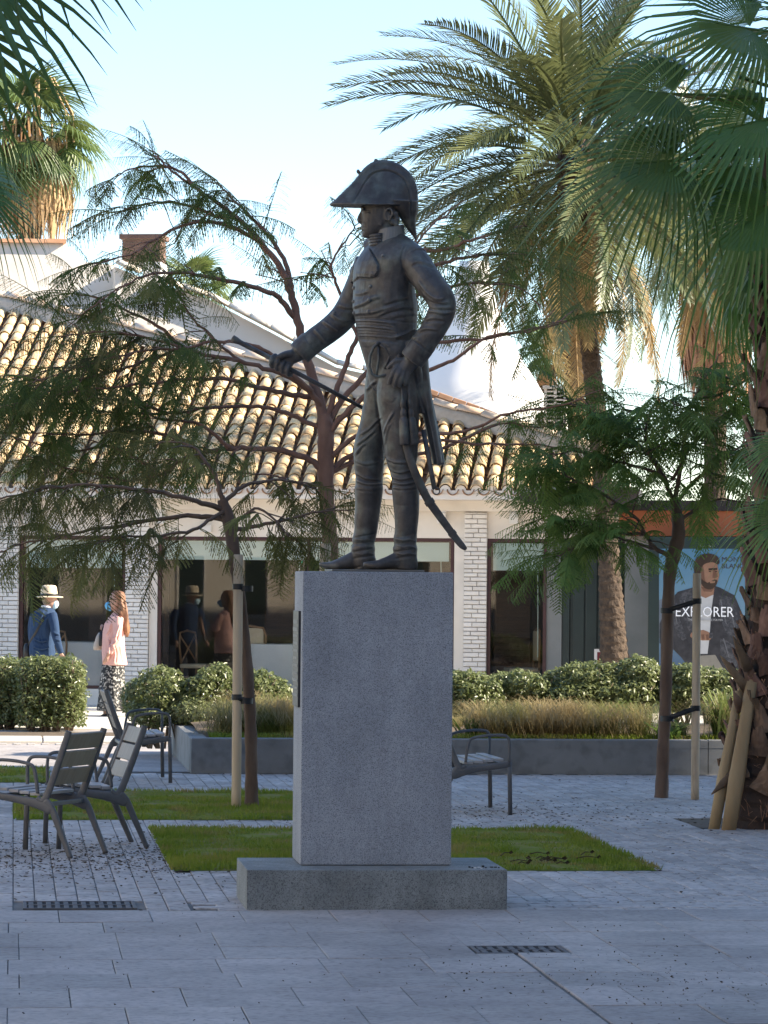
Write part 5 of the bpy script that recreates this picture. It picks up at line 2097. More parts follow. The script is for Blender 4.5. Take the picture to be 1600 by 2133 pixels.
# ---------------------------------------------------------------- near left palm: only hanging fan leaves reach into view
LD = 15.0
lb_ = at(-620, 1700, LD)
lb_.z = 0
lp = thing('fan_palm', lb_, 'near fan palm at the left whose dark pointed leaves hang into the top corner', 'palm tree')
pts = [(lb_.x, lb_.y, -.02, .24), (lb_.x, lb_.y, 1.2, .19), (lb_.x + .05, lb_.y, 2.8, .17), (lb_.x + .05, lb_.y, 4.6, .16)]
palm_trunk(pts, m=M_PALMD, parent=lp, n=20)
lc = V(pts[-1][:3])
BIG = [fan_mesh(90 + i, M_FAN, R=1.0, n=24, droop=.18, fold=.15, split=.38, tipdroop=.25, pet=.5) for i in range(2)]
for (px, py, dz, dr, up, s, k) in ((-95, -110, 0, (.80, -.1, -.62), (.45, -.75, .5), .95, 0), (-130, 40, .3, (.75, .1, -.60), (.3, -.8, .5), .80, 1),
                                  (-60, -260, .2, (.9, .1, -.25), (.2, -.7, .6), 1.0, 1), (-900, 100, .4, (-.8, .2, -.3), (0, 0, 1), .8, 0), (-520, -250, -.6, (.1, -.8, .3), (0, .3, 1), .8, 1)):
    hub = at(px, py, LD + dz)
    inst('frond', BIG[k], lp, frame_matrix(hub, V(dr).normalized(), V(up).normalized(), s))
    obj('petiole', MB().loft([lc, lc.lerp(hub, .55) + V((0, 0, .1)), hub], [.024, .018, .012], n=8), M_PETI, lp, True)
# second left palm, a little farther
LD2 = 27.0
lb2 = at(-190, 1660, LD2)
lb2.z = 0
lp2 = thing('fan_palm', lb2, 'shaded fan palm at the left edge below the topmost dark leaves', 'palm tree')
pts = [(lb2.x, lb2.y, -.02, .24), (lb2.x, lb2.y, 1.5, .19), (lb2.x, lb2.y, 3.2, .17), (lb2.x, lb2.y, 4.9, .16)]
palm_trunk(pts, m=M_PALMD, parent=lp2, n=20)
lc = V(pts[-1][:3])
for (px, py, dz, dr, up, s, k) in ((-70, 395, -.3, (.93, -.15, -.28), (.1, -.75, .65), .80, 1), (-110, 500, -.2, (.80, -.1, -.58), (.3, -.75, .5), .78, 2), (-60, 330, .3, (.9, .2, -.05), (.1, -.6, .7), .55, 0),
                                  (-330, 350, .2, (-.9, 0, -.2), (0, 0, 1), .9, 1), (-190, 180, .3, (.1, .3, .9), (1, 0, 0), .8, 0)):
    hub = at(px, py, LD2 + dz)
    inst('frond', FANS[k], lp2, frame_matrix(hub, V(dr).normalized(), V(up).normalized(), s))
    obj('petiole', MB().loft([lc, lc.lerp(hub, .55) + V((0, 0, .1)), hub], [.024, .018, .012], n=8), M_PETI, lp2, True)

# ---------------------------------------------------------------- planter
PLF = gp(700, 1612).y
PLB = PLF + 3.9
PX0 = gp(396, 1610).x
PX1 = 14.0
PZ = 1.75 - (1540 - 1216.4) * 30.9 / 7000
M_PLANT = mat('planter_concrete', (0.17, 0.175, 0.175), (0.235, 0.24, 0.24), 2.2, 0.85, 0.0015, 60, c3=(0.10, 0.10, 0.10), fscale=7, famt=0.45)
pl = thing('planter', (PX0 + 3, PLF, 0), 'long low grey concrete planter with grasses and shrubs', 'planter')
x = PX0
while x < PX1:
    w = 2.4
    mb = MB().slab(0.004, w - .004, 0, .16, 0, PZ, .008)
    mb.box((.004, -.003, PZ - .075), (w - .004, -.0005, PZ - .068))
    mb.v = [(a + x, b + PLF, c) for a, b, c in mb.v]
    obj('wall_block', mb, M_PLANT, pl)
    x += w
for k in range(2):
    y0, y1 = PLF + .165 + k * 1.86, PLF + .165 + (k + 1) * 1.86
    obj('wall_block', MB().slab(PX0, PX0 + .16, y0, y1 - .008, 0, PZ, .008), M_PLANT, pl)
obj('wall_block', MB().slab(PX0 + .17, PX1, PLB - .16, PLB, 0, PZ, .008), M_PLANT, pl)
so_ = MB()
for j in range(9):
    for i in range(61):
        X = PX0 + .12 + (PX1 - PX0 - .2) * i / 60
        Y = PLF + .14 + (PLB - PLF - .28) * j / 8
        so_.v.append((X, Y, PZ - .05 + .13 * math.sin(math.pi * j / 8) * (.7 + .5 * mnoise.noise(V((X * 1.2, Y, 2))))))
for j in range(8):
    for i in range(60):
        a = j * 61 + i
        so_.f.append((a, a + 1, a + 62, a + 61))
obj('soil', so_, M_SOIL, pl, True)


def blades(n, xy, h, lean, w, seed, zf, droop=.5, m=None, segs=3):
    """arched grass blades: three segments each"""
    rg = np.random.default_rng(seed)
    V_ = np.zeros((n, 7, 3))
    XY = xy(rg, n)
    a = rg.uniform(0, 2 * np.pi, n)
    H = h * rg.uniform(.55, 1.1, n)
    Ln = lean * rg.uniform(.3, 1.2, n)
    z0 = zf(XY)
    dx, dy = np.cos(a), np.sin(a)
    px, py = -dy * w, dx * w
    for k, t in enumerate((0, .45, .8)):
        cx = XY[:, 0] + dx * Ln * t ** 1.5
        cy = XY[:, 1] + dy * Ln * t ** 1.5
        cz = z0 + H * (t - droop * .5 * t ** 3)
        s = (1, .85, .5)[k]
        V_[:, 2 * k] = np.stack([cx - px * s, cy - py * s, cz], 1)
        V_[:, 2 * k + 1] = np.stack([cx + px * s, cy + py * s, cz], 1)
    V_[:, 6] = np.stack([XY[:, 0] + dx * Ln * 1.15, XY[:, 1] + dy * Ln * 1.15, z0 + H * (1 - droop * .75)], 1)
    b = np.arange(n)[:, None] * 7
    L = np.concatenate([b + np.array([[0, 1, 3]]), b + np.array([[0, 3, 2]]), b + np.array([[2, 3, 5]]), b + np.array([[2, 5, 4]]), b + np.array([[4, 5, 6]])], 1)
    return V_, L


gx = []
vs, ls, off = [], [], 0
tg = random.Random(9)
tufts = []
for i in range(34):
    X = PX0 + .5 + (8.2 - PX0) * tg.random()
    Y = PLF + .45 + 1.6 * tg.random()
    tufts.append((X, Y, tg.choice([.45, .7, .95, 1.3])))
for px in (470, 520, 560, 600, 1010, 1060, 1120, 1180, 1230, 1270, 1330):
    q = at(px, 1520, 31.6)
    tufts.append((q.x, q.y, 1.15))
for (X, Y, s) in tufts:
    def xy(rg, n, X=X, Y=Y, s=s):
        r = np.abs(rg.normal(0, .10 * s, n))
        a = rg.uniform(0, 2 * np.pi, n)
        return np.stack([X + r * np.cos(a), Y + r * np.sin(a)], 1)
    v, l = blades(330, xy, .50 * s, .46 * s, .0028, int(X * 1000) % 9999 + 7, lambda q: np.full(len(q), PZ + .01), 1.05)
    vs.append(v.reshape(-1, 3))
    ls.append((l + off).reshape(-1))
    off += len(vs[-1])
me = np_mesh('ornamental_grass', np.concatenate(vs), np.concatenate(ls), 3, M_STRAW)
props(link('ornamental_grass', me), label='mounds of straw coloured grass in the long planter', cat='grass', kind='stuff')
# low fresh green grass along the front edge of the planter
vs = []
v, l = blades(7000, lambda rg, n: np.stack([rg.uniform(PX0 + .2, 9, n), PLF + .18 + np.abs(rg.normal(0, .35, n))], 1), .10, .07, .0035, 3, lambda q: np.full(len(q), PZ - .03), .5)
me = np_mesh('planter_grass', v, l, 3, M_BLADE)
props(link('planter_grass', me), label='short green grass along the front edge of the planter', cat='grass', kind='stuff')


def spiky(px, py, d, n, h, lean, label, seed, w=.012, m=None):
    c = at(px, py, d)
    t = thing('spiky_plant', (c.x, c.y, PZ), label, 'plant')
    v, l = blades(n, lambda rg, n: np.stack([c.x + rg.normal(0, .05, n), c.y + rg.normal(0, .05, n)], 1), h, lean, w, seed, lambda q: np.full(len(q), PZ - .02), .35)
    me = np_mesh('leaves', v, l, 3, m or M_YUC, off=(c.x, c.y, PZ))
    props(link('leaves', me, t), kind='stuff')
    return t


spiky(1510, 1530, 31.6, 150, .62, .36, 'light green spiky plant beside the shaggy palm in the planter', 4)
spiky(1205, 1530, 32.0, 150, .42, .30, 'clump of green spiky leaves amid the straw grass right of the pedestal', 5, .007)
spiky(1395, 1535, 31.4, 26, .24, .32, 'low broad leaved green plant behind the bushy tree trunk in the planter', 6, .02, M_FEATH2)
spiky(985, 1535, 31.6, 60, .26, .24, 'low green leafy plant behind the metal seat right of the pedestal', 8, .012, M_FEATH2)


# ---------------------------------------------------------------- leafy shrubs
def shrub(name, label, blobs, n, seed, group=None, leaf=.023, z0=0.0, box=None, cat='shrub'):
    """blobs: ellipsoids (x, y, z, rx, ry, rz) in world metres; small leaves on and in them, twigs inside"""
    rg = np.random.default_rng(seed)
    bx = np.array(blobs, dtype=float)
    c = bx[:, :3].mean(0)
    t = thing(name, (c[0], c[1], z0), label, cat, group)
    vol = bx[:, 3] * bx[:, 4] * bx[:, 5]
    vol = vol ** .67
    n = int(n * 1.35)
    pick = rg.choice(len(bx), n, p=vol / vol.sum())
    d = rg.normal(0, 1, (n, 3))
    d /= np.linalg.norm(d, axis=1)[:, None]
    r = rg.uniform(.55, 1.0, n) ** .45
    lump = np.array([1 + .30 * mnoise.noise(V((q[0] * 3.6 + i, q[1] * 3.6, q[2] * 3.6))) for q, i in zip(d, pick)])
    P = bx[pick, :3] + d * bx[pick, 3:] * (r * lump)[:, None]
    keep = P[:, 2] > z0 + .03
    P, d = P[keep], d[keep]
    n = len(P)
    nrm = d * .7 + rg.normal(0, .6, (n, 3)) + np.array([0, 0, .5])
    nrm /= np.linalg.norm(nrm, axis=1)[:, None]
    tx = np.cross(nrm, rg.normal(0, 1, (n, 3)))
    tx /= np.linalg.norm(tx, axis=1)[:, None]
    ty = np.cross(nrm, tx)
    L = leaf * rg.uniform(.45, 1.45, n)[:, None]
    Wd = L * .42
    fold = nrm * (L * .14)
    v = np.zeros((n, 4, 3))
    v[:, 0] = P - tx * L
    v[:, 1] = P + ty * Wd + fold
    v[:, 2] = P + tx * L
    v[:, 3] = P - ty * Wd + fold
    b = np.arange(n)[:, None] * 4
    l = np.concatenate([b + np.array([[0, 1, 2]]), b + np.array([[0, 2, 3]])], 1)
    me = np_mesh('foliage', v, l, 3, M_BUSH, off=(c[0], c[1], z0))
    props(link('foliage', me, t), kind='stuff')
    mb = MB()
    r2 = random.Random(seed)
    for q in blobs:
        for k in range(7):
            e = V(q[:3]) + V((r2.uniform(-.8, .8) * q[3], r2.uniform(-.8, .8) * q[4], r2.uniform(0, .8) * q[5]))
            s = V((q[0] + r2.uniform(-.2, .2) * q[3], q[1] + r2.uniform(-.2, .2) * q[4], z0 - .02))
            mb.loft([s, s.lerp(e, .5) + V((r2.uniform(-.05, .05), 0, .03)), e], [.012, .009, .004], n=5)
    obj('stem', mb, M_STEM, t, True)
    return t


def blob(px, py, d, rx, ry, rz):
    p = at(px, py, d)
    return (p.x, p.y, p.z, rx, ry, rz)


GH = 'shrubs in the planter'
# clipped hedge left: two pieces side by side
shrub('clipped_hedge', 'boxy clipped hedge block in front of the walking man, right one of two',
      [blob(px, py, d, .20, .20, .20) for d in (38.9, 39.25) for px in (66, 92, 118, 144) for py in (1402, 1432, 1462, 1492)] + [blob(105, 1445, 39.1, .42, .3, .42)], 17000, 11, 'clipped hedges by the kerb', z0=0.03, leaf=.026)
shrub('clipped_hedge', 'clipped hedge block at the left edge next to the walking man, left one of two',
      [blob(px, py, d, .20, .20, .20) for d in (39.3, 39.6) for px in (-60, -30, 0, 20) for py in (1402, 1435, 1465, 1492)], 12000, 12, 'clipped hedges by the kerb', z0=0.03, leaf=.026)
# loose bushes behind the left end of the planter
shrub('shrub', 'low loose shrub left of the stake, next to the walking woman', [blob(300, 1455, 33.9, .24, .3, .22), blob(335, 1440, 33.6, .26, .3, .26), blob(375, 1462, 33.7, .22, .3, .24), blob(318, 1482, 33.6, .28, .3, .16), blob(290, 1440, 33.8, .12, .2, .12)], 7500, 13, GH, z0=.1)
shrub('shrub', 'upright shrub with a pointed top just left of the pale stake', [blob(420, 1455, 33.6, .24, .3, .24), blob(450, 1440, 33.7, .22, .3, .27), blob(462, 1408, 33.7, .09, .15, .14), blob(430, 1420, 33.6, .12, .2, .14), blob(400, 1478, 33.5, .22, .3, .16)], 6500, 14, GH, z0=.2)
shrub('shrub', 'round shrub between the leaning trunk and the pedestal', [blob(540, 1440, 33.7, .20, .3, .22), blob(572, 1450, 33.8, .18, .3, .2), blob(525, 1425, 33.8, .14, .2, .16), blob(590, 1462, 33.7, .12, .2, .14)], 5000, 15, GH, z0=.25)
shrub('shrub', 'shrub directly right of the pedestal behind the metal seat', [blob(935, 1450, 33.6, .22, .3, .26), blob(975, 1452, 33.5, .22, .3, .25), blob(1010, 1448, 33.6, .2, .3, .22), blob(965, 1428, 33.6, .24, .3, .16), blob(1000, 1478, 33.4, .14, .2, .14)], 7500, 16, GH, z0=.28)
shrub('shrub', 'flat topped shrub under the narrow window right of the pedestal', [blob(1050, 1432, 33.9, .22, .3, .16), blob(1085, 1428, 33.8, .2, .3, .16), blob(1118, 1434, 33.8, .18, .3, .15), blob(1070, 1448, 33.9, .22, .3, .12)], 5500, 17, GH, z0=.28)
shrub('shrub', 'bright shrub in front of the palm trunk foot', [blob(1165, 1428, 33.9, .2, .3, .18), blob(1205, 1420, 33.8, .22, .3, .2), blob(1245, 1418, 33.8, .22, .3, .2), blob(1220, 1446, 33.7, .3, .3, .16), blob(1175, 1452, 33.7, .22, .3, .15)], 8500, 18, GH, z0=.28)
shrub('shrub', 'bright tall shrub left of the bushy tree trunk', [blob(1290, 1420, 33.9, .22, .3, .2), blob(1330, 1412, 33.8, .22, .3, .22), blob(1352, 1396, 33.9, .1, .2, .12), blob(1310, 1445, 33.7, .3, .3, .17), blob(1270, 1448, 33.7, .2, .3, .15)], 8500, 19, GH, z0=.28)
shrub('shrub', 'bright shrub below the poster between the trunk and the stake', [blob(1400, 1420, 33.9, .2, .3, .18), blob(1435, 1422, 33.8, .22, .3, .19), blob(1412, 1446, 33.8, .26, .3, .16)], 6500, 20, GH, z0=.28)
shrub('shrub', 'shrub below the poster next to the shaggy palm', [blob(1478, 1425, 33.9, .22, .3, .18), blob(1515, 1432, 33.9, .2, .3, .17), blob(1550, 1430, 33.9, .22, .3, .18), blob(1500, 1450, 33.8, .26, .3, .15)], 7000, 21, GH, z0=.28)
sc_ = MB()
sc_.add([(gp(-300, 1549).x, ky + 1.12, 0.004), (gp(372, 1540).x, ky + 1.12, 0.004), (gp(372, 1540).x, ky + 2.6, 0.004), (gp(-300, 1549).x, ky + 2.6, 0.004)], [(0, 1, 2, 3)])
obj('flower_bed', sc_, M_SOIL, kind='structure')
# fallen dry twigs on the lawn right of the base
tw_ = MB()
rg = random.Random(8)
for i in range(13):
    q = gp(rg.uniform(1040, 1210), rg.uniform(1776, 1800), .03)
    a = rg.gauss(0.2, .5)
    e = q + V((math.cos(a), math.sin(a) * .6, rg.uniform(.0, .28))) * rg.uniform(.05, .13)
    tw_.loft([q, q.lerp(e, .5) + V((0, 0, .01)), e], [.004, .0035, .002], n=4)
    tw_.add([e, e + V((.02, 0, .015)), e + V((.035, .01, .0)), e + V((.015, 0, -.01))], [(0, 1, 2, 3)])
props(obj('fallen_twigs', tw_, M_LITTER), label='fallen dry brown twigs lying on the lawn right of the base', cat='twigs', kind='stuff')
# ================================================================== pedestal
BZ = 0.213
PZT = 1.812
pdx0, pdx1 = gp(625, 1803, BZ).x, gp(939.5, 1803, BZ).x
PY0_ = BY0 + 0.27
ped = thing('pedestal', ((BX0 + BX1) / 2, BY0 + .4, 0), 'grey granite pedestal block on a wider base slab carrying the bronze soldier', 'pedestal')
b = MB().box((BX0, BY0, -0.01), (BX1, BY0 + .80, BZ), ch=.006)
obj('base_block', b, M_GRAN2, ped)
b = MB().box((pdx0, PY0_, BZ + .003), (pdx1, PY0_ + .52, PZT), ch=.007)
obj('shaft', b, M_GRAN, ped)
b = MB().box((pdx0 + .012, PY0_ + .012, BZ - .002), (pdx1 - .012, PY0_ + .508, BZ + .006))
obj('joint', b, M_JOINT, ped)
# bronze plaque on the left face
M_PLAQ = mat('dark_plaque_metal', (0.035, 0.037, 0.045), (0.06, 0.062, 0.07), 9, 0.4, metal=.4)
M_PLAQL = mat('plaque_letter_metal', (0.20, 0.205, 0.22), (0.26, 0.265, 0.28), 9, 0.4, metal=.3)
z0, z1 = PZT - (1476 - 1192) * .00262, PZT - (1275 - 1192) * .00262
b = MB().box((pdx0 - .014, PY0_ + .10, z0), (pdx0 - .0005, PY0_ + .44, z1), ch=.003)
pq = obj('plaque', b, M_PLAQ, ped)
rg = random.Random(3)
for k in range(11):
    zz = z1 - .05 - k * (z1 - z0 - .08) / 11
    hh = .022 if k in (0, 1) else .014
    yy = PY0_ + .13 + (.04 if k in (0, 2, 5) else 0)
    ln = MB()
    while yy < PY0_ + .41 - (.04 if k in (0, 2, 5) else 0):
        wl = rg.uniform(.018, .05)
        ln.box((pdx0 - .0165, yy, zz - hh), (pdx0 - .0142, yy + wl, zz))
        yy += wl + .012
    obj('lettering', ln, M_PLAQL, pq)
# dark stain patches are left to the stone; small pale and dark scraps lie on the base
sc1 = MB()
for (px, py, w, h) in ((978, 1806, 4, 4), (984, 1807, 3, 3), (1006, 1805, 5, 4), (1012, 1807, 3, 3), (1024, 1806, 6, 4), (1032, 1806, 6, 4), (1039, 1807, 3, 3)):
    q = gp(px, py, BZ + .004)
    sc1.box((q.x - w * .0013, q.y - .008, BZ + .001), (q.x + w * .0013, q.y + .01, BZ + .006 + .002 * (w % 3)))
props(obj('scrap', sc1, M_STRAP, base=gp(1008, 1806, BZ)), label='row of small dark scraps lying on the right end of the pedestal base', cat='scrap')
sc2 = MB()
for (px, py, w) in ((990, 1807.5, 5), (998, 1806.5, 6), (1003, 1808, 4)):
    q = gp(px, py, BZ + .004)
    sc2.box((q.x - w * .0013, q.y - .006, BZ + .001), (q.x + w * .0013, q.y + .006, BZ + .005), ch=.001)
props(obj('scrap', sc2, M_CLOTH, base=gp(998, 1807, BZ)), label='pale scraps of paper among dark ones on the right end of the pedestal base', cat='scrap')

# ================================================================== statue
SD = 18.55
S = SD / F
M_BRONZE = mat('patinated_bronze', (0.052, 0.047, 0.045), (0.118, 0.110, 0.103), 5.5, 0.5, 0.0014, 80, metal=0.12, spec=0.45,
               c3=(0.17, 0.19, 0.165), fscale=9, famt=0.7, blot=[(6, .38, (1, 1, .16)), (26, .25, (1, 1, 1))], wear=(0.20, 0.19, 0.17))
st = thing('statue', at(790, 1189, SD), 'dark bronze statue of a soldier in a two pointed hat holding a baton', 'statue')


def sp(x, y, dz=0.0):
    return at(x, y, SD + dz)


pl = MB().box((sp(684, 1189).x, PY0_ + .04, PZT + .0005), (sp(877, 1189).x, PY0_ + .47, PZT + .012), ch=.003)
obj('base_plate', pl, M_BRONZE, st)
BZT = PZT + .012


def vloft(mb, rows, n=28, k=1.0, rot=0.0, power=2.0, fn=None):
    """rows (cx, y, half width px, dz, [k], [rot]); ellipse with depth semi axis k * width axis, turned by rot"""
    pts, ru, rv, ro = [], [], [], []
    rows = [list(r) + [k, rot][len(r) - 4:] for r in rows]
    if len(rows) > 3:
        rows = [list(r) for r in catmull(rows, 3)]
    for r in rows:
        cx, y, hx, dz = r[:4]
        kk = r[4] if len(r) > 4 else k
        rr = r[5] if len(r) > 5 else rot
        pts.append(sp(cx, y, dz))
        q = hx * S / math.sqrt(math.cos(rr) ** 2 + kk * kk * math.sin(rr) ** 2)
        ru.append(q)
        rv.append(q * kk)
        ro.append(rr)
    mb.loft(pts, ru, rv, n=n, rot=ro, power=power, fn=fn, tdir=(0, 0, -1))


def ploft(mb, rows, n=20, k=1.0):
    """rows (px, py, dz, r px) along any path"""
    R = catmull(rows, 4)
    mb.loft([sp(r[0], r[1], r[2]) for r in R], [r[3] * S for r in R], [r[3] * S * k for r in R], n=n)


T30 = rad(30)
body = MB()
# torso
vloft(body, [(816, 488, 22, .02, 1.1, T30), (817, 497, 33, .02, 1.5, T30), (817, 508, 50, .02, 1.75, T30), (815, 522, 62, .01, 1.7, T30), (808, 548, 68, 0, 1.55, T30), (801, 582, 65, 0, 1.4, T30),
             (800, 610, 65, 0, 1.3, T30), (802, 636, 68, 0, 1.2, T30), (803.5, 655, 67, 0, 1.15, T30), (804.5, 668, 65, 0, 1.15, T30), (805, 686, 63, 0, 1.15, T30), (806, 704, 61, 0, 1.15, T30),
             (811, 718, 62, 0, 1.12, T30 * .8), (818, 742, 62, 0, 1.1, T30 * .6), (822, 770, 58, 0, 1.1, .3), (822, 800, 52, 0, 1.1, .2), (822, 818, 40, 0, 1, .2)])
# legs and boots
vloft(body, [(834, 760, 44, -.08, 1.0), (830, 800, 44, -.09, 1.0), (829, 831, 44, -.10), (831, 860, 42, -.10), (833, 884, 40, -.10), (834, 919, 36.5, -.10), (836, 948, 34, -.10), (837, 972, 29, -.105), (842, 992, 27.5, -.10), (845, 1013, 27.5, -.10),
             (845, 1017, 28.6, -.10), (846.5, 1050, 27.2, -.095), (847, 1080, 25, -.095), (846, 1105, 23.4, -.095), (844, 1124, 24.6, -.095), (844.5, 1133, 23.2, -.095), (844, 1143, 26, -.095), (844.5, 1152, 24.4, -.095), (845, 1165, 23.6, -.095), (846, 1184, 21.5, -.095), (846, 1186, 21, -.095)], k=1.02)
vloft(body, [(808, 770, 44, .09), (800, 800, 40, .10), (795, 831, 37, .11), (789, 860, 36, .115), (784, 884, 35.5, .12), (773, 919, 34.5, .13), (769, 945, 33, .135), (769, 972, 31, .135), (769, 992, 29, .135), (769, 1013, 29, .135),
             (768.6, 1017, 30.2, .135), (767, 1050, 27.5, .135), (764, 1080, 26.2, .135), (762, 1105, 24.6, .135), (758, 1124, 24.6, .135), (757.5, 1133, 23.2, .135), (756.5, 1143, 25.4, .135), (757, 1152, 24.2, .135), (758, 1165, 24.5, .135), (759, 1184, 22, .135), (759, 1186, 21.5, .135)], k=1.02)


def foot(xh, xt, ys, dz, side):
    """heel x, toe x, profile rows (x, top y, bottom y), depth semi axis px"""
    rows = []
    for (x, t, bt, hz) in ys:
        f = (xh - x) / (xh - xt)
        rows.append((sp(x, (t + bt) / 2, dz + side * .02 * f), (bt - t) / 2 * S, hz * S))
    body.loft([r[0] for r in rows], [r[1] for r in rows], [r[2] for r in rows], n=18, power=2.3, tdir=(-1, 0, 0))


foot(869, 756, [(869, 1164, 1186.5, 12), (860, 1152, 1187, 16), (845, 1146, 1187, 18), (828, 1148, 1187, 18), (815, 1154, 1186, 18.5), (802, 1160.5, 1187, 19), (788, 1166, 1187.5, 19), (775, 1169, 1187, 16), (764, 1169.5, 1184, 11), (757, 1171.5, 1180, 6)], -.095, -1)
foot(783, 664, [(783, 1163, 1185.5, 12), (774, 1152, 1186, 16), (758, 1146, 1186, 18), (742, 1146, 1186, 18), (729, 1150, 1186, 18.5), (715, 1158, 1187, 19), (702, 1164.5, 1187.5, 19), (688, 1170, 1187, 15), (675, 1171.5, 1183.5, 10), (665, 1171.5, 1178, 5)], .135, 1)
# slope of the shoulders
ploft(body, [(818, 494, -.01, 14), (836, 508, -.06, 20), (852, 524, -.12, 24), (864, 540, -.16, 30)])
ploft(body, [(806, 488, .03, 18), (795, 502, .08, 24), (782, 520, .13, 30)])
# near arm, hand on the hip
ploft(body, [(856, 534, -.13, 29), (867, 550, -.17, 31.5), (882, 572, -.21, 30.5), (899, 595, -.25, 29.8), (914, 615, -.27, 29.5), (922, 636, -.275, 28.5), (917, 658, -.27, 28), (905, 682, -.26, 26.5), (893, 701, -.25, 25.8), (882, 717, -.24, 25.8)])
ploft(body, [(884, 713, -.24, 27.4), (872, 731, -.235, 27.0), (858, 750, -.225, 26.4)])
# cuff end and wrist
ploft(body, [(864, 742, -.225, 19), (852, 757, -.22, 17), (842, 768, -.215, 18)])
hand = [[(838, 762, -.225, 17.5), (846, 775, -.225, 15.5)]]
ploft(body, [(852, 752, -.225, 15), (843, 765, -.228, 18.5), (838, 774, -.225, 16)], n=16, k=.55)
for f in ([(830, 760, -.235, 6.4), (822, 772, -.25, 6.0), (815, 785, -.248, 5.3), (810, 801, -.235, 4.2)],
          [(836, 765, -.24, 6.6), (830, 779, -.256, 6.2), (825, 792, -.252, 5.4), (821, 806, -.238, 4.3)],
          [(843, 769, -.24, 6.4), (838, 783, -.254, 6.0), (834, 795, -.25, 5.2), (832, 806, -.236, 4.2)],
          [(850, 771, -.235, 5.8), (848, 784, -.246, 5.3), (845, 794, -.242, 4.6), (844, 803, -.23, 3.9)],
          [(838, 752, -.23, 7.5), (825, 752, -.235, 6.6), (815, 760, -.232, 5.6), (807, 768, -.225, 4.4)]):
    ploft(body, f, n=12)
# far arm holding the baton
ploft(body, [(772, 548, .16, 34), (757, 582, .19, 32), (741, 616, .21, 30.5), (724, 648, .22, 29), (704, 672, .225, 28), (681, 691, .23, 27), (660, 706, .23, 26.5), (643, 719, .232, 26)])
ploft(body, [(647, 715, .232, 27.5), (634, 726, .234, 27), (623, 737, .235, 26.5)])
ploft(body, [(628, 733, .235, 17), (612, 742, .236, 15.5), (598, 748, .237, 15)])
ploft(body, [(612, 741, .236, 14.5), (598, 747, .236, 17), (582, 752, .237, 15), (572, 752, .237, 10)], n=16, k=.8)
for (x, y) in ((570, 751), (581, 757), (592, 763), (603, 768)):
    ploft(body, [(x + 5, y - 11, .225, 6.0), (x - 2, y - 5, .200, 6.2), (x - 5, y + 5, .196, 6.0), (x - 3, y + 12, .212, 5.6), (x + 5, y + 12, .236, 5.0)], n=10)
ploft(body, [(612, 738, .215, 8), (596, 739, .20, 7), (582, 744, .20, 6), (570, 747, .205, 5)], n=12)
# neck and head
vloft(body, [(800, 466, 27, .0, .9), (803, 480, 25, 0, .95), (808, 496, 28, .01, 1.0), (814, 508, 36, .01, 1.1)])
vloft(body, [(793, 398, 22, 0, 1.2), (793, 408, 34, 0, .9), (794, 420, 39, 0, .78), (794, 432, 39.5, 0, .76), (793.5, 442, 40, 0, .75), (793, 452, 39.5, 0, .74), (791, 461, 37.5, 0, .74), (788, 470, 34.5, 0, .74), (784, 478, 29.5, 0, .76), (780, 486, 23, 0, .82), (776, 493, 15, 0, .9), (774, 497, 8, 0, 1)], power=2.15)
# nose, brow, lips, chin, cheek, ear
ploft(body, [(757, 434, 0, 3.2), (753, 444, 0, 4.2), (749, 454, 0, 5.0), (749.5, 460, 0, 5.6), (755, 464, 0, 4.2)], n=10, k=.8)
body.loft([sp(757, 435, -.06), sp(754, 434, -.03), sp(754.5, 436, 0), sp(754, 434, .03), sp(757, 435, .06)], [.006, .010, .007, .010, .006], n=8, vdir=(0, 0, 1))
for y_, r_ in ((470.5, 3.0), (476.5, 3.3)):
    body.loft([sp(759, y_, -.022), sp(754.6, y_, -.008), sp(754.6, y_, .008), sp(759, y_, .022)], [r_ * S * .8, r_ * S, r_ * S, r_ * S * .8], n=8, vdir=(0, 0, 1))
body.ball(sp(762, 488, 0), 9 * S, sc=(1, 1.2, .9))
for sg in (-1, 1):
    body.ball(sp(769, 458, sg * .045), 9 * S, sc=(.8, .7, 1))
    ear = [(806, 459), (803, 450), (803, 441), (807, 435), (813, 434), (817, 439), (817, 447), (813, 454), (809, 460)]
    body.loft([sp(x, y, sg * (.078 + .012 * (i in (3, 4, 5, 6)))) for i, (x, y) in enumerate(ear)], 2.4 * S, n=8)
    body.ball(sp(809, 446, sg * .074), 6 * S, sc=(1, .5, 1.5))
# hair and side whiskers
for sg in (-1, 1):
    for (x, y, r) in ((798, 434, 6), (797, 443, 5.5), (796, 452, 5), (795, 460, 4.5), (793, 467, 4), (824, 446, 7), (828, 456, 6), (826, 466, 6), (818, 462, 6)):
        body.ball(sp(x, y, sg * .066), r * S, sc=(1, .7, 1.1))
# coat tails
ploft(body, [(868, 700, .0, 17), (872, 724, -.02, 18), (876, 752, -.03, 17), (880, 785, -.04, 15), (885, 820, -.05, 14), (892, 858, -.055, 13), (900, 900, -.06, 12), (908, 940, -.065, 11), (912, 966, -.065, 10.5)], n=18, k=2.0)
ploft(body, [(866, 715, .10, 16), (876, 770, .12, 14), (889, 830, .10, 12), (900, 880, .06, 11), (912, 930, .03, 9.5), (919, 968, .02, 8.5)], n=16, k=1.8)
ploft(body, [(856, 716, -.12, 14), (862, 745, -.15, 13), (868, 780, -.13, 12), (873, 815, -.10, 9), (884, 860, -.085, 8)], n=14, k=1.4)
bme = remesh(body, 0.0052, 3, .5)


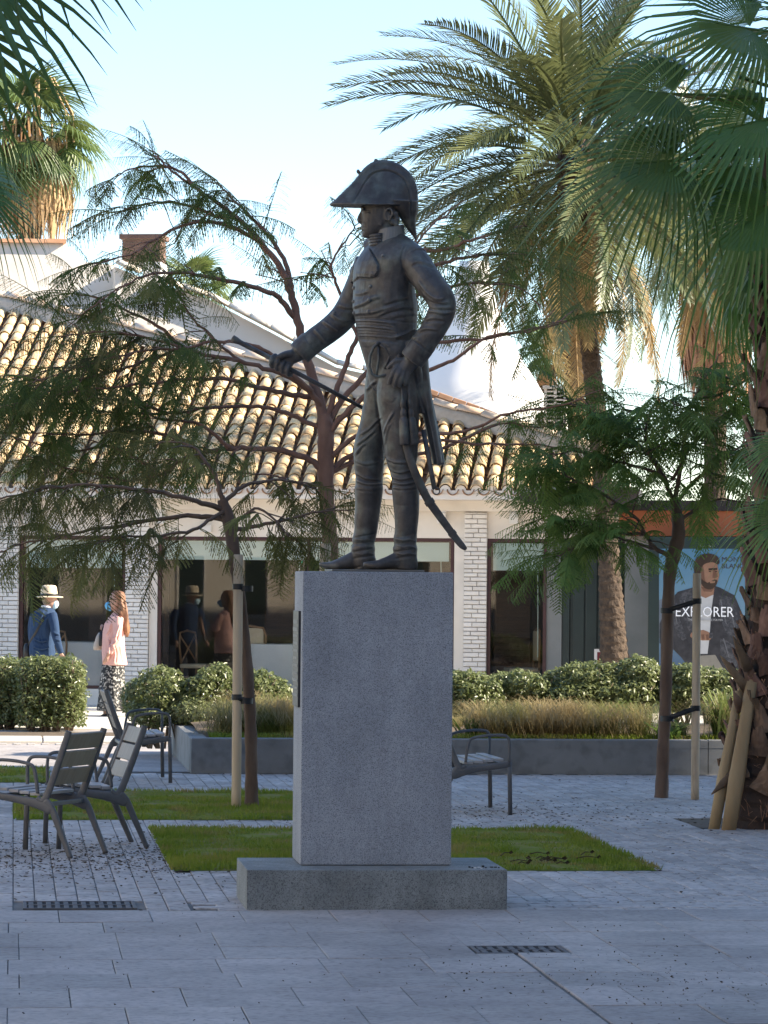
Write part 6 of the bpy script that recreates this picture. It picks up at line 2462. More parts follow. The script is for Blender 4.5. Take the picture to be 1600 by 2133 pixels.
# ---- folds, seams and edges are worked into the bronze
def sculpt(me, strokes, regions=(), wob=0.0, face=0.25, vary=0.0):
    vr = random.Random(12)
    n = len(me.vertices)
    co = np.zeros(n * 3, dtype=np.float32)
    me.vertices.foreach_get('co', co)
    co = co.reshape(-1, 3).astype(np.float64)
    no = np.zeros(n * 3, dtype=np.float32)
    me.vertex_normals.foreach_get('vector', no)
    no = no.reshape(-1, 3).astype(np.float64)
    Rt = np.array(ROT.transposed())
    pc = (co - np.array(CAM)) @ Rt.T
    px = 800 + pc[:, 0] / -pc[:, 2] * F
    py = 1066.5 - pc[:, 1] / -pc[:, 2] * F
    vw = np.array(VIEW)
    facing = np.clip(-(no @ vw) + face, 0, 1)
    dd = np.zeros(n)
    for poly, w, amp, *dep in strokes:
        P = np.array(catmull(poly, 5))
        lo, hi = P.min(0) - w * 3, P.max(0) + w * 3
        sel = np.where((px > lo[0]) & (px < hi[0]) & (py > lo[1]) & (py < hi[1]))[0]
        if dep:
            sel = sel[(-pc[sel, 2] - SD > dep[0]) & (-pc[sel, 2] - SD < dep[1])]
        if not len(sel):
            continue
        q = np.stack([px[sel], py[sel]], 1)
        best = np.full(len(sel), 1e9)
        along = np.zeros(len(sel))
        for i in range(len(P) - 1):
            a, d = P[i], P[i + 1] - P[i]
            L2 = max(1e-9, d @ d)
            t = np.clip(((q - a) @ d) / L2, 0, 1)
            di = np.linalg.norm(q - a - t[:, None] * d, axis=1)
            m = di < best
            best[m] = di[m]
            along[m] = (i + t[m]) / (len(P) - 1)
        taper = np.clip(np.minimum(along, 1 - along) * 6 + .25, 0, 1)
        if vary:
            amp = amp * vr.uniform(1 - vary, 1 + vary)
            w = w * vr.uniform(1 - vary * .4, 1 + vary * .4)
        dd[sel] += amp * np.exp(-(best / w) ** 2) * taper
    for poly, amp, *dep in regions:
        P = np.array(poly, dtype=float)
        ins = np.zeros(n, dtype=bool)
        j = len(P) - 1
        for i in range(len(P)):
            c = ((P[i, 1] > py) != (P[j, 1] > py)) & (px < (P[j, 0] - P[i, 0]) * (py - P[i, 1]) / (P[j, 1] - P[i, 1] + 1e-9) + P[i, 0])
            ins ^= c
            j = i
        if dep:
            ins &= (-pc[:, 2] - SD > dep[0]) & (-pc[:, 2] - SD < dep[1])
        dd += amp * ins
    if wob:
        dd += wob * np.array([mnoise.fractal(V(p) * 9.0, 1.0, 2.0, 4) for p in co])
    co += no * (dd * (facing if not wob else np.maximum(facing, .0)))[:, None]
    me.vertices.foreach_set('co', co.astype(np.float32).reshape(-1))
    me.update()


mm = .001
SK = []
rg = random.Random(4)
# sash
for k in range(6):
    y0 = 668 + k * 6.2
    SK.append(([(735, y0 + 1), (760, y0 + rg.uniform(-1, 1)), (790, y0 + 2 + rg.uniform(-1, 1)), (812, y0 + 6 - k * .6), (830, 694 + k * 2)], 2.4, 6.5 * mm))
    SK.append(([(735, y0 + 4), (762, y0 + 3), (790, y0 + 5), (822, y0 + 9)], 1.5, -4.5 * mm))
for k in range(5):
    SK.append(([(822, 700 + k), (842, 694 + k * 2.6), (858, 682 + k * 5), (873, 674 + k * 6.5)], 2.3, 6 * mm))
    SK.append(([(826, 704 + k), (848, 696 + k * 3), (871, 679 + k * 6.5)], 1.4, -4 * mm))
SK.append(([(736, 666), (770, 663), (800, 665), (840, 671), (872, 672)], 2.0, -5 * mm))
SK.append(([(745, 707), (775, 708), (806, 710), (830, 713)], 1.8, -6 * mm))
# waistcoat and coat
for p in ([(736, 640), (745, 636), (760, 631), (775, 622), (790, 618)], [(735, 655), (750, 652), (775, 650), (800, 643), (825, 636)], [(790, 655), (815, 645), (840, 640), (862, 640)],
          [(800, 632), (825, 624), (850, 618)], [(738, 612), (752, 611), (768, 606)], [(815, 660), (840, 655), (868, 652)]):
    SK.append((p, 3.5, 6 * mm))
    SK.append(([(x, y + 6) for x, y in p], 3.0, -6 * mm))
SK.append(([(756, 592), (755, 615), (752, 640), (756, 664)], 1.3, -3.5 * mm))
# arm seam and sleeve folds
SK.append(([(846, 505), (837, 530), (838, 556), (846, 575), (858, 592)], 2.0, -8 * mm))
for p in ([(856, 550), (868, 544), (885, 546), (903, 553)], [(880, 610), (895, 622), (915, 628), (935, 630)], [(888, 634), (903, 640), (922, 640), (944, 640)], [(890, 648), (905, 648), (925, 652), (945, 648)], [(872, 585), (885, 604), (905, 620), (925, 622)], [(884, 665), (900, 662), (925, 664)], [(870, 690), (888, 684), (910, 686)]):
    SK.append((p, 3.0, 6.5 * mm, -.6, .05))
    SK.append(([(x + 1, y + 5.5) for x, y in p], 2.4, -6.5 * mm, -.6, .05))
SK.append(([(853, 702), (868, 712), (886, 726), (905, 740)], 1.6, -5 * mm, -.6, 0))
SK.append(([(880, 722), (884, 730), (880, 740), (888, 744), (893, 736)], 1.2, -3 * mm, -.6, 0))
for p in ([(690, 652), (702, 662), (718, 668), (736, 664)], [(672, 668), (690, 680), (705, 690)], [(706, 635), (722, 640), (738, 640)], [(655, 685), (668, 700), (680, 715)]):
    SK.append((p, 3.0, 6 * mm, .05, .6))
    SK.append(([(x - 4, y + 5) for x, y in p], 2.6, -6 * mm, .05, .6))
SK.append(([(634, 700), (645, 717), (662, 738)], 1.5, -4 * mm, .05, .6))
# breeches
for p in ([(779, 787), (782, 820), (786, 850), (794, 890), (799, 922), (803, 950)],):
    SK.append((p, 2.6, -9 * mm))
for p in ([(750, 905), (768, 893), (785, 876), (795, 868)], [(744, 925), (762, 912), (780, 896)], [(742, 945), (752, 930), (760, 922)], [(800, 905), (808, 880), (820, 858)], [(802, 925), (806, 900), (812, 882)], [(764, 812), (775, 800), (782, 793)],
          [(804, 955), (825, 962), (845, 962), (862, 956)], [(808, 975), (830, 984), (855, 978)], [(812, 990), (835, 998), (868, 990)], [(816, 1004), (840, 1008), (868, 1002)],
          [(740, 958), (760, 966), (785, 962), (800, 955)], [(741, 985), (762, 996), (790, 998)], [(742, 1000), (765, 1008), (795, 1006)]):
    SK.append((p, 2.6, 6 * mm))
    SK.append(([(x + 1, y + 5) for x, y in p], 2.2, -5.5 * mm))
# boot tops and ankle creases
SK.append(([(740, 1020), (755, 1023), (780, 1024), (797, 1022)], 1.4, -4 * mm))
SK.append(([(818, 1019), (840, 1022), (872, 1018)], 1.4, -4 * mm))
SK.append(([(822, 1051), (845, 1053), (872, 1050)], 1.2, -3 * mm))
for cx, w0 in ((758, 24), (845, 24)):
    for k, (dy, sl) in enumerate(((1116, 5), (1124, -4), (1131, 4), (1138, -5), (1146, 5), (1153, -3), (1160, 4))):
        SK.append(([(cx - w0, dy + sl), (cx - 6, dy + 1), (cx + 8, dy - 1), (cx + w0, dy - sl)], 2.0, (4.5 if k % 2 else -4.5) * mm))
SK.append(([(735, 1186), (742, 1182), (752, 1180)], 2, -4 * mm))
# sword belt front flap, trouser fall
SK.append(([(776, 745), (776, 765), (782, 782), (796, 786)], 1.6, 3.5 * mm))
SK.append(([(800, 830), (808, 838), (820, 838), (826, 828)], 1.5, -3 * mm))
# coat tail edges
SK.append(([(862, 768), (868, 800), (876, 830), (888, 870), (900, 920), (907, 966)], 2.0, -9 * mm))
SK.append(([(880, 790), (890, 840), (902, 890), (912, 940)], 2.2, 4 * mm))
SK.append(([(893, 850), (904, 900), (913, 950), (916, 968)], 1.6, -6 * mm))
# face
SK.append(([(760, 441), (766, 440), (772, 442)], 2.2, -5 * mm))
SK.append(([(753, 473.5), (759, 474), (765, 475)], 1.1, -4 * mm))
SK.append(([(754, 463), (760, 466), (764, 472)], 1.5, -2.5 * mm))
RG = [([(770, 518), (780, 535), (788, 552), (788, 566), (783, 575), (770, 579), (748, 578), (733, 590), (730, 560), (752, 540)], 14 * mm),
      ([(738, 706), (800, 708), (812, 722), (744, 722)], 3 * mm)]
SK.append(([(772, 519), (782, 537), (790, 553), (790, 567), (784, 577), (770, 581), (748, 580), (736, 588)], 1.8, -9 * mm))
for k in range(9):
    x = 744 + k * 4.6
    SK.append(([(x, 573 - k * .2), (x + 2, 569), (x + 4, 572)], 1.2, 3 * mm))
sculpt(bme, SK, RG, wob=.0036, vary=.55)
bme.materials.append(M_BRONZE)
bme.polygons.foreach_set('use_smooth', [True] * len(bme.polygons))
bo = link('figure', bme, st)
bme.transform(Matrix.Translation(-origin(st)))

# hat
hat = MB()
LE = [(333, 797), (337, 776), (348, 760), (365, 747), (384, 732), (402, 713), (419, 696), (427, 686), (430, 690)]
RE = [(333, 806), (337, 822), (345, 838), (354, 850), (370, 862), (395, 870), (427, 872), (431, 872)]


def lerp_tab(tab, y):
    for (a, b), (c, d) in zip(tab[:-1], tab[1:]):
        if a <= y <= c:
            return b + (d - b) * (y - a) / (c - a)
    return tab[-1][1] if y > tab[-1][0] else tab[0][1]


rows = []
for y in (333, 335, 338, 343, 350, 358, 366, 376, 386, 396, 404, 412, 418, 423, 427, 430):
    l, r = lerp_tab(LE, y), lerp_tab(RE, y)
    th = .010 + (.112 - .010) * ((y - 333) / 97.0) ** .95
    rows.append(((l + r) / 2, y, (r - l) / 2, 0, th / ((r - l) / 2 * S)))
vloft(hat, rows, n=44, power=2.0)
rows = []
for y, l in ((420, 790), (431, 809), (440, 821), (448, 829), (460, 838), (476, 848), (490, 859), (500, 866)):
    r = 871.5 - (3 if y > 440 else 0) - (2 if 455 < y < 490 else 0)
    rows.append(((l + r) / 2, y, (r - l) / 2, 0, (.105 - (y - 420) * .00105) / ((r - l) / 2 * S)))
vloft(hat, rows, n=30)
hat.ball(sp(746, 357, 0), 5 * S, sc=(.8, 1.2, 1))
hat.ball(sp(783, 334, 0), 4.5 * S, sc=(1, 1, .9))
hme = remesh(hat, 0.005, 2, .4)
sculpt(hme, [([(736, 423), (744, 408), (751, 395), (760, 380), (767.5, 369), (776, 362), (786, 357.5), (805, 355), (826, 361), (841, 372.5), (851, 390), (856, 415), (857, 440), (858, 470)], 1.9, -10 * mm),
             ([(690, 424), (720, 400), (742, 378), (760, 356), (782, 342), (806, 338), (830, 346), (850, 361), (863, 384), (867, 415), (866, 450)], 4.0, 6 * mm),
             ([(690, 427), (730, 427), (770, 426), (806, 428), (826, 443), (846, 472), (866, 499)], 2.0, 3.5 * mm)], face=.4, wob=.002)
hme.materials.append(M_BRONZE)
hme.polygons.foreach_set('use_smooth', [True] * len(hme.polygons))
hme.transform(Matrix.Translation(-origin(st)))
link('hat', hme, st)

# collar, standing round the neck and open in front
cl = MB()
nA = 26
for i in range(nA + 1):
    th = rad(-150 + 300 * i / nA)
    f = abs(th) / rad(150)
    for (dy, k) in ((0, 1.0), (1, 1.18)):
        yt = 467 + 12 * f ** 1.5
        yb = 491 + 22 * f ** 1.4
        yy = yt if dy == 0 else yb
        cx = 813 - 2 * dy
        for (inn) in (1.0, .86):
            cl.v.append(tuple(sp(cx + math.cos(th) * 28 * k * inn, yy, -math.sin(th) * .082 * k * inn)))
for i in range(nA):
    a, b = i * 4, i * 4 + 4
    cl.f += [(a, b, b + 2, a + 2), (a + 1, a + 3, b + 3, b + 1), (a, a + 1, b + 1, b), (a + 2, b + 2, b + 3, a + 3)]
cl.f += [(0, 2, 3, 1), (nA * 4, nA * 4 + 1, nA * 4 + 3, nA * 4 + 2)]
obj('collar', cl, M_BRONZE, st)
cv = MB()
for k in range(4):
    y = 490 + k * 6
    cv.loft([sp(770 + k * .5, y + 3, .03), sp(772 + k, y + 1, -.03), sp(783, y, -.065), sp(796, y - 1, -.075)], 4.2 * S, n=8)
obj('cravat', cv, M_BRONZE, st, True)
# buttons
for (x, y, dz) in ((798, 533, -.155), (772, 597, -.118), (769, 624, -.122), (767, 649, -.122), (737.5, 600, .005), (737, 628, .0), (738, 652, .0), (696, 652, .165)):
    # find the surface in front of the figure
    o = sp(x, y)
    dirv = ray(x, y).normalized()
    hit, loc, nor, _ = bo.ray_cast(CAM - origin(st), dirv)
    if hit:
        c = loc + origin(st)
        mb = MB().ball(c, 4.3 * S, n=10, m=6, sc=(1, .8, 1))
        obj('button', mb, M_BRONZE, st, True)
# sabre
sx = [(829, 800, -.19, 6.5), (836, 850, -.20, 7), (842, 900, -.205, 7.5), (849, 938, -.21, 8), (863, 980, -.21, 8.4), (887, 1033, -.20, 8.6), (915, 1074, -.19, 8.3), (945, 1115, -.175, 7.4), (962, 1136, -.165, 6.6), (971, 1144, -.16, 3.5)]
R = catmull(sx, 5)
mb = MB().loft([sp(r[0], r[1], r[2]) for r in R], [r[3] * S for r in R], [.011] * len(R), n=12, power=2.4)
sab = obj('sabre', mb, M_BRONZE, st, True)
for i, w in ((int(len(R) * .585), 1.22), (int(len(R) * .76), 1.16)):
    a, b = R[i], R[i + 1]
    mb = MB().loft([sp(a[0], a[1], a[2]), sp(b[0], b[1], b[2])], [a[3] * S * w] * 2, [.015] * 2, n=12)
    obj('band', mb, M_BRONZE, sab)
rp = []
for i in range(17):
    a = 2 * math.pi * i / 16
    rp.append(sp(909 + 7 * math.cos(a), 1023 + 7 * math.sin(a), -.19))
obj('ring', MB().loft(rp, 1.3 * S, n=6, cap=False), M_BRONZE, sab, True)
mb = MB().loft([sp(830, 830, -.185), sp(826, 800, -.20), sp(828, 775, -.205), sp(838, 757, -.195)], [6 * S, 5.5 * S, 5.5 * S, 7 * S], n=10)
mb.loft([sp(x, y, -.17) for x, y in ((790, 713), (779, 722), (771, 740), (769, 762), (774, 779), (786, 785), (800, 782), (814, 780))], 3.0 * S, n=8)
mb.loft([sp(x, y, -.165) for x, y in ((788, 722), (789, 745), (786, 770), (784, 782))], 2.6 * S, n=8)
mb.loft([sp(x, y, -.17) for x, y in ((792, 718), (803, 726), (812, 742), (806, 756), (800, 768))], 2.8 * S, n=8)
obj('hilt', mb, M_BRONZE, sab, True)
mb = MB().loft([sp(882, 895, -.13), sp(890, 940, -.15), sp(898, 980, -.17), sp(905, 1018, -.19)], [5 * S] * 4, [.006] * 4, n=8)
obj('sling', mb, M_BRONZE, st, True)
mb = MB().loft([sp(814, 712, -.14), sp(820, 730, -.16), sp(829, 752, -.18), sp(834, 770, -.19)], [4.5 * S] * 4, [.006] * 4, n=8)
mb.loft([sp(828, 712, -.145), sp(830, 735, -.17), sp(832, 760, -.185)], [4 * S] * 3, [.006] * 3, n=8)
obj('sling', mb, M_BRONZE, st, True)
# tassels
for (x, y0, dx, dz, s) in ((837, 800, .12, -.225, 1.0), (850, 800, .22, -.215, .95)):
    mb = MB()
    pr = [(0, 2.4), (28, 2.2), (34, 4.5), (40, 6.0), (46, 5.4), (50, 3.4), (54, 5.2), (60, 7.2), (66, 6.4), (69, 5.2), (71, 7.5), (78, 9.2), (100, 9.8), (124, 10.6), (126, 9.5)]
    mb.loft([sp(x + dx * p[0] * .45, y0 + p[0], dz) for p in pr], [p[1] * s * S for p in pr], n=26, fn=lambda t, a: 1 + (.07 * math.cos(a * 13) if t > .62 else 0))
    obj('tassel', mb, M_BRONZE, st, True)
# baton
mb = MB().loft([sp(484, 704, .26), sp(492, 709, .258), sp(500, 713, .256), sp(560, 744, .235), sp(604, 769, .235), sp(680, 809, .275), sp(762, 853, .31)], [.019, .020, .0145, .0135, .013, .012, .010], n=14)
obj('baton', mb, M_BRONZE, st, True)

# ================================================================== metal seats
M_STEEL = mat('grey_painted_steel', (0.085, 0.086, 0.088), (0.13, 0.13, 0.132), 6, 0.5, 0.0004, 60, c3=(0.14, 0.14, 0.14), fscale=22, famt=0.4)
M_SLAT = mat('grey_brown_slat', (0.25, 0.21, 0.165), (0.33, 0.285, 0.23), 5, 0.55, 0.0006, 40, rand=.08, stretch=(1, 6, 1))
M_SLATT = mat('worn_seat_slat', (0.32, 0.31, 0.31), (0.42, 0.41, 0.41), 5, 0.45, 0.0006, 40, rand=.06)


def seat_chair(name, label, foot_px, foot_local, ang, W, d=None):
    a = rad(ang)
    R2 = Matrix.Rotation(a, 4, 'Z')
    f = gp(*foot_px)
    o = f - R2 @ V((foot_local[0], foot_local[1], 0))
    t = thing(name, (o.x, o.y, 0), label, 'metal seat', 'metal seats in the plaza', a)
    for sg in (-1, 1):
        y = sg * W / 2
        vd = (0, 1, 0)
        mb = MB()
        # front leg running up to the arm, arm bending back and down to the rail
        mb.loft([V((.262, y, 0)), V((.255, y, .30)), V((.25, y, .40))], [.017, .017, .018], [.012] * 3, n=12, vdir=vd, power=3.5)
        obj('front_leg', mb, M_STEEL, t, True, local=True)
        mb = MB()
        arm = catmull([(.25, y, .40), (.252, y, .54), (.235, y, .59), (.19, y, .605), (.08, y, .602), (-.02, y, .585), (-.055, y, .56), (-.075, y, .48), (-.085, y, .40)], 4)
        mb.loft(arm, .011, .011, n=10, vdir=vd, power=3)
        obj('armrest', mb, M_STEEL, t, True, local=True)
        mb = MB()
        rail = catmull([(.255, y, .385), (.10, y, .365), (-.04, y, .345), (-.13, y, .325), (-.19, y, .30)], 4)
        mb.loft(rail, [.024, .024, .024, .024, .025, .025, .027, .028, .03, .032, .034, .036, .037, .038, .038, .034, .03][:len(rail)], .014, n=12, vdir=vd, power=3)
        obj('seat_rail', mb, M_STEEL, t, True, local=True)
        mb = MB()
        leg = catmull([(-.14, y, .36), (-.19, y, .30), (-.235, y, .20), (-.285, y, .09), (-.325, y, 0)], 4)
        n_ = len(leg)
        mb.loft(leg, [.026 - .010 * i / (n_ - 1) for i in range(n_)], .014, n=12, vdir=vd, power=3)
        obj('rear_leg', mb, M_STEEL, t, True, local=True)
        mb = MB()
        post = catmull([(-.085, y, .375), (-.112, y, .355), (-.14, y, .37), (-.165, y, .42), (-.215, y, .55), (-.262, y, .68), (-.295, y, .775), (-.302, y, .80)], 4)
        n_ = len(post)
        mb.loft(post, [.014 + .012 * min(1, i / 8) - .006 * i / n_ for i in range(n_)], .014, n=12, vdir=vd, power=3)
        obj('back_post', mb, M_STEEL, t, True, local=True)
    # slats between the frames
    for k in range(3):
        z0 = .455 + k * .113
        z1 = z0 + .100
        x0 = -.165 - (z0 - .42) * .385
        x1 = -.165 - (z1 - .42) * .385
        mb = MB()
        M = Matrix.Translation((x0, 0, z0)) @ Matrix.Rotation(-math.atan2(x0 - x1, z1 - z0), 4, 'Y')
        mb.box((-.008, -W / 2 + .012, 0), (.012, W / 2 - .012, math.hypot(x1 - x0, z1 - z0)), M, ch=.004)
        obj('back_slat', mb, M_SLAT, t, local=True)
    for k in range(4):
        x = -.06 + k * .078
        mb = MB().box((x - .035, -W / 2 + .012, .385 + k * .008), (x + .035, W / 2 - .012, .405 + k * .008), ch=.004)
        obj('seat_slat', mb, M_SLATT, t, local=True)
    mb = MB().box((.215, -W / 2 + .01, .36), (.245, W / 2 - .01, .385), ch=.003)
    mb.box((-.17, -W / 2 + .01, .32), (-.14, W / 2 - .01, .345), ch=.003)
    obj('crossbar', mb, M_STEEL, t, local=True)
    return t


seat_chair('metal_seat', 'nearest grey metal seat with three slat back turned away at the left edge', (147, 1788), (-.325, .24), 151, .48)
seat_chair('metal_seat', 'grey metal seat facing left just behind the nearest one, seen from its side', (306, 1766), (-.325, .24), 190, .48)
seat_chair('metal_seat', 'wide metal seat facing right beside the left end of the planter', (355, 1631), (.262, -.43), 2, .86)
seat_chair('metal_seat', 'wide metal seat half hidden by the right side of the pedestal', (1063, 1698), (.262, -.43), 2, .86)

# ================================================================== people
M_SKIN = mat('skin', (0.42, 0.24, 0.17), (0.50, 0.30, 0.22), 6, 0.55)
M_SWEAT = mat('blue_cable_sweater', (0.008, 0.028, 0.075), (0.015, 0.044, 0.105), 10, 0.9, 0.004, 60)
M_TROU = mat('dark_blue_trousers', (0.014, 0.017, 0.028), (0.024, 0.028, 0.042), 8, 0.9)
M_STRAWH = mat('straw_hat', (0.62, 0.50, 0.33), (0.72, 0.60, 0.43), 20, 0.8, 0.001, 90)
M_MASKW = mat('pale_blue_mask', (0.42, 0.62, 0.74), (0.50, 0.70, 0.80), 6, 0.8)
M_MASKB = mat('blue_mask', (0.10, 0.36, 0.60), (0.15, 0.44, 0.68), 6, 0.8)
M_PINK = mat('pink_blouse', (0.66, 0.36, 0.31), (0.74, 0.44, 0.38), 3, 0.85, 0.003, 14)
M_HAIRR = mat('red_hair', (0.11, 0.045, 0.024), (0.34, 0.17, 0.085), 22, 0.6, 0.004, 60, stretch=(1, 1, .25))
M_HAIRG = mat('grey_hair', (0.22, 0.17, 0.13), (0.32, 0.26, 0.2), 22, 0.8)
M_SHOE = mat('black_shoe', (0.010, 0.010, 0.011), (0.018, 0.018, 0.02), 9, 0.5)
M_SHIRTC = mat('white_shirt_collar', (0.74, 0.74, 0.76), (0.8, 0.8, 0.82), 9, 0.8)
M_SKIRT = mat('floral_skirt', (0.008, 0.009, 0.011), (0.018, 0.02, 0.022), 5, 0.85, c3=(0.50, 0.48, 0.44), fscale=34, famt=1.0)
M_BAGT = mat('beige_bag', (0.48, 0.40, 0.33), (0.56, 0.48, 0.40), 6, 0.7)


def person_tools(D):
    s = D / F

    def q(x, y, dz=0.0):
        return at(x, y, D + dz)

    def vl(mb, rows, n=18, power=2.0, fn=None):
        mb.loft([q(r[0], r[1], r[3]) for r in rows], [r[2] * s for r in rows], [r[4] for r in rows], n=n, power=power, fn=fn, tdir=(0, 0, -1))

    def pl_(mb, rows, n=12, k=1.0):
        R = catmull(rows, 4)
        mb.loft([q(r[0], r[1], r[2]) for r in R], [r[3] * s for r in R], [r[3] * s * k for r in R], n=n)
    return s, q, vl, pl_


def fin(name, mb, m, parent, vox=None, it=2, folds=()):
    if vox:
        me = remesh(mb, vox, it, .5)
        if folds:
            sculpt(me, folds, face=.35)
        me.materials.append(m)
        me.polygons.foreach_set('use_smooth', [True] * len(me.polygons))
        me.transform(Matrix.Translation(-origin(parent)))
        return link(name, me, parent)
    return obj(name, mb, m, parent, True)


def five_fingers(mb, q, s, wrist, tip, dz, curl=0.3):
    """palm and five fingers from the wrist towards the tip (pixels)"""
    w, t = np.array(wrist, float), np.array(tip, float)
    d = (t - w)
    L = np.linalg.norm(d)
    d /= L
    nrm = np.array([-d[1], d[0]])
    c = w + d * L * .28
    mb.loft([q(*w, dz), q(*c, dz), q(*(w + d * L * .52), dz)], [2.6 * s, 3.6 * s, 3.5 * s], [1.6 * s, 1.9 * s, 1.8 * s], n=10)
    for k, ln in enumerate((.86, .98, 1.0, .90)):
        o = (k - 1.5) * 1.75
        b = w + d * L * .46 + nrm * o
        e = w + d * L * ln + nrm * o * 1.1
        m_ = b * .5 + e * .5
        mb.loft([q(*b, dz), q(*m_, dz - .006), q(*e, dz + curl * .04)], [.0085, .0082, .0062], n=8)
    b = w + d * L * .18 + nrm * -2.6
    e = w + d * L * .60 + nrm * -5.6
    mb.loft([q(*b, dz), q(*(b * .5 + e * .5 + nrm * -.6), dz - .008), q(*e, dz - .006)], [.011, .0095, .007], n=8)


# ---- woman
D = 43.0
s, q, vl, pl_ = person_tools(D)
wo = thing('person', V((q(236, 1495).x, q(236, 1495).y, .018)), 'woman with long red hair, pink blouse and blue mask walking left', 'person', 'people walking past the restaurant')
mb = MB()
vl(mb, [(243, 1233, 6, 0, .05), (241.5, 1237, 11, 0, .075), (240.5, 1245, 13.5, 0, .085), (239.5, 1253, 13.5, 0, .083), (238.5, 1260, 12.5, 0, .078), (237, 1267, 10, 0, .066), (235, 1272, 6, 0, .04)])
pl_(mb, [(228, 1250, 0, 1.4), (225.6, 1255, 0, 2.0), (225.6, 1258.5, 0, 2.2), (229, 1260, 0, 1.6)])
vl(mb, [(241, 1262, 8, 0, .052), (243, 1272, 7.5, 0, .05), (243, 1280, 8.5, 0, .06), (243, 1288, 15, 0, .14), (239, 1300, 19, 0, .16), (237, 1330, 19, 0, .14), (236, 1350, 19, 0, .14), (236, 1375, 21, 0, .16), (235, 1392, 20, 0, .16)])
pl_(mb, [(229, 1384, .05, 11), (224, 1430, .05, 8.5), (221, 1462, .05, 6.5), (220, 1480, .05, 5), (219, 1490, .05, 4.5)])
pl_(mb, [(242, 1384, -.07, 11), (248, 1430, -.07, 8.5), (258, 1455, -.07, 6.8), (267, 1470, -.07, 5), (270, 1476, -.07, 4.6)])
pl_(mb, [(246, 1290, -.17, 9), (243, 1330, -.20, 7), (231, 1352, -.21, 5), (224, 1366, -.22, 4)])
pl_(mb, [(238, 1292, .16, 9), (227, 1328, .18, 7), (219, 1318, .18, 5), (215, 1312, .17, 4)])
five_fingers(mb, q, s, (224, 1365), (215, 1384), -.22)
five_fingers(mb, q, s, (216, 1313), (211, 1301), .16, 1.0)
for (x, y, r) in ((236, 1247, 1.2),):
    mb.ball(q(231, 1249, -.055), .012, sc=(.6, 1, .8))
fin('body', mb, M_SKIN, wo, .009, 2)
mb = MB()
fold = lambda t, a: 1 + .035 * math.sin(a * 5 + t * 9) * t
vl(mb, [(243.5, 1277, 9.5, 0, .07), (243.5, 1282, 13, 0, .12), (242, 1289, 18, 0, .175), (239, 1300, 21.5, 0, .19), (237, 1318, 23.2, 0, .18), (236.5, 1340, 23.8, 0, .18), (236.5, 1360, 24.6, 0, .185), (238, 1374, 25.4, 0, .195), (239, 1384, 26, 0, .2), (238.6, 1385.5, 24.5, 0, .19)], n=26, fn=fold)
pl_(mb, [(247, 1287, -.16, 10.5), (246, 1305, -.20, 9.6), (243, 1330, -.215, 8.6), (234, 1349, -.225, 7.4), (227, 1361, -.23, 6.4)])
pl_(mb, [(238, 1290, .15, 10.5), (231, 1310, .18, 9), (226, 1327, .19, 8.2), (220, 1320, .19, 7), (217, 1316, .18, 6)])
FW_ = []
for p in ([(250, 1300), (244, 1318), (240, 1335)], [(226, 1330), (228, 1350), (226, 1372)], [(236, 1345), (240, 1362), (238, 1380)], [(250, 1345), (252, 1362), (256, 1380)], [(246, 1322), (240, 1328), (234, 1330)], [(244, 1334), (238, 1341), (231, 1343)], [(256, 1310), (258, 1335), (258, 1360)], [(230, 1300), (228, 1312), (222, 1322)]):
    FW_ += [(p, 1.6, .016), ([(x + 3, y) for x, y in p], 1.4, -.014)]
bl = fin('blouse', mb, M_PINK, wo, .009, 2, FW_)
mb = MB()
vl(mb, [(237, 1378, 22.5, 0, .17), (236, 1386, 23.5, 0, .185), (234, 1410, 25, 0, .20), (234, 1435, 27.5, 0, .22), (235.5, 1460, 30.5, 0, .24), (236, 1478, 33, 0, .26), (236, 1480, 31, 0, .24)], n=40, fn=lambda t, a: 1 + .06 * t * math.sin(a * 9 + 2 * t) + .03 * t * math.sin(a * 4))
fin('skirt', mb, M_SKIRT, wo)
mb = MB()
vl(mb, [(244, 1230.5, 6, 0, .05), (245, 1233, 12.5, 0, .09), (248.5, 1240, 13, 0, .102), (252.5, 1250, 9.2, 0, .102), (254, 1262, 9, 0, .105), (254, 1276, 11, -.02, .12), (258, 1292, 10.5, -.02, .13), (262, 1308, 8.5, -.02, .11), (264, 1320, 5.5, -.02, .07), (265, 1327, 2, -.02, .03)], n=26, fn=lambda t, a: 1 + .07 * math.sin(a * 7 + t * 16) + .05 * math.sin(a * 11 - t * 9))
for k in range(16):
    r2 = random.Random(k)
    x = 249 + r2.uniform(0, 12)
    pl_(mb, [(x, 1262 + r2.uniform(-10, 8), -.10 + r2.uniform(-.02, .04), 2.6), (x + 5, 1282, -.13, 2.4), (x + 3 + r2.uniform(0, 5), 1300, -.13, 2), (x + 6, 1316 + r2.uniform(-10, 8), -.11, .9)], n=6)
fin('hair', mb, M_HAIRR, wo, .011, 1)
mb = MB()
vl(mb, [(230, 1252.5, 3.0, 0, .045), (227.5, 1256, 7.4, 0, .062), (227, 1262, 9.2, 0, .068), (228.5, 1268, 8.2, 0, .06), (231, 1273, 5.5, 0, .04)], n=18)
fin('mask', mb, M_MASKB, wo)
mb = MB()
mb.loft([q(229, 1248.6, -.06), q(226, 1249, -.075), q(223.5, 1251, -.05), q(224.5, 1253, -.03)], .004, n=6)
mb.loft([q(226, 1248.8, -.07), q(236, 1248, -.086), q(243, 1249, -.09)], .0042, n=6)
mb.loft([q(225, 1248.5, 0), q(225.5, 1249.5, .06)], .004, n=6)
fin('spectacles', mb, M_SHOE, wo)
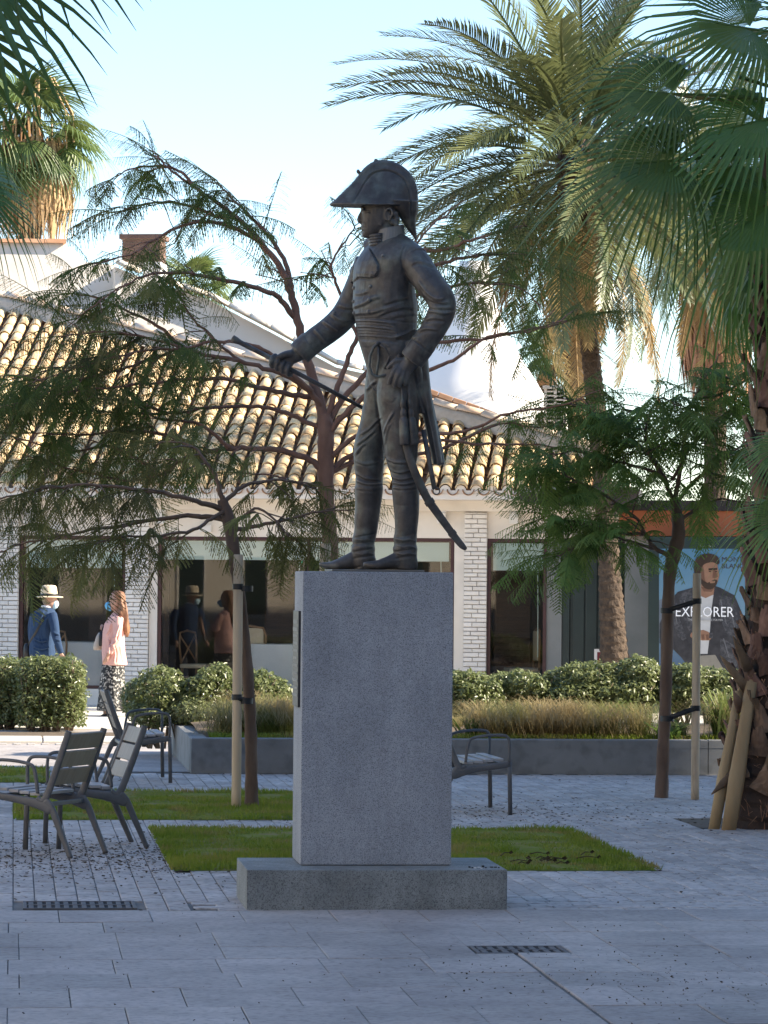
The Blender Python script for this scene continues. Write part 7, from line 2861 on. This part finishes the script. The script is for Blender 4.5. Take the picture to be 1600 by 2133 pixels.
for (rows, nm) in (([(233, 1489, .05, 4.5), (222, 1489.5, .05, 5.2), (211, 1493, .05, 3.4), (203, 1494.5, .05, 1.8)], 'shoe'), ([(273, 1466, -.07, 4.5), (271, 1476, -.07, 5.4), (266, 1487, -.07, 4.6), (262, 1495, -.07, 2.2)], 'shoe')):
    mb = MB()
    pl_(mb, rows)
    fin(nm, mb, M_SHOE, wo)
bag = thing('shopping_bag', q(203, 1354, .12), 'small pale bag with a dark front carried by the walking woman', 'bag')
mb = MB()
vl(mb, [(208, 1318, 3, .12, .03), (206, 1326, 5.5, .12, .06), (203, 1345, 8.5, .12, .075), (203, 1352, 8.5, .12, .075), (203, 1354, 7, .12, .06)], n=16, power=3)
obj('pouch', mb, M_BAGT, bag, True)
mb = MB()
vl(mb, [(211, 1316, 3, .02, .03), (211, 1325, 5, .02, .045), (210.5, 1342, 5, .02, .045), (210, 1346, 3.5, .02, .03)], n=14, power=3)
mb.loft([q(211, 1318, .02), q(215, 1306, .08), q(226, 1292, .12), q(240, 1284, .1)], .008, n=6)
obj('flap', mb, M_SHOE, bag, True)

# ---- man
D = 42.3
s, q, vl, pl_ = person_tools(D)
ma = thing('person', V((q(90, 1499).x, q(90, 1499).y, .018)), 'man in straw hat and blue sweater behind the clipped hedge', 'person', 'people walking past the restaurant')
mb = MB()
vl(mb, [(103, 1226, 9, 0, .06), (103, 1234, 13, 0, .085), (103.5, 1244, 14.5, 0, .092), (104, 1252, 14.5, 0, .09), (105, 1259, 12.5, 0, .082), (107, 1265, 9, 0, .06), (108, 1269, 5, 0, .035)])
pl_(mb, [(117, 1247, .02, 1.5), (119.4, 1252, .02, 2.0), (119.5, 1255.5, .02, 2.1), (116, 1257, .02, 1.6)])
vl(mb, [(102, 1258, 9.5, 0, .062), (99, 1268, 10, 0, .066), (95, 1276, 20, 0, .13), (90, 1290, 24, 0, .17), (88, 1320, 23, 0, .15), (88, 1350, 22, 0, .14), (88, 1370, 23, 0, .15), (88, 1388, 20, 0, .14)])
pl_(mb, [(80, 1375, .07, 13), (77, 1420, .07, 10), (74, 1460, .07, 8), (72, 1492, .07, 6)])
pl_(mb, [(96, 1375, -.07, 13), (99, 1420, -.07, 10), (99, 1460, -.07, 8), (98, 1492, -.07, 6)])
pl_(mb, [(110, 1283, -.16, 9), (115, 1318, -.18, 7.5), (122, 1345, -.18, 5.5), (127, 1362, -.18, 4.2)])
pl_(mb, [(72, 1284, .17, 9), (68, 1318, .19, 7.5), (70, 1345, .19, 5.5), (73, 1360, .19, 4.2)])
five_fingers(mb, q, s, (127, 1361), (133, 1379), -.18)
five_fingers(mb, q, s, (73, 1359), (76, 1377), .19)
for sg in (-1, 1):
    mb.ball(q(99, 1251, sg * .092), .022, sc=(.7, .45, 1.3))
fin('body', mb, M_SKIN, ma, .009, 2)
mb = MB()
vl(mb, [(98, 1263.5, 10.5, 0, .075), (96.5, 1268, 16, 0, .11), (93, 1275, 23.5, 0, .165), (90.5, 1286, 27, 0, .19), (88.5, 1305, 27.5, 0, .185), (87.5, 1325, 27, 0, .175), (87, 1345, 26.8, 0, .175), (88, 1360, 27.5, 0, .18), (88, 1366, 27, 0, .178), (88, 1367, 25, 0, .165)], n=26, fn=lambda t, a: 1 + .018 * math.sin(a * 14) + .02 * math.sin(t * 25 + a * 2))
pl_(mb, [(108, 1279, -.14, 11), (113, 1300, -.185, 10), (116, 1322, -.20, 9), (122, 1344, -.20, 7.5), (127.5, 1361, -.195, 6.2)])
pl_(mb, [(73, 1281, .15, 11), (68, 1302, .19, 10), (67, 1322, .20, 9), (69, 1342, .20, 7.5), (72.5, 1358, .20, 6.2)])
FM_ = []
for p in ([(100, 1285), (95, 1305), (94, 1330)], [(80, 1300), (84, 1322), (90, 1340)], [(72, 1330), (84, 1336), (98, 1334)], [(70, 1346), (86, 1352), (102, 1348)], [(110, 1316), (116, 1320), (122, 1322)], [(113, 1330), (119, 1333), (124, 1334)], [(66, 1305), (68, 1320), (70, 1335)], [(90, 1275), (86, 1290), (78, 1302)]):
    FM_ += [(p, 1.6, .015), ([(x, y + 3) for x, y in p], 1.4, -.014)]
fin('sweater', mb, M_SWEAT, ma, .009, 1, FM_)
mb = MB()
vl(mb, [(98.5, 1261, 11.5, 0, .078), (98, 1265.5, 13, 0, .09), (98, 1266.5, 11.5, 0, .08)], n=18)
fin('shirt_collar', mb, M_SHIRTC, ma)
mb = MB()
vl(mb, [(88, 1360, 25, 0, .165), (88, 1375, 25.5, 0, .17), (88, 1392, 23, 0, .165)], n=20)
pl_(mb, [(80, 1378, .075, 15), (77, 1420, .075, 12.5), (74, 1455, .075, 11), (72, 1494, .075, 10.5)])
pl_(mb, [(97, 1378, -.075, 15), (99.5, 1420, -.075, 12.5), (99.5, 1455, -.075, 11), (98.5, 1494, -.075, 10.5)])
fin('trousers', mb, M_TROU, ma, .012, 1)
for (x, dz) in ((74, .075), (100, -.075)):
    mb = MB()
    pl_(mb, [(x - 6, 1493, dz, 5.5), (x + 2, 1493.5, dz, 6), (x + 12, 1495.5, dz, 4.2), (x + 18, 1497, dz, 2.2)])
    fin('shoe', mb, M_SHOE, ma)
mb = MB()
vl(mb, [(101.5, 1218.4, 5, 0, .03), (101.5, 1219.5, 14, 0, .085), (101.8, 1223, 16.2, 0, .098), (102, 1230, 17, 0, .104), (102.5, 1238, 17.8, 0, .108), (103, 1241.5, 18, 0, .11), (103, 1242, 22, 0, .135), (103, 1242.8, 28.6, 0, .175), (103, 1244, 29, 0, .178), (103, 1245, 27, 0, .17), (103, 1244.8, 15, 0, .09)], n=30)
ht = fin('hat', mb, M_STRAWH, ma)
mb = MB()
vl(mb, [(102.7, 1236.5, 18.2, 0, .1105), (103, 1241.2, 18.7, 0, .1145)], n=30)
fin('hat_band', mb, M_SHOE, ht)
mb = MB()
vl(mb, [(113, 1250, 5, 0, .05), (114.5, 1254, 7.4, 0, .066), (114.5, 1260, 8.2, 0, .07), (113, 1266, 6.5, 0, .055), (111, 1269, 4, 0, .035)], n=16)
fin('mask', mb, M_MASKW, ma)
mb = MB()
vl(mb, [(97, 1244, 9.6, 0, .094), (96.5, 1252, 8.8, 0, .09), (97.5, 1259, 6.5, 0, .07)], n=16)
fin('hair', mb, M_HAIRG, ma)
sbg = thing('shoulder_bag', q(57, 1366, .08), 'black shoulder bag on a strap slung over the man in the blue sweater', 'bag')
mb = MB()
mb.loft([q(100, 1268, -.02), q(96, 1275, -.15), q(86, 1296, -.205), q(74, 1318, -.19), q(63, 1336, -.10), q(58, 1350, .0)], [.014] * 6, [.005] * 6, n=8)
obj('strap', mb, M_SHOE, sbg, True)
mb = MB()
vl(mb, [(57.5, 1340, 5, .06, .06), (57, 1346, 7, .06, .10), (56.5, 1366, 7.5, .06, .11), (56.5, 1370, 6, .06, .09)], n=16, power=3)
obj('pouch', mb, M_SHOE, sbg, True)
